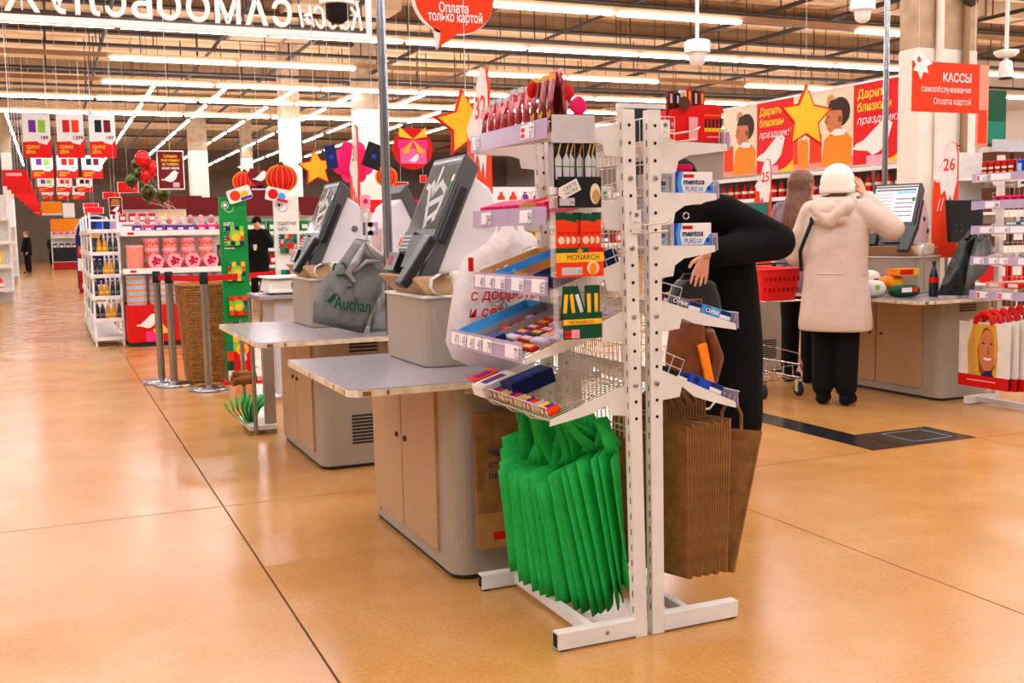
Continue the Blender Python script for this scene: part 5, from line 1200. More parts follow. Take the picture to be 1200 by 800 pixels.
# paper carrier bags with a printed smiling face (plain generic portrait), red handles
for k in range(5):
    x = 5.84+.035*k; y0, y1, z0, z1 = 5.125-.0*k, 5.555-.02*k, .148, .60; sh = .012*k
    t = thing('carrier_bag', ('front paper carrier bag with a printed smiling face and red base' if k == 0 else 'paper carrier bag with red base, %s behind the printed front one' % nth(k)), 'bag', (x, 5.34, z0), 'carrier bags with red handles')
    MB().box(x, x+.012, y0-sh*3, y1-sh*3, z0, z1+.01*k, 'offwhite').build('paper_body', t)
    MB().box(x-.0012, x+.0132, y0-sh*3, y1-sh*3, z0, z0+.085, 'red').build('red_base', t)
    h = MB(); zc = z1+.01*k
    for q in ((-1, 1) if k < 2 else (-1,)): h.tube([(x+.006, 5.34-sh*3+q*.075, zc-.01), (x+.004, 5.34-sh*3+q*.06, zc+.035), (x+.01, 5.34-sh*3+q*.025, zc+.06), (x+.012, 5.34-sh*3, zc+.065)], .022, 'red', 6)
    h.build('handle', t)
    if k == 0:
        m = MB(); o = V((x-.0004, 5.34, z0)); u = -UY
        m.flat([(-.13, .085), (.11, .085), (.12, .30), (.10, .44), (-.09, .44), (-.14, .30)], o, u, UZ, 'gold', .0004)
        m.disc(.02, .25, .095, o, u, UZ, 'dskin_print', .0008, ry=.17); m.disc(.035, .26, .075, o, u, UZ, 'skin_print', .0011, ry=.145); m.flat([(-.075, .10), (-.03, .10), (-.05, .26), (-.01, .40), (.03, .44), (-.08, .44)], o, u, UZ, 'gold', .0014); m.flat([(.10, .12), (.12, .30), (.10, .44), (.05, .44), (.09, .34)], o, u, UZ, 'gold', .0014)
        m.flat([(.0, .205), (.035, .193), (.07, .203), (.06, .214), (.035, .208), (.01, .214)], o, u, UZ, 'white', .0015); m.flat([(.03, .24), (.05, .24), (.042, .30)], o, u, UZ, 'dskin_print', .0015)
        m.disc(.0, .31, .014, o, u, UZ, 'hair_print', .0015, ry=.006); m.disc(.065, .31, .014, o, u, UZ, 'hair_print', .0015, ry=.006)
        m.flat([(-.10, .085), (-.04, .085), (-.06, .22), (-.08, .36), (-.12, .30)], o, u, UZ, 'tan', .0006); m.flat([(-.02, .085), (.09, .085), (.07, .13), (.02, .12)], o, u, UZ, 'navy', .0013)
        m.rect(-.14, .11, .045, .052, o+UX*-.0014, u, UZ, 'lpink', .0006); m.build('portrait_print', t)
# hanging red checkout sign
def hang_sign(name, label, poly_w, poly_h, c, m, texts, t_=.012, wires=True, u=UX, cat='sign', border=None):
    t = thing(name, label, cat, c); c = V(c)
    b = MB().prism([(-poly_w/2, -poly_h/2), (poly_w/2, -poly_h/2), (poly_w/2, poly_h/2), (-poly_w/2, poly_h/2)], c+UY*t_, u, UZ, t_, m).build('board', t)
    q = MB()
    if border: 
        for r in ((-poly_w/2, poly_w/2, -poly_h/2, -poly_h/2+.02), (-poly_w/2, poly_w/2, poly_h/2-.02, poly_h/2), (-poly_w/2, -poly_w/2+.02, -poly_h/2, poly_h/2), (poly_w/2-.02, poly_w/2, -poly_h/2, poly_h/2)): q.rect(*r, c, u, UZ, border)
    for (s, x, y, sz, mm, al, kw) in texts: q.text(s, x, y, sz, c, u, UZ, mm, .002, align=al, **kw)
    if q.f: q.build('lettering', b)
    if wires:
        w = MB()
        for s in (-1, 1): w.cyl(c+u*s*poly_w*.42+UZ*poly_h/2, V((c.x, c.y, CZ))+u*s*poly_w*.42, .003, 'wire', 4)
        w.build('hanging_wire', t)
    return t, b, c
Ys = 7.6; a, b_ = W(1070, 71, Y=Ys), W(1147, 133, Y=Ys); w_, h_ = b_.x-a.x, a.z-b_.z; c = ((a.x+b_.x)/2, Ys, (a.z+b_.z)/2)
t, bd, cc = hang_sign('checkout_sign', 'orange-red hanging sign reading checkouts, with a white rocket', w_, h_, c, 'orange', [('КАССЫ', w_*.37, h_*.12, h_*.24, 'white', 'r', dict(bold=.02, sx=.9)), ('самообслуживания', w_*.37, -h_*.10, h_*.18, 'white', 'r', dict(bold=.0, width=w_*.74)), ('Оплата картой', w_*.37, -h_*.34, h_*.18, 'white', 'r', dict(width=w_*.56))])
m = MB(); m.prism([(-.06, .12), (-.02, .15), (.06, .08), (.16, .02), (.09, -.01), (.11, -.07), (.05, -.06), (.02, -.13), (-.02, -.06), (-.07, -.05), (-.04, .0), (-.08, .06)], cc+V((-w_*.42, -.006, h_*.42)), UX, UZ, .006, 'white'); m.flat([(-.03, .06), (.0, .08), (.02, .03), (-.02, .02)], cc+V((-w_*.42, -.013, h_*.42)), UX, UZ, 'orange'); m.build('rocket_cutout', t)
# number totems: flame shaped boards standing along the checkouts (plane of the island)
def totem(x, y0, y1, zt, zb, num, label, base=.7595):
    t = thing('number_totem', label, 'sign', (x, (y0+y1)/2, zb)); w = y1-y0; u = -UY; o = V((x, y1, 0))
    H = zt-zb
    MB().prism([(0, zb), (w, zb), (w*.98, zt-.10), (w*.90, zt-.015), (w*.70, zt), (w*.52, zt-.06), (w*.36, zt-.16), (.02, zt-.24), (0, zt-.38)], o, u, UZ, .01, 'orange').build('board', t)
    m = MB(); of = o+UX*-.0105
    m.flat([(w*.02, zt-.25), (w*.36, zt-.17), (w*.52, zt-.065), (w*.70, zt-.004), (w*.89, zt-.02), (w*.97, zt-.10), (w*.97, zt-.30), (w*.90, zt-.36), (w*.80, zt-.48), (w*.74, zt-.40), (w*.62, zt-.45), (w*.50, zt-.36), (w*.36, zt-.40), (w*.30, zt-.30), (w*.14, zt-.30)], of, u, UZ, 'paper', .001)
    m.text(num, w*.66, zt-.215, .13, of, u, UZ, 'orange', .002, bold=.02, align='c', width=w*.46)
    for k in range(2): m.flat([(w*(.2+.13*k), zt-.52), (w*(.23+.13*k), zt-.52), (w*(.35+.13*k), zt-.42), (w*(.32+.13*k), zt-.42)], of, u, UZ, 'paper', .001)
    m.build('flame_print', t)
    MB().cyl((x+.02, (y0+y1)/2, base), (x+.02, (y0+y1)/2, zb+.25), .012, 'steel', 8).build('mounting_post', t)
totem(1.735, 4.18, 4.45, 1.985, 1.02, '32', 'orange and white totem with number 32 behind the near terminal')
p = W(420, 150, Y=6.3); q = W(412, 150, X=p.x); totem(p.x, 6.3, max(q.y, 6.5), W(416, 147, Y=6.4).z, 1.02, '31', 'orange and white totem with number 31 behind the second terminal')
totem(6.33, 6.06, 6.31, W(1105, 167, X=6.33).z, 1.02, '26', 'white and red totem with number 26 in front of the column')
p = W(905, 150, Y=8.2); q = W(893, 150, X=p.x); totem(p.x, 8.2, q.y+.1, W(908, 186, Y=8.3).z, .76, '25', 'white and red totem with number 25 between the fur coat and the cream coat', 0)
# notice sheet beside totem 26
t = thing('notice_sheet', 'white printed notice with red and blue lines on the column', 'notice', (9.9, 10.17, 1.6)); a, b_ = W(1111, 168, Y=10.18), W(1133, 215, Y=10.18)
MB().box(a.x, b_.x, 10.17, 10.185, b_.z, a.z, 'paper').build('sheet', t); m = MB()
for k in range(8): z = a.z-.04-.045*k; m.rect(a.x+.03, a.x+.09, z, z+.02, (0, 10.169, 0), UX, UZ, 'skyblue' if k % 3 else 'blue'); m.rect(a.x+.13, a.x+.20, z, z+.025, (0, 10.169, 0), UX, UZ, 'salmon' if k % 2 else 'red')
m.build('print', t)
# counter with small terminal behind, between fur coat and cream coat
t = thing('small_terminal', 'small dark checkout screen between fur coat and number 25 totem', 'checkout', (4.9, 8.0, .76)); a, b_ = W(868, 238, Y=7.9), W(902, 262, Y=7.9)
MB().hexa([(a.x, 7.9, b_.z), (b_.x-.02, 7.9, b_.z), (b_.x+.02, 8.0, b_.z), (a.x, 8.0, b_.z)], [(a.x, 7.9, a.z), (b_.x, 7.9, a.z+.01), (b_.x+.05, 8.0, a.z), (a.x, 8.0, a.z)], 'term_grey').build('head', t, bevel=.01)
MB().rect(a.x+.02, b_.x-.05, b_.z+.03, a.z-.02, (0, 7.8995, 0), UX, UZ, 'teal').build('display', t); MB().box(a.x+.1, b_.x-.1, 7.95, 8.15, .77, b_.z+.02, 'term_white').build('stand', t)
counter(7.6, 'beige cabinet behind the trolley, doors facing the aisle', 'grey top on the cabinet behind the trolley', x0=5.5, x1=6.1, slabx=5.38)
# ---------------- red festive banners above the shelving at right, plane X = 11
XB = 11.0
def banner_panel(px0, px1, label, kind, idx):
    y1 = W(px0, 150, X=XB).y; y0 = W(px1, 150, X=XB).y; z0, z1 = 2.17, 3.33; t = thing('promo_banner', label, 'banner', (XB, (y0+y1)/2, z0)); w = y1-y0; o = V((XB, y1, z0)); u = -UY; h = z1-z0
    MB().box(XB, XB+.03, y0, y1, z0, z1, 'bred' if kind == 'r' else 'cream').build('panel', t); m = MB()
    if kind == 'r':
        sx_ = w*.86
        m.text('Дарите', w*.08, h*.82, h*.15, o, u, UZ, 'yellow', .004, bold=.03, width=sx_*.72); m.text('близким', w*.08, h*.66, h*.15, o, u, UZ, 'yellow', .004, bold=.03, width=sx_*.78); m.text('праздник!', w*.08, h*.50, h*.14, o, u, UZ, 'white', .004, shear=.3, width=sx_*.95)
        m.flat([(w*x, h*y) for x, y in ((-.0, .20), (.06, .26), (.22, .30), (.42, .42), (.56, .50), (.68, .52), (.78, .47), (.74, .38), (.68, .24), (.54, .14), (.40, .10), (.30, .16), (.1, .18))], o, u, UZ, 'paper', .004)
        m.disc(w*.68, h*.47, h*.012, o, u, UZ, 'ink', .006); m.flat([(w*x, h*y) for x, y in ((.34, .1), (.42, .1), (.46, .02), (.40, .0))], o, u, UZ, 'paper', .004)
        m.flat([(w*.5, 0), (w, 0), (w, h*.16), (w*.8, h*.06)], o, u, UZ, 'yellow', .003); m.rect(w*.28, w*.60, 0, h*.10, o, u, UZ, 'lpink', .005)
    else:
        m.rect(0, w, h*.0, h*.12, o, u, UZ, 'salmon', .002); m.disc(w*.12, h*.55, h*.10, o, u, UZ, 'lpink', .002); m.disc(w*.5, h*.86, h*.08, o, u, UZ, 'tan', .002); m.rect(w*.02, w*.3, h*.08, h*.45, o, u, UZ, 'orange', .003)
        m.flat([(w*x, h*y) for x, y in ((.30, .02), (.95, .02), (.98, .34), (.82, .46), (.55, .46), (.36, .36))], o, u, UZ, 'lorange', .004)
        m.disc(w*.70, h*.70, w*.23, o, u, UZ, 'hair_print', .005, ry=h*.19); m.disc(w*.58, h*.62, w*.19, o, u, UZ, 'skin_print', .007, ry=h*.19); m.flat([(w*x, h*y) for x, y in ((.42, .64), (.35, .60), (.42, .57))], o, u, UZ, 'skin_print', .007); m.rect(w*.52, w*.76, h*.40, h*.5, o, u, UZ, 'skin_print', .006); m.disc(w*.72, h*.61, w*.045, o, u, UZ, 'dskin_print', .0095, ry=h*.045); m.disc(w*.47, h*.655, w*.018, o, u, UZ, 'hair_print', .0095); m.rect(w*.42, w*.50, h*.525, h*.537, o, u, UZ, 'salmon', .0095); m.flat([(w*x, h*y) for x, y in ((.42, .74), (.5, .86), (.7, .88), (.9, .8), (.92, .66), (.8, .6), (.76, .72))], o, u, UZ, 'hair_print', .009)
        m.flat([(w*x, h*y) for x, y in ((.5, .44), (.62, .49), (.86, .47), (.82, .40), (.6, .40))], o, u, UZ, 'paper', .009)
    m.build('print', t); MB().box(XB-.01, XB+.04, y0, y1, z1, z1+.03, 'white').build('top_rail', t)
banner_panel(848, 887, 'banner picturing a person in orange, left end of the banner row', 'p', 0); banner_panel(887, 930, 'red banner with yellow lettering and white bird, farther of the two', 'r', 1)
banner_panel(930, 948, 'narrow red banner behind the big star', 'n', 2); banner_panel(948, 1000, 'banner picturing a person in orange, behind the white hat', 'p', 3); banner_panel(1000, 1060, 'red banner with yellow lettering and white bird, nearer of the two', 'r', 4)
banner_panel(1060, 1135, 'banner picturing a person, behind the column', 'p', 5)
bn = MB()
# shelving under the banners
sh = thing('shelving', 'long white shelving under the red banners', 'shelving', (XB+.3, 13, 0))
for y in (9.6, 11, 12.4, 13.8, 15.2, 16.6): MB().box(XB+.25, XB+.3, y-.03, y+.03, 0, 2.16, 'offwhite').build('upright', sh)
for z in (.15, .55, .95, 1.35, 1.72, 2.08): MB().box(XB-.15, XB+.28, 9.6, 16.6, z, z+.03, 'offwhite').build('shelf', sh); MB().box(XB-.17, XB-.15, 9.6, 16.6, z-.02, z+.04, 'paper').build('price_strip', sh)
MB().box(XB+.28, XB+.32, 9.6, 16.6, 0, 2.16, 'midgrey').build('back_panel', sh)
cols = [('bottle_dark', 'dark'), ('honey', 'amber'), ('red', 'red'), ('paper', 'white'), ('dgreen', 'green'), ('lorange', 'orange'), ('navy', 'navy')]
protos = {}
for zi, z in enumerate((.58, .98, 1.38, 1.75)):
    y = 9.8
    while y < 16.4:
        c, nm = cols[(int(y*10)*7+zi*3) % 7]
        loc = (XB, y, z); lab = '%s bottle, %s from the right on the %s shelf under the banners' % (nm, nth(1+int((y-8.5)/.17)), ('lowest', 'second', 'third', 'top')[zi]); grp = '%s bottles on the %s shelf under the banners' % (nm, ('lowest', 'second', 'third', 'top')[zi])
        if c not in protos:
            protos[c] = bottle(lab, XB, y, z, .26, .055, c, 'red' if zi % 2 else 'white', 'cream'); protos[c]['group'] = grp
        else: dup(protos[c], loc, None, lab, grp)
        y += .17+.03*(zi % 2)
# big star, hanging
def star(px, py, Y, rpx, label, rot=90):
    c = W(px, py, Y=Y); r = rpx/F*(c-V((0, 0, CH))).length
    t = thing('star_decoration', label, 'decoration', c); o = c; MB().prism(star_poly(r, .5, rot), o+UY*.02, UX, UZ, .02, 'bred').build('rim', t); MB().prism(star_poly(r*.88, .5, rot), o-UY*.0, UX, UZ, .004, 'yellow').build('gold_face', t)
    MB().cyl(o+UZ*r*.9+UY*.01, V((o.x, o.y+.01, CZ)), .002, 'wire', 4).build('thread', t)
star(945, 138, 8.6, 37, 'large golden star above the white hat'); star(547, 145, 5.2, 40, 'golden star half hidden by the number 32 totem', 98); star(371, 197, 9.6, 22, 'golden star left of the pink flower', 95)
# surveillance cameras and sensors on rods
def hanger(px, py, Y, label, kind):
    c = W(px, py, Y=Y); t = thing('surveillance_camera' if kind != 's' else 'ceiling_sensor', label, 'camera' if kind != 's' else 'sensor', c)
    MB().cyl(c+UZ*.1, V((c.x, c.y, CZ)), .025, 'white', 8).build('rod', t)
    if kind == 's':
        MB().lathe([(.11, .18), (.15, .22), (.15, .25), (.05, .27)], c-UZ*.12, 'white', 16).build('dish', t); MB().lathe([(.085, -.1), (.085, .0), (.07, .10), (.03, .12), (.03, .2)], c-UZ*.1, 'white', 16).build('head', t); MB().lathe([(.08, 0), (.08, .02)], c-UZ*.22, 'ink', 16).build('lens', t)
    else:
        MB().lathe([(.17, 0), (.17, .14), (.15, .16)], c+UZ*.0, 'white', 8).build('box', t); MB().lathe([(.05, -.17), (.10, -.13), (.12, 0)], c, 'ink' if kind == 'd' else 'white', 16).build('dome', t)
hanger(817, 62, 12, 'white ceiling sensor on a rod above the kraft bag rack', 'c'); hanger(1011, 12, 12, 'white camera dome at the top left of the column', 'c'); hanger(395, 6, 10, 'white camera with black dome by the mirrored sign', 'd'); hanger(1179, 72, 10, 'white sensor on a rod at the far right', 's')
# ================================================================== LEFT, MIDDLE AND FAR BACKGROUND
# mirrored channel-letter sign seen from behind
Y0 = 11.5; zb = W(430, 46, Y=Y0).z
sg = thing('overhead_sign', 'large white channel-letter sign seen from behind, lettering mirrored', 'sign', (1.5, Y0, zb))
MB().box(-4.2, 3.36, Y0-.03, Y0+.03, zb-.02, zb+.05, 'white').build('bottom_bar', sg); MB().box(-4.2, 3.36, Y0-.03, Y0+.03, zb+.66, zb+.71, 'white').build('top_bar', sg)
for x in (-4.2, 3.32): MB().box(x, x+.05, Y0-.03, Y0+.03, zb+.05, zb+.66, 'white').build('side_bar', sg)
for x in (-2.5, 2.9): MB().cyl((x, Y0, zb+.7), (x, Y0, CZ), .02, 'wire', 6).build('hanger', sg)
o = V((0, Y0-.03, zb+.09)); u = -UX
MB().text('Кассы', -3.27, .0, .42, o, u, UZ, 'white', shear=.28, depth=.05, width=.70, res=3).build('letters', sg)
xx = -2.50
for ch, w in zip('САМООБСЛУЖИВАНИЯ', [.82*q for q in (.27, .31, .34, .31, .31, .26, .27, .30, .29, .42, .30, .26, .30, .29, .30, .28)]):
    MB().text(ch, xx, 0, .365, o, u, UZ, 'white', depth=.05, bold=.022, width=w*.92, res=3).build('letter', sg); xx += w+.03
# speech bubble
c = W(531, -6, Y=6.5); t = thing('speech_bubble_sign', 'orange round speech-bubble sign hanging at the top edge', 'sign', c); r = .275
pl = []
for i in range(36):
    a = math.radians(-90+10*i)
    if 24 <= (i*10-90) % 360-0 and False: pass
    pl.append((r*math.cos(a)*1.02, r*math.sin(a)*.92))
def bub(k): 
    out = []
    for i in range(40):
        a = math.radians(265+9*i)
        if i == 0: out.append((-.07*k, -r*.90*k))
        out.append((r*1.02*k*math.cos(a), r*.90*k*math.sin(a)))
    return out
t1 = [(-.105, -.34), (-.035, -.235)]
MB().prism(rrect(.56, .50, .245, 10), c+UY*.02, UX, UZ, .02, 'paper').build('back_board', t); MB().prism([(-.14, -.2), (-.118, -.345), (.02, -.22)], c+UY*.02, UX, UZ, .02, 'paper').build('back_tail', t)
MB().prism(rrect(.54, .48, .235, 10, .008), c+UY*.0, UX, UZ, .004, 'orange').build('face', t); MB().prism([(-.085, -.2), (-.108, -.34), (.05, -.22)], c-UY*.0, UX, UZ, .0045, 'orange').build('face_tail', t)
m = MB(); m.text('Оплата', .0, W(531, 15, Y=6.5).z-c.z, .085, c-UY*.005, UX, UZ, 'white', bold=.02, align='c', width=.20); m.text('только картой', .01, W(531, 25.5, Y=6.5).z-c.z, .085, c-UY*.005, UX, UZ, 'white', bold=.02, align='c', width=.37); m.build('lettering', t)
w = MB()
for s in (-1, 1): w.cyl(c+UX*.15*s+UZ*.2, V((c.x+.15*s, c.y, CZ)), .002, 'wire', 4)
w.build('hanging_wire', t)
# gift decoration
def deco(px, py, Y, label, name): 
    c = W(px, py, Y=Y); t = thing(name, label, 'decoration', c); MB().cyl(c+UZ*.02+UY*.012, V((c.x, c.y+.012, CZ)), .002, 'wire', 4).build('thread', t); return t, c
t, c = deco(484, 174, 9.6, 'round red decoration with a pink gift and golden bow', 'gift_decoration'); s = .195
MB().lathe([(s, 0), (s, .015)], c+UY*.015, 'red', 32, (0, -1, 0)).build('disc', t)
m = MB(); o = c-UY*.001; m.rect(-s*.66, s*.66, -s*.72, .01, o, UX, UZ, 'gift_pink', .002); m.rect(-s*.76, s*.76, .0, s*.42, o, UX, UZ, 'pink', .004); m.build('gift_print', t)
m = MB()
for q in (-1, 1):
    m.prism([(0, s*.44), (q*s*.35, s*.75), (q*s*.66, s*1.02), (q*s*.70, s*.55)][::q], o-UY*.004, UX, UZ, .006, 'yellow'); m.prism([(0, s*.42), (q*s*.58, -s*.12), (q*s*.44, -s*.28), (q*s*.22, -s*.2)][::q], o-UY*.004, UX, UZ, .006, 'gold')
m.build('bow', t); m = MB(); bird(m, 0, -s*.62, s*.55, o, UX, UZ, 'paper', .006); m.build('bird_print', t)
t, c = deco(414, 190, 9.5, 'pink flower decoration behind the second totem', 'flower_decoration'); s = .19
m = MB()
for k in range(8): a = math.radians(22.5+45*k); m.prism([(s*.68*math.cos(a)+s*.34*math.cos(b), s*.68*math.sin(a)+s*.34*math.sin(b)) for b in [.4189*i for i in range(15)]], c+UY*(.004*(k % 2)), UX, UZ, .012, 'pink' if k % 2 else 'hotpink')
m.prism([(s*.7*math.cos(b), s*.7*math.sin(b)) for b in [.314*i for i in range(20)]], c, UX, UZ, .016, 'hotpink'); m.build('petals', t); MB().lathe([(s*.18, 0), (s*.16, .01)], c-UY*.017, 'yellow', 16, (0, -1, 0)).build('centre', t)
for px, py, w_, h_, ro, m1, lb in ((388, 184, .10, .20, .12, 'navy', 'small dark blue hanging card left of the pink flower'), (438, 183, .17, .22, -.35, 'ink', 'black hanging card with a blue sparkle right of the pink flower')):
    t, c = deco(px, py, 9.2, lb, 'hanging_card'); u = V((math.cos(ro), 0, math.sin(ro))); v = V((-math.sin(ro), 0, math.cos(ro)))
    MB().prism([(-w_/2, -h_/2), (w_/2, -h_/2), (w_/2, h_/2), (-w_/2, h_/2)], c, u, v, .008, m1).build('card', t); MB().flat(star_poly(.035, .35), c-UY*.009, u, v, 'blue').build('sparkle_print', t)
def lantern(px, py, Y, r, label):
    t, c = deco(px, py, Y, label, 'lantern_decoration'); MB().ball(c, (r, r*.35, r*.86), 'red', 24, 14).build('lantern_body', t)
    g = MB()
    for k in range(-3, 4): a = k*.42; g.tube([c+V((r*1.01*math.sin(a)*math.cos(b), -r*.36*math.cos(a)*math.cos(b), r*.87*math.sin(b))) for b in [-1.5+.3*i for i in range(11)]], r*.018, 'gold', 4)
    g.tube([c+V((r*1.02*math.cos(b), 0, r*.88*math.sin(b))) for b in [.2618*i for i in range(24)]], r*.05, 'lorange', 5, True); g.build('ribs', t)
    MB().prism([(-r*.3, 0), (r*.3, 0), (0, r*.3)], c+UZ*r*.8+UY*.01, UX, UZ, .02, 'maroon').build('cap', t)
lantern(330, 209, 12, .17, 'large red lantern decoration above the white gift card sign'); lantern(287, 213, 14, .15, 'smaller red lantern decoration above the green sign'); lantern(453, 207, 14, .15, 'red lantern decoration half hidden by the chrome pole')
t, c = deco(304, 208, 13, 'maroon heart shaped board with a pale bird', 'heart_board'); s = .14
MB().prism([(0, -s), (s*.75, -s*.3), (s*1.02, s*.25), (s*.75, s*.78), (s*.3, s*.75), (0, s*.45), (-s*.3, s*.75), (-s*.75, s*.78), (-s*1.02, s*.25), (-s*.75, -s*.3)], c, UX, UZ, .012, 'maroon').build('board', t)
MB().box(c.x-.13, c.x+.13, c.y-.012, c.y, c.z-.26, c.z-.10, 'maroon').build('foot_plate', t); m = MB(); bird(m, 0, -.03, .17, c-UY*.0125, UX, UZ, 'paper'); m.rect(-.10, .10, -.15, -.13, c-UY*.0125, UX, UZ, 'lgrey'); m.build('bird_print', t)
# ---- tall loyalty card signs
def card_sign(x0, x1, y, zt, m1, title, lab, labels, cards, tm, topper):
    t = thing('card_display', lab, 'display stand', ((x0+x1)/2, y, 0)); w = x1-x0
    MB().box(x0, x1, y, y+.03, .02, zt, m1).build('board', t); MB().box(x0-.03, x1+.16, y-.08, y+.20, 0, .02, 'red').build('base', t); m = MB(); o = (x0, y-.001, 0)
    for i, s in enumerate(title): m.text(s, w*.14, zt-.25-.05*i, .042, o, UX, UZ, tm, .001, bold=.02, width=min(w*.72, w*.075*len(s)))
    for i in range(5): m.rect(w*.14, w*(.62 if i < 4 else .5), zt-.345-.026*i, zt-.335-.026*i, o, UX, UZ, tm)
    m.tube([(x0+w*.22+.03*math.cos(a), y-.002, zt-.07+.03*math.sin(a)) for a in [.5236*i for i in range(12)]], .002, tm, 4, True); m.tube([(x0+w*.36+.04*math.cos(a), y-.002, zt-.09+.04*math.sin(a)) for a in [3.4+.3*i for i in range(11)]], .002, tm, 4); m.disc(w*.22, zt-.07, .016, o, UX, UZ, tm); m.build('print', t)
    for i, z in enumerate(labels):
        p = thing('gift_card_pack', cards[2] % ('top', 'middle', 'lowest')[i], 'gift cards', ((x0+x1)/2, y-.02, z), None); cx = (x0+x1)/2+.005; hw = w*.33
        MB().box(cx-hw, cx+hw, y-.035, y-.003, z-.085, z+.085, cards[0]).build('card', p); q = MB(); o2 = (cx, y-.0352, z)
        k = 0
        for a_ in range(4):
            for b_ in range(4): q.rect(-hw+hw*.5*a_, -hw+hw*.5*(a_+1)-.004, -.085+.0425*b_, -.085+.0425*(b_+1)-.004, o2, UX, UZ, cards[1][(a_*3+b_*5+i) % len(cards[1])]); k += 1
        q.disc(0, 0, .05, o2, UX, UZ, cards[1][0], .0012); q.disc(.005, -.015, .032, o2, UX, UZ, cards[1][1], .0018); q.build('print', p)
    c = V((x0+w*topper[0], y-.02, zt+.02)); ro = topper[1]; u = V((math.cos(ro), 0, math.sin(ro))); v = V((-math.sin(ro), 0, math.cos(ro)))
    MB().prism(rrect(.21, .12, .02), c, u, v, .008, topper[2]).build('topper', t); q = MB(); q.disc(-.04, 0, .045, c-UY*.0085, u, v, topper[3]); q.disc(.04, -.01, .035, c-UY*.0085, u, v, topper[4], .001); q.rect(-.0, .1, -.055, -.03, c-UY*.0085, u, v, topper[5], .0012); q.build('topper_print', t)
    return t, o, w
mixc = ['lime', 'yellow', 'orange', 'navy', 'teal', 'red']
t, o, w = card_sign(1.365, 1.60, 9.5, 1.635, 'green', ('КАРТА', 'ЛОЯЛЬНОСТИ'), 'tall green loyalty card display beside the wicker basket', (1.30, .99, .69), ('green', mixc, 'green and yellow gift card pack, %s on the green display'), 'white', (.75, .3, 'paper', 'orange', 'yellow', 'blue'))
q = MB(); o = (1.365, 9.4985, 0); sq = w/4
pat = ['paper', 'yellow', 'red', 'dgreen', 'navy', 'bred', 'orange', 'navy', 'red', 'teal', 'yellow', 'red', 'green', 'bred', 'lime', 'red']
for i in range(4):
    for j in range(6): q.rect(w*.06+sq*.88*i*1.05, w*.06+sq*.88*(i+1)*1.05, .03+.085*j, .03+.085*(j+1), o, UX, UZ, pat[(i*5+j*3) % 16])
q.disc(w*.62, .30, .055, o, UX, UZ, 'yellow', .0015); q.disc(w*.62, .29, .028, o, UX, UZ, 'orange', .002); bird(q, w*.55, .60, .14, o, UX, UZ, 'red'); q.build('pattern_print', t)
card_sign(1.86, 2.085, 9.62, 1.635, 'paper', ('ПОДАРОЧНАЯ', 'КАРТА'), 'tall white gift card display behind the second terminal', (1.22, .90), ('teal', ['teal', 'red', 'salmon', 'dgreen'], 'teal and red gift card pack, %s on the white display'), 'darkgrey', (.15, -.2, 'paper', 'red', 'lblue', 'red'))
# ---- stanchions with red belts
posts = [(.849, 9.86), (.93, 9.62), (1.165, 9.17)]; lb = ('farthest of the three steel belt posts, at left', 'middle steel belt post of the three', 'nearest steel belt post, before the wicker basket')
for i, (x, y) in enumerate(posts):
    t = thing('belt_post', lb[i], 'barrier post', (x, y, 0)); MB().lathe([(.165, 0), (.165, .018), (.155, .028), (.05, .045), (.035, .05)], (x, y, 0), 'brushed', 32).build('base', t)
    MB().cyl((x, y, .045), (x, y, .90), .032, 'brushed', 18).build('tube', t); MB().lathe([(.034, 0), (.036, .005), (.036, .095), (.03, .10)], (x, y, .90), 'ink', 18).build('belt_head', t)
for i, (a, b) in enumerate((((.849, 9.86), (.93, 9.62)), ((.93, 9.62), (1.165, 9.17)), ((1.165, 9.17), (2.2, 10.1)))):
    a, b = V((*a, .945)), V((*b, .945)); d = (b-a).normalized(); a2, b2 = a+d*.037, b-d*.037; n = V((-d.y, d.x, 0))*.001; t = ('short red belt between the two left posts', 'red belt between the middle and nearest post', 'red belt running on to the right past the green display')[i]
    tag(MB().hexa([a2-n-UZ*.025, b2-n-UZ*.025, b2+n-UZ*.025, a2+n-UZ*.025], [a2-n+UZ*.025, b2-n+UZ*.025, b2+n+UZ*.025, a2+n+UZ*.025], 'red').build('barrier_belt', None, loc=(a2+b2)/2), t, 'barrier belt')
x, y = 2.2, 10.1; t = thing('belt_post', 'steel belt post hidden behind the second checkout', 'barrier post', (x, y, 0)); MB().lathe([(.165, 0), (.165, .018), (.155, .028), (.05, .045), (.035, .05)], (x, y, 0), 'brushed', 24).build('base', t); MB().cyl((x, y, .045), (x, y, .90), .032, 'brushed', 14).build('tube', t); MB().lathe([(.036, 0), (.036, .10)], (x, y, .90), 'ink', 14).build('belt_head', t)
# ---- wicker basket
wk = thing('wicker_basket', 'tall square wicker basket behind the steel posts', 'basket', (1.23, 9.82, 0)); cx, cy = 1.225, 9.83
def wring(z, k=0): s = .155+.055*z/.86; return [(cx+p[0]*s/.155, cy+p[1]*s/.155, z) for p in rrect(.31, .26, .03, 3)]
MB().add([p for z in (.02, .86) for p in [V((cx, cy, 0))+(V(q)-V((cx, cy, 0)))*.97 for q in wring(z)]], [(i, (i+1) % 16, 16+(i+1) % 16, 16+i) for i in range(16)]+[tuple(reversed(range(16)))], 'wicker').build('liner', wk)
m = MB()
for i in range(42): m.tube([(p[0]+.002*math.sin(j*3.14+i*3.14), p[1]+.002*math.cos(j*3.14+i*3.14), p[2]) for j, p in enumerate(wring(.02+i*.0203))], .0075, 'wicker', 5, True)
m.build('woven_strand', wk)['kind'] = 'stuff'
m = MB(); a, b = wring(.02), wring(.86)
for j in range(16): m.tube([a[j], b[j]], .010, 'wicker', 5)
m.build('stake', wk); MB().tube(wring(.87), .017, 'wicker', 6, True).build('rim', wk)
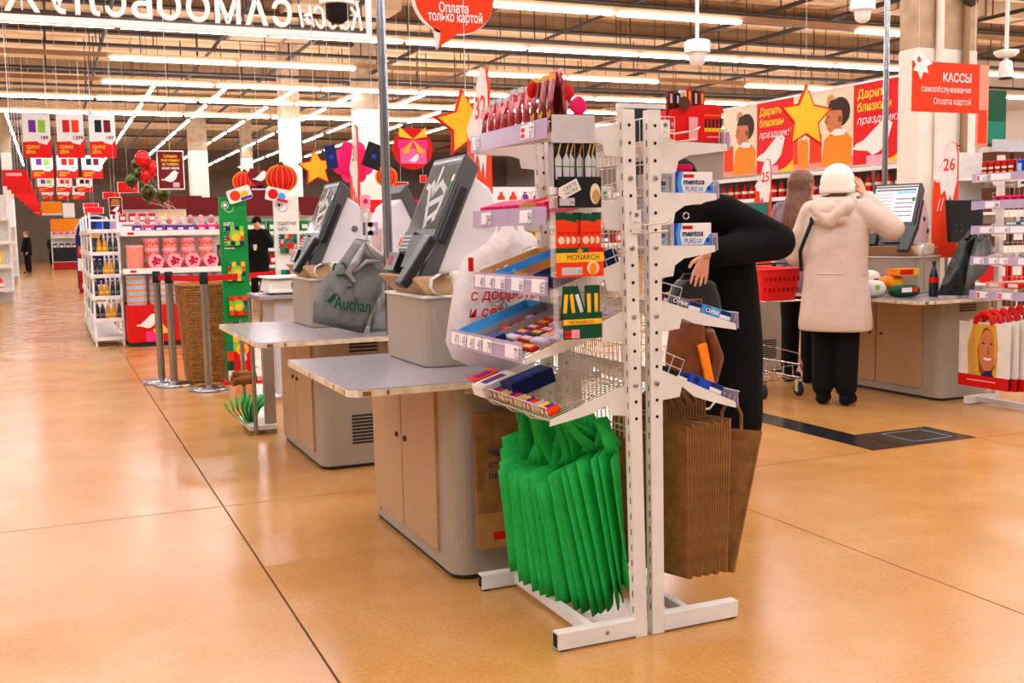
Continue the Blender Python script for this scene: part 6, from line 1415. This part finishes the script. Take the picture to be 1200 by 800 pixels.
# ---- scale on a small table beyond the second checkout
tb = thing('scale_table', 'small grey table carrying the scale beyond the second checkout', 'table', (1.75, 8.5, 0)); MB().box(1.45, 2.05, 8.25, 8.8, .80, .83, 'slab_grey').build('table_top', tb, bevel=.004); MB().box(1.58, 1.98, 8.32, 8.75, .05, .80, 'lgrey').build('table_body', tb)
for x, y in ((1.47, 8.28), (1.47, 8.77)): MB().cyl((x, y, 0), (x, y, .80), .014, 'steel', 8).build('leg', tb)
sc = thing('scale', 'cream checkout scale with small display beyond the second checkout', 'scale', (1.72, 8.5, .83)); MB().hexa([(1.54, 8.3, .845), (1.95, 8.3, .845), (1.95, 8.7, .845), (1.54, 8.7, .845)], [(1.56, 8.33, .95), (1.93, 8.33, .95), (1.93, 8.68, .95), (1.56, 8.68, .95)], 'offwhite').build('housing', sc, bevel=.012)
MB().box(1.53, 1.96, 8.29, 8.71, .955, .972, 'white').build('pan', sc, bevel=.006); MB().box(1.72, 1.86, 8.305, 8.312, .87, .925, 'midgrey').build('display', sc); MB().rect(1.735, 1.845, .88, .915, (0, 8.3045, 0), UX, UZ, 'lime').build('digits_window', sc)
for x in (1.57, 1.92): MB().lathe([(.02, 0), (.018, .015)], (x, 8.33, .83), 'rubber', 10).build('foot', sc)
# ---- grey carrier bags hanging at the second checkout
def poly_bag(label, outline, Y, n, m1, dy, printer=None, group=None):
    pts = [W(x, y, Y=Y) for x, y in outline]; c = sum(pts, V((0, 0, 0)))/len(pts); t = thing('plastic_bag', label, 'bag', (c.x, Y, min(p.z for p in pts)), group)
    for k in range(n):
        vs = []; fs = []; N = len(pts); K = 5
        for i in range(K):
            s = i/(K-1)
            for j, p in enumerate(pts):
                q = c.lerp(p, s); vs.append((q.x+.006*k, Y+dy*k-.03*(1-s*s)*(1 if k == 0 else .5)+.010*math.sin(j*1.9+i*1.3+k), q.z+.004*math.sin(k*2+j)))
        for i in range(K-1):
            for j in range(N): fs.append((i*N+j, i*N+(j+1) % N, (i+1)*N+(j+1) % N, (i+1)*N+j))
        MB().add(vs, fs, m1, True).build('front_sheet' if k == 0 else 'sheet', t, solid=.0015)
    if printer: printer(t, Y, c)
    return t
def pr(t, Y, c):
    m = MB(); a = W(384, 360, Y=Y-.05); u = V((.985, 0, -.17)).normalized(); v = V((.17, 0, .985)).normalized()
    m.text('Auchan', .03, 0, .095, a, u, v, 'dgreen', .001, bold=.02, width=.20); m.flat([(-.01, .03), (.02, .075), (.045, .08), (.03, .045), (.01, .02)], a, u, v, 'dgreen', .0015)
    b = W(398, 315, Y=Y-.05); 
    for k in range(3): q = 2.09*k; m.tube([b+V((.034*math.cos(q+i*.25), 0, .034*math.sin(q+i*.25))) for i in range(6)], .006, 'dgreen', 4)
    m.build('green_print', t)
poly_bag('dark grey carrier bag bundle with green lettering at the second checkout', [(366, 378), (368, 352), (378, 330), (400, 303), (416, 280), (430, 282), (440, 300), (450, 322), (440, 350), (430, 375), (424, 390), (395, 383)], 5.50, 5, 'poly_grey', .012, pr)
poly_bag('shiny grey carrier bag bundle hanging right of the lettered one', [(432, 390), (438, 352), (450, 322), (458, 318), (464, 340), (467, 365), (467, 388), (450, 391)], 5.56, 4, 'poly_silver', .012)
t = thing('bag_loops', 'gathered grey handles of the carrier bags on their hook', 'bag handles', W(430, 290, Y=5.48)); h = MB()
for pts, r in (([(427, 286), (418, 305), (408, 320), (415, 330)], .022), ([(429, 284), (440, 297), (455, 306), (463, 312)], .024), ([(415, 318), (430, 306), (448, 306), (460, 314)], .012)): h.tube([W(x, y, Y=5.45) for x, y in pts], [r*.5, r, r*.9, r*.4], 'poly_silver', 8)
h.build('twisted_handle', t); hp = W(430, 280, Y=5.5); MB().tube([hp, hp+UZ*.10, hp+V((.02, .02, .16))], .005, 'wire', 6).build('hook', t)
cr = thing('card_rack', 'narrow clear rack of small pink cards above the grey bags', 'card rack', W(427, 300, Y=5.62)); p0 = W(429, 300, Y=5.62); MB().cyl(p0-UZ*.28, W(429, 232, Y=5.62), .007, 'wire', 8).build('rod', cr)
for i, (px, py, m1) in enumerate(((428, 236, 'lpink'), (428, 252, 'lgrey'), (431, 268, 'midgrey'), (437, 268, 'lilac'))):
    a = W(px, py, Y=5.6); MB().box(a.x-.028, a.x+.028, 5.596, 5.602, a.z-.035, a.z+.035, m1).build('card', cr); MB().disc(0, 0, .014, (a.x, 5.5955, a.z), UX, UZ, 'hotpink' if i == 0 else 'paper').build('card_print', cr)
# small green bags and a brown bundle under the far packing top
for k in range(8):
    c = V((1.10+.012*k, 7.0+.01*k, .062)); a = .6-.16*k; d = V((-math.sin(a)*.8, -.15, math.cos(a)*.7)).normalized(); t = MB().grid([[c, c+UY*.12], [c+d*.1-UX*.02, c+d*.1+UY*.13-UX*.02], [c+d*.19, c+d*.19+UY*.14]], 'green_bag').build('green_bag', None, solid=.003, loc=c)
    tag(t, 'small folded green bag, %s in the fan under the far packing top' % nth(k+1), 'bag', 'small green bags under the far top')
c = V((1.07, 7.0, .36)); t = thing('brown_bag_bundle', 'bundle of brown paper bags poking out under the far packing top', 'bag', c)
for k in range(6): MB().tube([c+V((.12, .02*k, .02*math.sin(k))), c+V((.04, .02*k-.02, .03*math.sin(k*2))), c+V((-.03, .02*k-.03, .045*math.sin(k*1.3)))], [.03, .028, .016], 'kraft', 7).build('paper_twist', t)
# ---- promo end unit: red base, tins, shelf of pink tubs, purple packs
pu = thing('promo_unit', 'white promotion shelving with red printed base at left', 'shelving', (1.4, 13.8, 0)); Yp0 = 13.38
b = MB().box(.80, 2.05, Yp0, 14.25, .05, .50, 'red').build('red_base', pu, bevel=.01); MB().box(.83, 2.02, Yp0+.03, 14.2, 0, .05, 'plinth').build('plinth', pu)
m = MB(); o = (0, Yp0-.001, 0); bird(m, 1.02, .24, .24, o, UX, UZ, 'paper', .002); m.rect(1.0, 1.16, .06, .18, o, UX, UZ, 'pink', .002); m.flat([(1.08, .2), (1.2, .26), (1.28, .16), (1.12, .14)], o, UX, UZ, 'yellow', .003); m.flat([(1.4, .15), (1.52, .32), (1.66, .2), (1.56, .1)], o, UX, UZ, 'yellow', .002); m.flat([(1.7, .1), (1.95, .35), (1.98, .2), (1.8, .08)], o, UX, UZ, 'lorange', .002); m.build('bird_print', b)
MB().box(.78, 2.1, 14.22, 14.27, 0, 1.45, 'offwhite').build('back_panel', pu)
for z, d in ((.89, 0), (1.34, .12)): MB().box(.80-.02, 2.1, Yp0+d, 14.22, z, z+.035, 'white').build('shelf', pu); MB().box(.78, 2.1, Yp0+d-.015, Yp0+d, z-.015, z+.05, 'paper').build('price_strip', pu); MB().rect(.86, .93, z, z+.03, (0, Yp0+d-.0155, 0), UX, UZ, 'bred').build('price_tag', pu)
for x in (.80, 2.06): MB().box(x, x+.04, 14.2, 14.26, 0, 1.5, 'offwhite').build('upright', pu)
tin0 = None
for i in range(5):
    x = .93+.255*i
    for k in range(5):
        z = .502+.072*k
        lab = 'blue and white round tin in the %s stack from the left, %s from the bottom' % ('first second third fourth fifth'.split()[i], 'first second third fourth fifth'.split()[k])
        if tin0 is None:
            tin0 = thing('tin', lab, 'tin', (x, 13.52, z), 'blue tins stacked on the red base'); MB().lathe([(.115, 0), (.115, .068)], (x, 13.52, z), 'tin_blue', 24).build('can', tin0); MB().lathe([(.118, 0), (.118, .014)], (x, 13.52, z+.055), 'skyblue', 24).build('lid', tin0)
            m = MB()
            for q in range(9): a = 3.4+.36*q; m.obox((x+.1155*math.cos(a), 13.52+.1155*math.sin(a), z+.028), V((-math.sin(a), math.cos(a), 0))*.024, V((math.cos(a), math.sin(a), 0))*.0008, UZ*.014, 'lorange' if q % 2 else 'tan')
            m.build('cookie_print', tin0)
        else: dup(tin0, (x, 13.52, z), None, lab)
tub0 = None
for i in range(4):
    x = 1.13+.215*i
    for k in range(3):
        lab = 'pink patterned tub in the %s standing stack, %s from the bottom' % ('first second third fourth'.split()[i], 'first second third'.split()[k]); z = .927+.125*k
        if tub0 is None:
            tub0 = thing('pink_tub', lab, 'tub', (x, 13.62, z), 'pink tubs stacked on the promotion shelf'); MB().lathe([(.088, 0), (.088, .12)], (x, 13.62, z), 'salmon', 22).build('drum', tub0); MB().lathe([(.091, 0), (.091, .03), (.085, .034)], (x, 13.62, z+.088), 'lpink', 22).build('lid', tub0)
            m = MB()
            for q in range(8): a = 3.3+.4*q; m.obox((x+.0885*math.cos(a), 13.62+.0885*math.sin(a), z+.045+.015*(q % 2)), V((-math.sin(a), math.cos(a), 0))*.010, V((math.cos(a), math.sin(a), 0))*.0008, UZ*.010, 'hotpink' if q % 2 else 'red')
            m.build('dot_print', tub0)
        else: dup(tub0, (x, 13.62, z), None, lab)
    t = thing('pink_tub', 'pink tub lying on its side with red berries lid, %s in front of the stacks' % ('first second third fourth'.split()[i]), 'tub', (x+.03, 13.45, .927)); MB().lathe([(.09, 0), (.09, .09)], (x+.03, 13.40, 1.018), 'salmon', 22, UY).build('drum', t); m = MB(); o = (x+.03, 13.399, 1.018); m.disc(0, 0, .088, o, UX, UZ, 'lpink', .001)
    for q in range(9): m.disc(.05*math.cos(q*2.4)*(q/9)**.5, .05*math.sin(q*2.4)*(q/9)**.5, .018, o, UX, UZ, 'hotpink' if q % 2 else 'deepred', .0015+.0003*q, n=10)
    m.build('berry_lid', t)
t = thing('pink_tub', 'shorter pink tub stack left of the tall stacks', 'tub', (.93, 13.5, .927)); MB().lathe([(.095, 0), (.095, .26)], (.93, 13.5, .927), 'salmon', 22).build('drum', t); MB().lathe([(.098, 0), (.098, .03)], (.93, 13.5, 1.185), 'lpink', 22).build('lid', t)
for i in range(4):
    x = 1.98-.06*0+.0; x = 1.955+.0*i
for i in range(3): x = 1.93+.06*i; tag(MB().box(x-.026, x+.026, 13.5, 13.58, .926, 1.20, 'darkgrey').rect(x-.02, x+.02, 1.05, 1.15, (0, 13.4995, 0), UX, UZ, 'midgrey').build('dark_box', None, loc=(x, 13.54, .926)), 'dark grey tall box, %s beside the pink tubs' % ('first', 'second', 'third')[i], 'box')
for i in range(9):
    x = .98+.125*i; c1 = ('purple', 'hotpink', 'purple', 'ink', 'purple', 'ink', 'hotpink', 'pink', 'hotpink')[i]; t = thing('gift_pack', ('purple', 'pink', 'violet', 'dark red', 'lilac', 'black', 'hot pink', 'rose', 'magenta')[i]+' gift pack with bow on the upper promotion shelf, place %s from left' % 'one two three four five six seven eight nine'.split()[i], 'gift pack', (x, 13.6, 1.376))
    MB().box(x-.055, x+.055, 13.55, 13.68, 1.376, 1.45, 'purple' if c1 == 'ink' else c1).build('box', t); MB().box(x-.053, x+.053, 13.552, 13.678, 1.45, 1.56, 'clear').build('window', t); MB().ball((x, 13.6, 1.50), (.038, .03, .035), 'red' if i % 2 else 'lpink', 8, 6).build('sweets', t); MB().ball((x, 13.6, 1.555), (.028, .02, .018), 'lpink', 8, 6).build('bow', t); MB().rect(-.03, .03, .02, .045, (x, 13.5495, 1.376), UX, UZ, 'paper').build('print', t)
# ---- aisle end shelving with bottles
av = thing('shelving', 'white aisle shelving with bottles left of the promotion unit', 'shelving', (.62, 15, 0))
for y in (13.72, 15.0, 16.3, 17.6):
    for x in (.44, .755): MB().box(x, x+.025, y, y+.03, 0, 1.62, 'white').build('upright', av)
for z in (.10, .33, .60, .86, 1.13, 1.40): MB().box(.44, .78, 13.7, 17.63, z-.02, z, 'white').build('shelf', av); MB().box(.425, .44, 13.7, 17.63, z-.04, z+.025, 'paper').build('price_strip', av); MB().box(.44, .78, 13.685, 13.7, z-.03, z+.015, 'paper').build('end_strip', av)
bp = {}
for zi, z in enumerate((.33, .60, .86, 1.13)):
    for k in range(22):
        x, y = (.48+.064*k, 13.76) if k < 5 else (.49, 13.95+.21*(k-5)); c, nm = (('bottle_dark', 'dark'), ('bottle_dark', 'dark'), ('honey', 'honey yellow'), ('honey', 'honey yellow'), ('bottle_dark', 'dark'))[(k+(zi % 2)) % 5]
        lab = '%s bottle with white cap, %s along the %s aisle shelf' % (nm, nth(k+1), ('lowest', 'second', 'third', 'top')[zi]); grp = '%s bottles on the %s aisle shelf' % (nm, ('lowest', 'second', 'third', 'top')[zi])
        if c not in bp: bp[c] = bottle(lab, x, y, z, .20, .029, c, 'white', 'yellow' if c == 'honey' else 'midgrey'); bp[c]['group'] = grp
        else: dup(bp[c], (x, y, z), None, lab, grp)
for k in range(4):
    x = .49+.075*k; tag(MB().box(x-.033, x+.033, 13.73, 13.85, 1.40, 1.51, ('navy', 'blue', 'navy', 'lilac')[k]).box(x-.034, x+.034, 13.729, 13.851, 1.51, 1.535, 'white').build('carton', None, loc=(x, 13.79, 1.40)), '%s carton with white lid, %s from the left on the aisle shelf top' % (('navy', 'blue', 'navy', 'lilac')[k], nth(k+1)), 'carton', 'cartons on the aisle shelf top')
# ---- balloons and maroon posters
def poster(px0, py0, px1, py1, Y, label, lines=True, m1='maroon', wires=True):
    a, b = W(px0, py0, Y=Y), W(px1, py1, Y=Y); w, h = b.x-a.x, a.z-b.z; c = V(((a.x+b.x)/2, Y, (a.z+b.z)/2)); t = thing('poster', label, 'poster', c)
    MB().box(a.x, b.x, Y, Y+.012, b.z, a.z, 'paper').build('frame', t); m = MB(); o = c-UY*.0005; m.rect(-w*.46, w*.46, -h*.47, h*.47, o, UX, UZ, m1, .001)
    if lines:
        for i, s in enumerate(('Соберите', 'свой подарок', 'из товаров', 'наших марок')): m.text(s, 0, h*(.32-.10*i), h*.10, o, UX, UZ, 'yellow' if i < 3 else 'paper', .003, bold=.02, align='c', width=w*(.5, .7, .6, .66)[i])
        bird(m, -w*.05, -h*.28, w*.62, o, UX, UZ, 'paper', .003); m.rect(w*.06, w*.3, -h*.44, -h*.32, o, UX, UZ, 'lpink', .003)
    m.build('print', t)
    if wires: MB().cyl(c+UZ*h*.5+UY*.006, V((c.x, Y+.006, CZ)), .003, 'wire', 4).build('hanging_wire', t)
poster(183, 176, 217, 222, 12.9, 'maroon poster with white bird hanging beside the balloons'); poster(127, 231, 144, 252, 26, 'small maroon bird poster far back over the aisle shelves')
for i, (px, py, rp, m1, lb) in enumerate(((167, 186, 9, 'balloon_red', 'red heart balloon, highest of the cluster'), (177, 197, 9, 'balloon_red', 'red balloon behind the maroon poster'), (160, 192, 6, 'balloon_dark', 'small dark patterned balloon left of the red heart'), (154, 212, 7, 'balloon_dark', 'dark oval balloon at the left of the cluster'), (163, 203, 6, 'balloon_dark', 'dark green tinted balloon in the middle of the cluster'), (174, 226, 9, 'balloon_dark', 'dark round balloon low in the cluster'), (191, 228, 8, 'balloon_dark', 'dark round balloon lowest, under the poster'), (170, 205, 8, 'balloon_red', 'dark red balloon in the middle of the cluster'))):
    Y = 13.3+.1*(i % 3); c = W(px, py, Y=Y); r = rp/F*12.2; t = thing('balloon', lb, 'balloon', c); MB().ball(c, (r, r*.7, r*1.15), m1, 16, 12).build('foil', t); MB().lathe([(.004, 0), (.02, -.03)], c-UZ*r*1.15, m1, 8).build('neck', t); MB().tube([c-UZ*r*1.2, V((1.5+.02*i, 14.0, 1.6)).lerp(c, .5)-UZ*.05, (1.5+.02*i, 14.24, 1.45)], .002, 'wire', 4).build('ribbon', t)
# ---- hanging price posters in rows down the aisle
cols3 = (((25, 61), (65, 100), (103, 137)), ((36, 63), (66, 92), (95, 121)), ((43, 64), (66, 85), (89, 109)), ((48, 63), (66, 82), (84, 100)))
rowsP = ((133, 185, 28, 'front'), (182, 209, 40, 'second'), (208, 225, 52, 'third'), (218, 234, 62, 'fourth'))
for r, (yt, yb, Y, nm) in enumerate(rowsP):
    for k, (xa, xb) in enumerate(cols3[r]):
        a, b = W(xa, yt, Y=Y), W(xb, yb, Y=Y); w, h = b.x-a.x, a.z-b.z; c = V(((a.x+b.x)/2, Y, (a.z+b.z)/2)); t = thing('price_poster', 'red and white price poster, %s of the %s row over the aisle' % (('left', 'middle', 'right')[k], nm), 'poster', c)
        MB().box(a.x, b.x, Y, Y+.02, b.z, a.z, 'paper').build('sheet', t); m = MB(); o = c-UY*.001
        m.flat([(-w/2, -h/2), (w/2, -h/2), (w/2, -h*.06), (w*.34, -h*.2), (w*.06, -h*.16), (0, -h*.12), (-w/2, -h*.14)], o, UX, UZ, 'bred', .003)
        for i, s in enumerate(('УДАРНАЯ', 'ЦЕНА')): m.text(s, -w*.42, -h*(.29+.11*i), h*.10, o, UX, UZ, 'yellow', .006, bold=.03, width=w*(.5, .34)[i])
        m.text(('189', '1299', '189', '579', '349', '379')[(r*3+k) % 6], w*.28, -h*.08, h*.12, o, UX, UZ, 'maroon', .006, align='c', bold=.02)
        cc = (('purple', 'lime', 'red'), ('red', 'orange', 'bred'), ('ink', 'maroon', 'ink'))[k]
        for i in range(2): m.rect(-w*.28+w*.34*i, -w*.28+w*.34*i+w*.26, h*.08, h*.36, o, UX, UZ, cc[i], .003)
        m.build('print', t); q = MB()
        for s in (-1, 1): q.cyl(c+UX*s*w*.4+UZ*h/2, V((c.x+s*w*.4, Y, CZ)), .006, 'wire', 4)
        q.build('hanging_wire', t)
# ---- red plates receding along the left wall shelves
for k in range(9):
    Y = 24+4.5*k; a = W(2+5.1*k, 199+6*k, Y=Y); b = W(33+2.1*k, 218+4.4*k, Y=Y); t = thing('aisle_sign', 'red aisle sign, number %s of the receding row at left' % 'one two three four five six seven eight nine'.split()[k], 'sign', ((a.x+b.x)/2, Y, b.z)); MB().box(a.x, b.x, Y, Y+.03, b.z, a.z, 'bred').build('plate', t); MB().rect(b.x-.4, b.x-.1, a.z-.12, a.z-.06, (0, Y-.001, 0), UX, UZ, 'lpink').build('lettering', t)
    MB().cyl((a.x+.2, Y+.01, a.z), (a.x+.2, Y+.01, CZ), .006, 'wire', 4).build('hanging_wire', t)
# ---- generic shelving rows with goods
pal = [('red', 'red'), ('paper', 'white'), ('green', 'green'), ('yellow', 'yellow'), ('hotpink', 'pink'), ('navy', 'navy'), ('orange', 'orange'), ('lblue', 'light blue'), ('brown', 'brown'), ('purple', 'purple')]
boxme = {}
def goods(name, m1, loc, lab, grp):
    k = (name, m1)
    if k not in boxme:
        mb = MB(); x, y, z = loc
        if name == 'product_box': mb.box(x-.10, x+.10, y-.1, y+.1, z, z+.27, m1).rect(x-.07, x+.07, z+.08, z+.18, (0, y-.1005, 0), UX, UZ, 'paper' if m1 != 'paper' else 'red', .002)
        else: mb.lathe([(.075, 0), (.075, .18), (.03, .24), (.03, .28)], (x, y, z), m1, 10); mb.lathe([(.076, .0), (.076, .07)], (x, y, z+.05), 'paper' if m1 != 'paper' else 'red', 10)
        boxme[k] = tag(mb.build(name, None, loc=loc), lab, 'product', grp)
    else:
        o = boxme[k].copy(); COL.objects.link(o); o.location = loc; o['label'] = lab; o['group'] = grp
def gondola(label, nick, x0, x1, y, levels=(.2, .6, 1.0, 1.4), step=.26, sel=None, top=1.8, seed=0, header=None):
    t = thing('shelving', label, 'shelving', ((x0+x1)/2, y, 0)); MB().box(x0, x1, y+.45, y+.5, 0, top, 'offwhite').build('back_panel', t)
    for z in levels: MB().box(x0, x1, y-.15, y+.45, z-.03, z, 'white').build('shelf', t); MB().box(x0, x1, y-.17, y-.15, z-.06, z+.02, 'paper').build('price_strip', t)
    x = x0
    while x <= x1+.01: MB().box(x-.03, x+.03, y+.42, y+.47, 0, top, 'white').build('upright', t); x += (x1-x0)/2
    if header: MB().box(x0, x1, y+.1, y+.16, top, top+header[1], header[0]).build('header', t)
    rnd = random.Random(seed)
    for zi, z in enumerate(levels):
        x = x0+.15; c = 0
        while x < x1-.1:
            if c % 4 == 0: ch = rnd.choice(sel or pal); kind = rnd.choice(('product_box', 'product_bottle'))
            goods(kind, ch[0], (x, y, z), '%s %s, %s on the %s shelf, %s' % (ch[1], kind.replace('product_', ''), nth(c+1), 'lowest second third fourth fifth'.split()[zi], nick), 'goods on the %s' % nick); x += step; c += 1
warm = [pal[0], pal[2], pal[3], pal[6], pal[1]]
gondola('white shelving behind the person in black', 'shelving behind the person in black', 3.0, 6.2, 26, sel=[pal[2], pal[0], pal[4], pal[1]], seed=1, header=('maroon', .45))
gondola('white shelving seen between the terminals', 'shelving between the terminals', 6.4, 10.2, 24, seed=2, sel=warm, header=('bred', .3))
gondola('far shelving behind the left end of the white rack', 'far shelving behind the white rack', 7.6, 11.0, 19.5, levels=(.2, .6, 1.0, 1.4, 1.8), seed=3, top=2.2)
gondola('bread shelving far down the aisle', 'far bread shelving', .1, 2.2, 58, levels=(.3, .9, 1.5), step=.3, sel=[pal[6], pal[8], ('tan', 'tan')], seed=4, header=('lorange', .6))
gondola('produce shelving at the left edge', 'produce shelving at left', -3.0, -.78, 25, levels=(.3, .8, 1.3, 1.8), sel=[pal[6], pal[3], pal[4], pal[1]], seed=5, top=2.3)
gondola('farther produce shelving at the left edge', 'farther produce shelving at left', -3.4, -.95, 36, levels=(.3, .8, 1.3, 1.8), step=.3, sel=[pal[6], pal[0], pal[1]], seed=6, top=2.6)
gondola('white shelving beyond the aisle bottles', 'shelving beyond the aisle bottles', 1.9, 4.4, 34, levels=(.3, .8, 1.3, 1.8), step=.28, seed=7, top=2.2, header=('maroon', .4))
gondola('shelving right of the column at the photo edge', 'shelving right of the column', 9.7, 10.7, 8.9, levels=(.2, .6, 1.0, 1.4, 1.8), sel=[pal[8], pal[0], pal[1]], seed=8, top=2.1)
gondola('far shelving right of the white racks, behind the fur coat', 'far shelving behind the fur coat', 11.6, 15.6, 27, seed=9, sel=warm, header=('bred', .3))
# bits beside the aisle
rs = W(102, 343, Z=0); t = thing('promo_stand', 'narrow red promo stand with white price panel in the aisle', 'display stand', rs); MB().box(rs.x-.16, rs.x+.16, rs.y, rs.y+.3, 0, .95, 'deepred').build('column', t); MB().box(rs.x-.17, rs.x+.17, rs.y-.02, rs.y, .55, .85, 'paper').build('price_panel', t); MB().text('147', rs.x, .6, .12, (0, rs.y-.021, 0), UX, UZ, 'ink', align='c').build('price', t); MB().box(rs.x-.15, rs.x+.15, rs.y-.01, rs.y+.02, .95, 1.15, 'orange').build('topper', t); MB().flat(star_poly(.05), (rs.x-.02, rs.y-.001, .2), UX, UZ, 'yellow').build('star_print', t)
c = W(112, 275, Y=30); t = thing('arch_sign', 'dark blue arched sign with silver rim over the aisle end', 'sign', (c.x, 30, 0)); r = .5
MB().prism([(r*math.cos(a), r*math.sin(a)) for a in [3.1416*i/20 for i in range(21)]]+[(-r, -1.4), (r, -1.4)], c, UX, UZ, .05, 'navy').build('arch_board', t); MB().tube([c+V((r*math.cos(a), -.05, r*math.sin(a))) for a in [3.1416*i/20 for i in range(21)]], .03, 'lgrey', 6).build('rim', t); MB().disc(0, .05, .14, c-UY*.051, UX, UZ, 'gold').build('emblem', t)
p = W(77, 316, Z=0); t = thing('crate_stack', 'black and red crate display on the aisle floor', 'crate', p); MB().box(p.x-.5, p.x+.5, p.y, p.y+1, 0, .35, 'deepred').build('lower_crate', t); MB().box(p.x-.48, p.x+.48, p.y+.03, p.y+.9, .37, 1.0, 'ink').build('upper_crate', t); MB().box(p.x-.5, p.x+.5, p.y, p.y+1, .35, .37, 'lgrey').build('tray', t)
for k, (x0, y0, x1, y1, Y, lb) in enumerate(((137, 213, 163, 226, 30, 'red hanging aisle sign below the balloons'), (120, 225, 141, 233, 34, 'red hanging aisle sign left of the small maroon poster'), (97, 238, 116, 245, 40, 'red hanging aisle sign over the arch'), (98, 243, 122, 250, 38, 'lower red hanging aisle sign over the arch'), (461, 213, 479, 229, 20, 'red hanging sign below the gift decoration'), (492, 205, 500, 214, 22, 'small red sign left of the near terminal'), (345, 248, 352, 256, 20, 'small red tag sign right of the white display'))):
    poster(x0, y0, x1, y1, Y, lb, False, 'bred')
for k, (px0, px1, py0, py1, Y, m1, lb) in enumerate(((48, 73, 236, 252, 60, 'lorange', 'glowing orange bakery panel far down the aisle'), (73, 88, 238, 255, 56, 'paper', 'white notice board far down the aisle'))):
    a, b = W(px0, py0, Y=Y), W(px1, py1, Y=Y); t = thing('wall_panel', lb, 'sign', ((a.x+b.x)/2, Y, b.z)); MB().box(a.x, b.x, Y, Y+.05, b.z, a.z, m1).build('panel', t); MB().box(a.x, b.x, Y-.02, Y, b.z, b.z+.1, 'cream').build('strip', t); MB().cyl(((a.x+b.x)/2, Y+.02, a.z), ((a.x+b.x)/2, Y+.02, CZ), .01, 'wire', 4).build('hanger', t)
# teal and picture boards right of the column
for px0, px1, py0, py1, Y, m1, lb in ((1146, 1157, 76, 172, 11.6, 'salmon', 'tall picture board between the column and the teal board'), (1156, 1178, 105, 172, 12.2, 'dgreen', 'dark teal board right of the column'), (1166, 1200, 163, 190, 9.0, 'lgrey', 'grey framed panel above the right-edge rack')):
    a, b = W(px0, py0, Y=Y), W(px1, py1, Y=Y); t = thing('display_board', lb, 'board', ((a.x+b.x)/2, Y, b.z)); MB().box(a.x, b.x, Y, Y+.04, b.z, a.z, m1).build('panel', t); MB().box(a.x+.03, b.x-.03, Y-.008, Y, b.z+.05, b.z+(a.z-b.z)*.45, 'orange' if m1 == 'salmon' else ('teal' if m1 == 'dgreen' else 'offwhite')).build('picture', t); MB().box((a.x+b.x)/2-.02, (a.x+b.x)/2+.02, Y+.04, Y+.08, 0, a.z, 'wire').build('post', t)
bpy.data.scenes.remove(TS)
for o in bpy.data.objects:
    if '_org' in o: del o['_org']
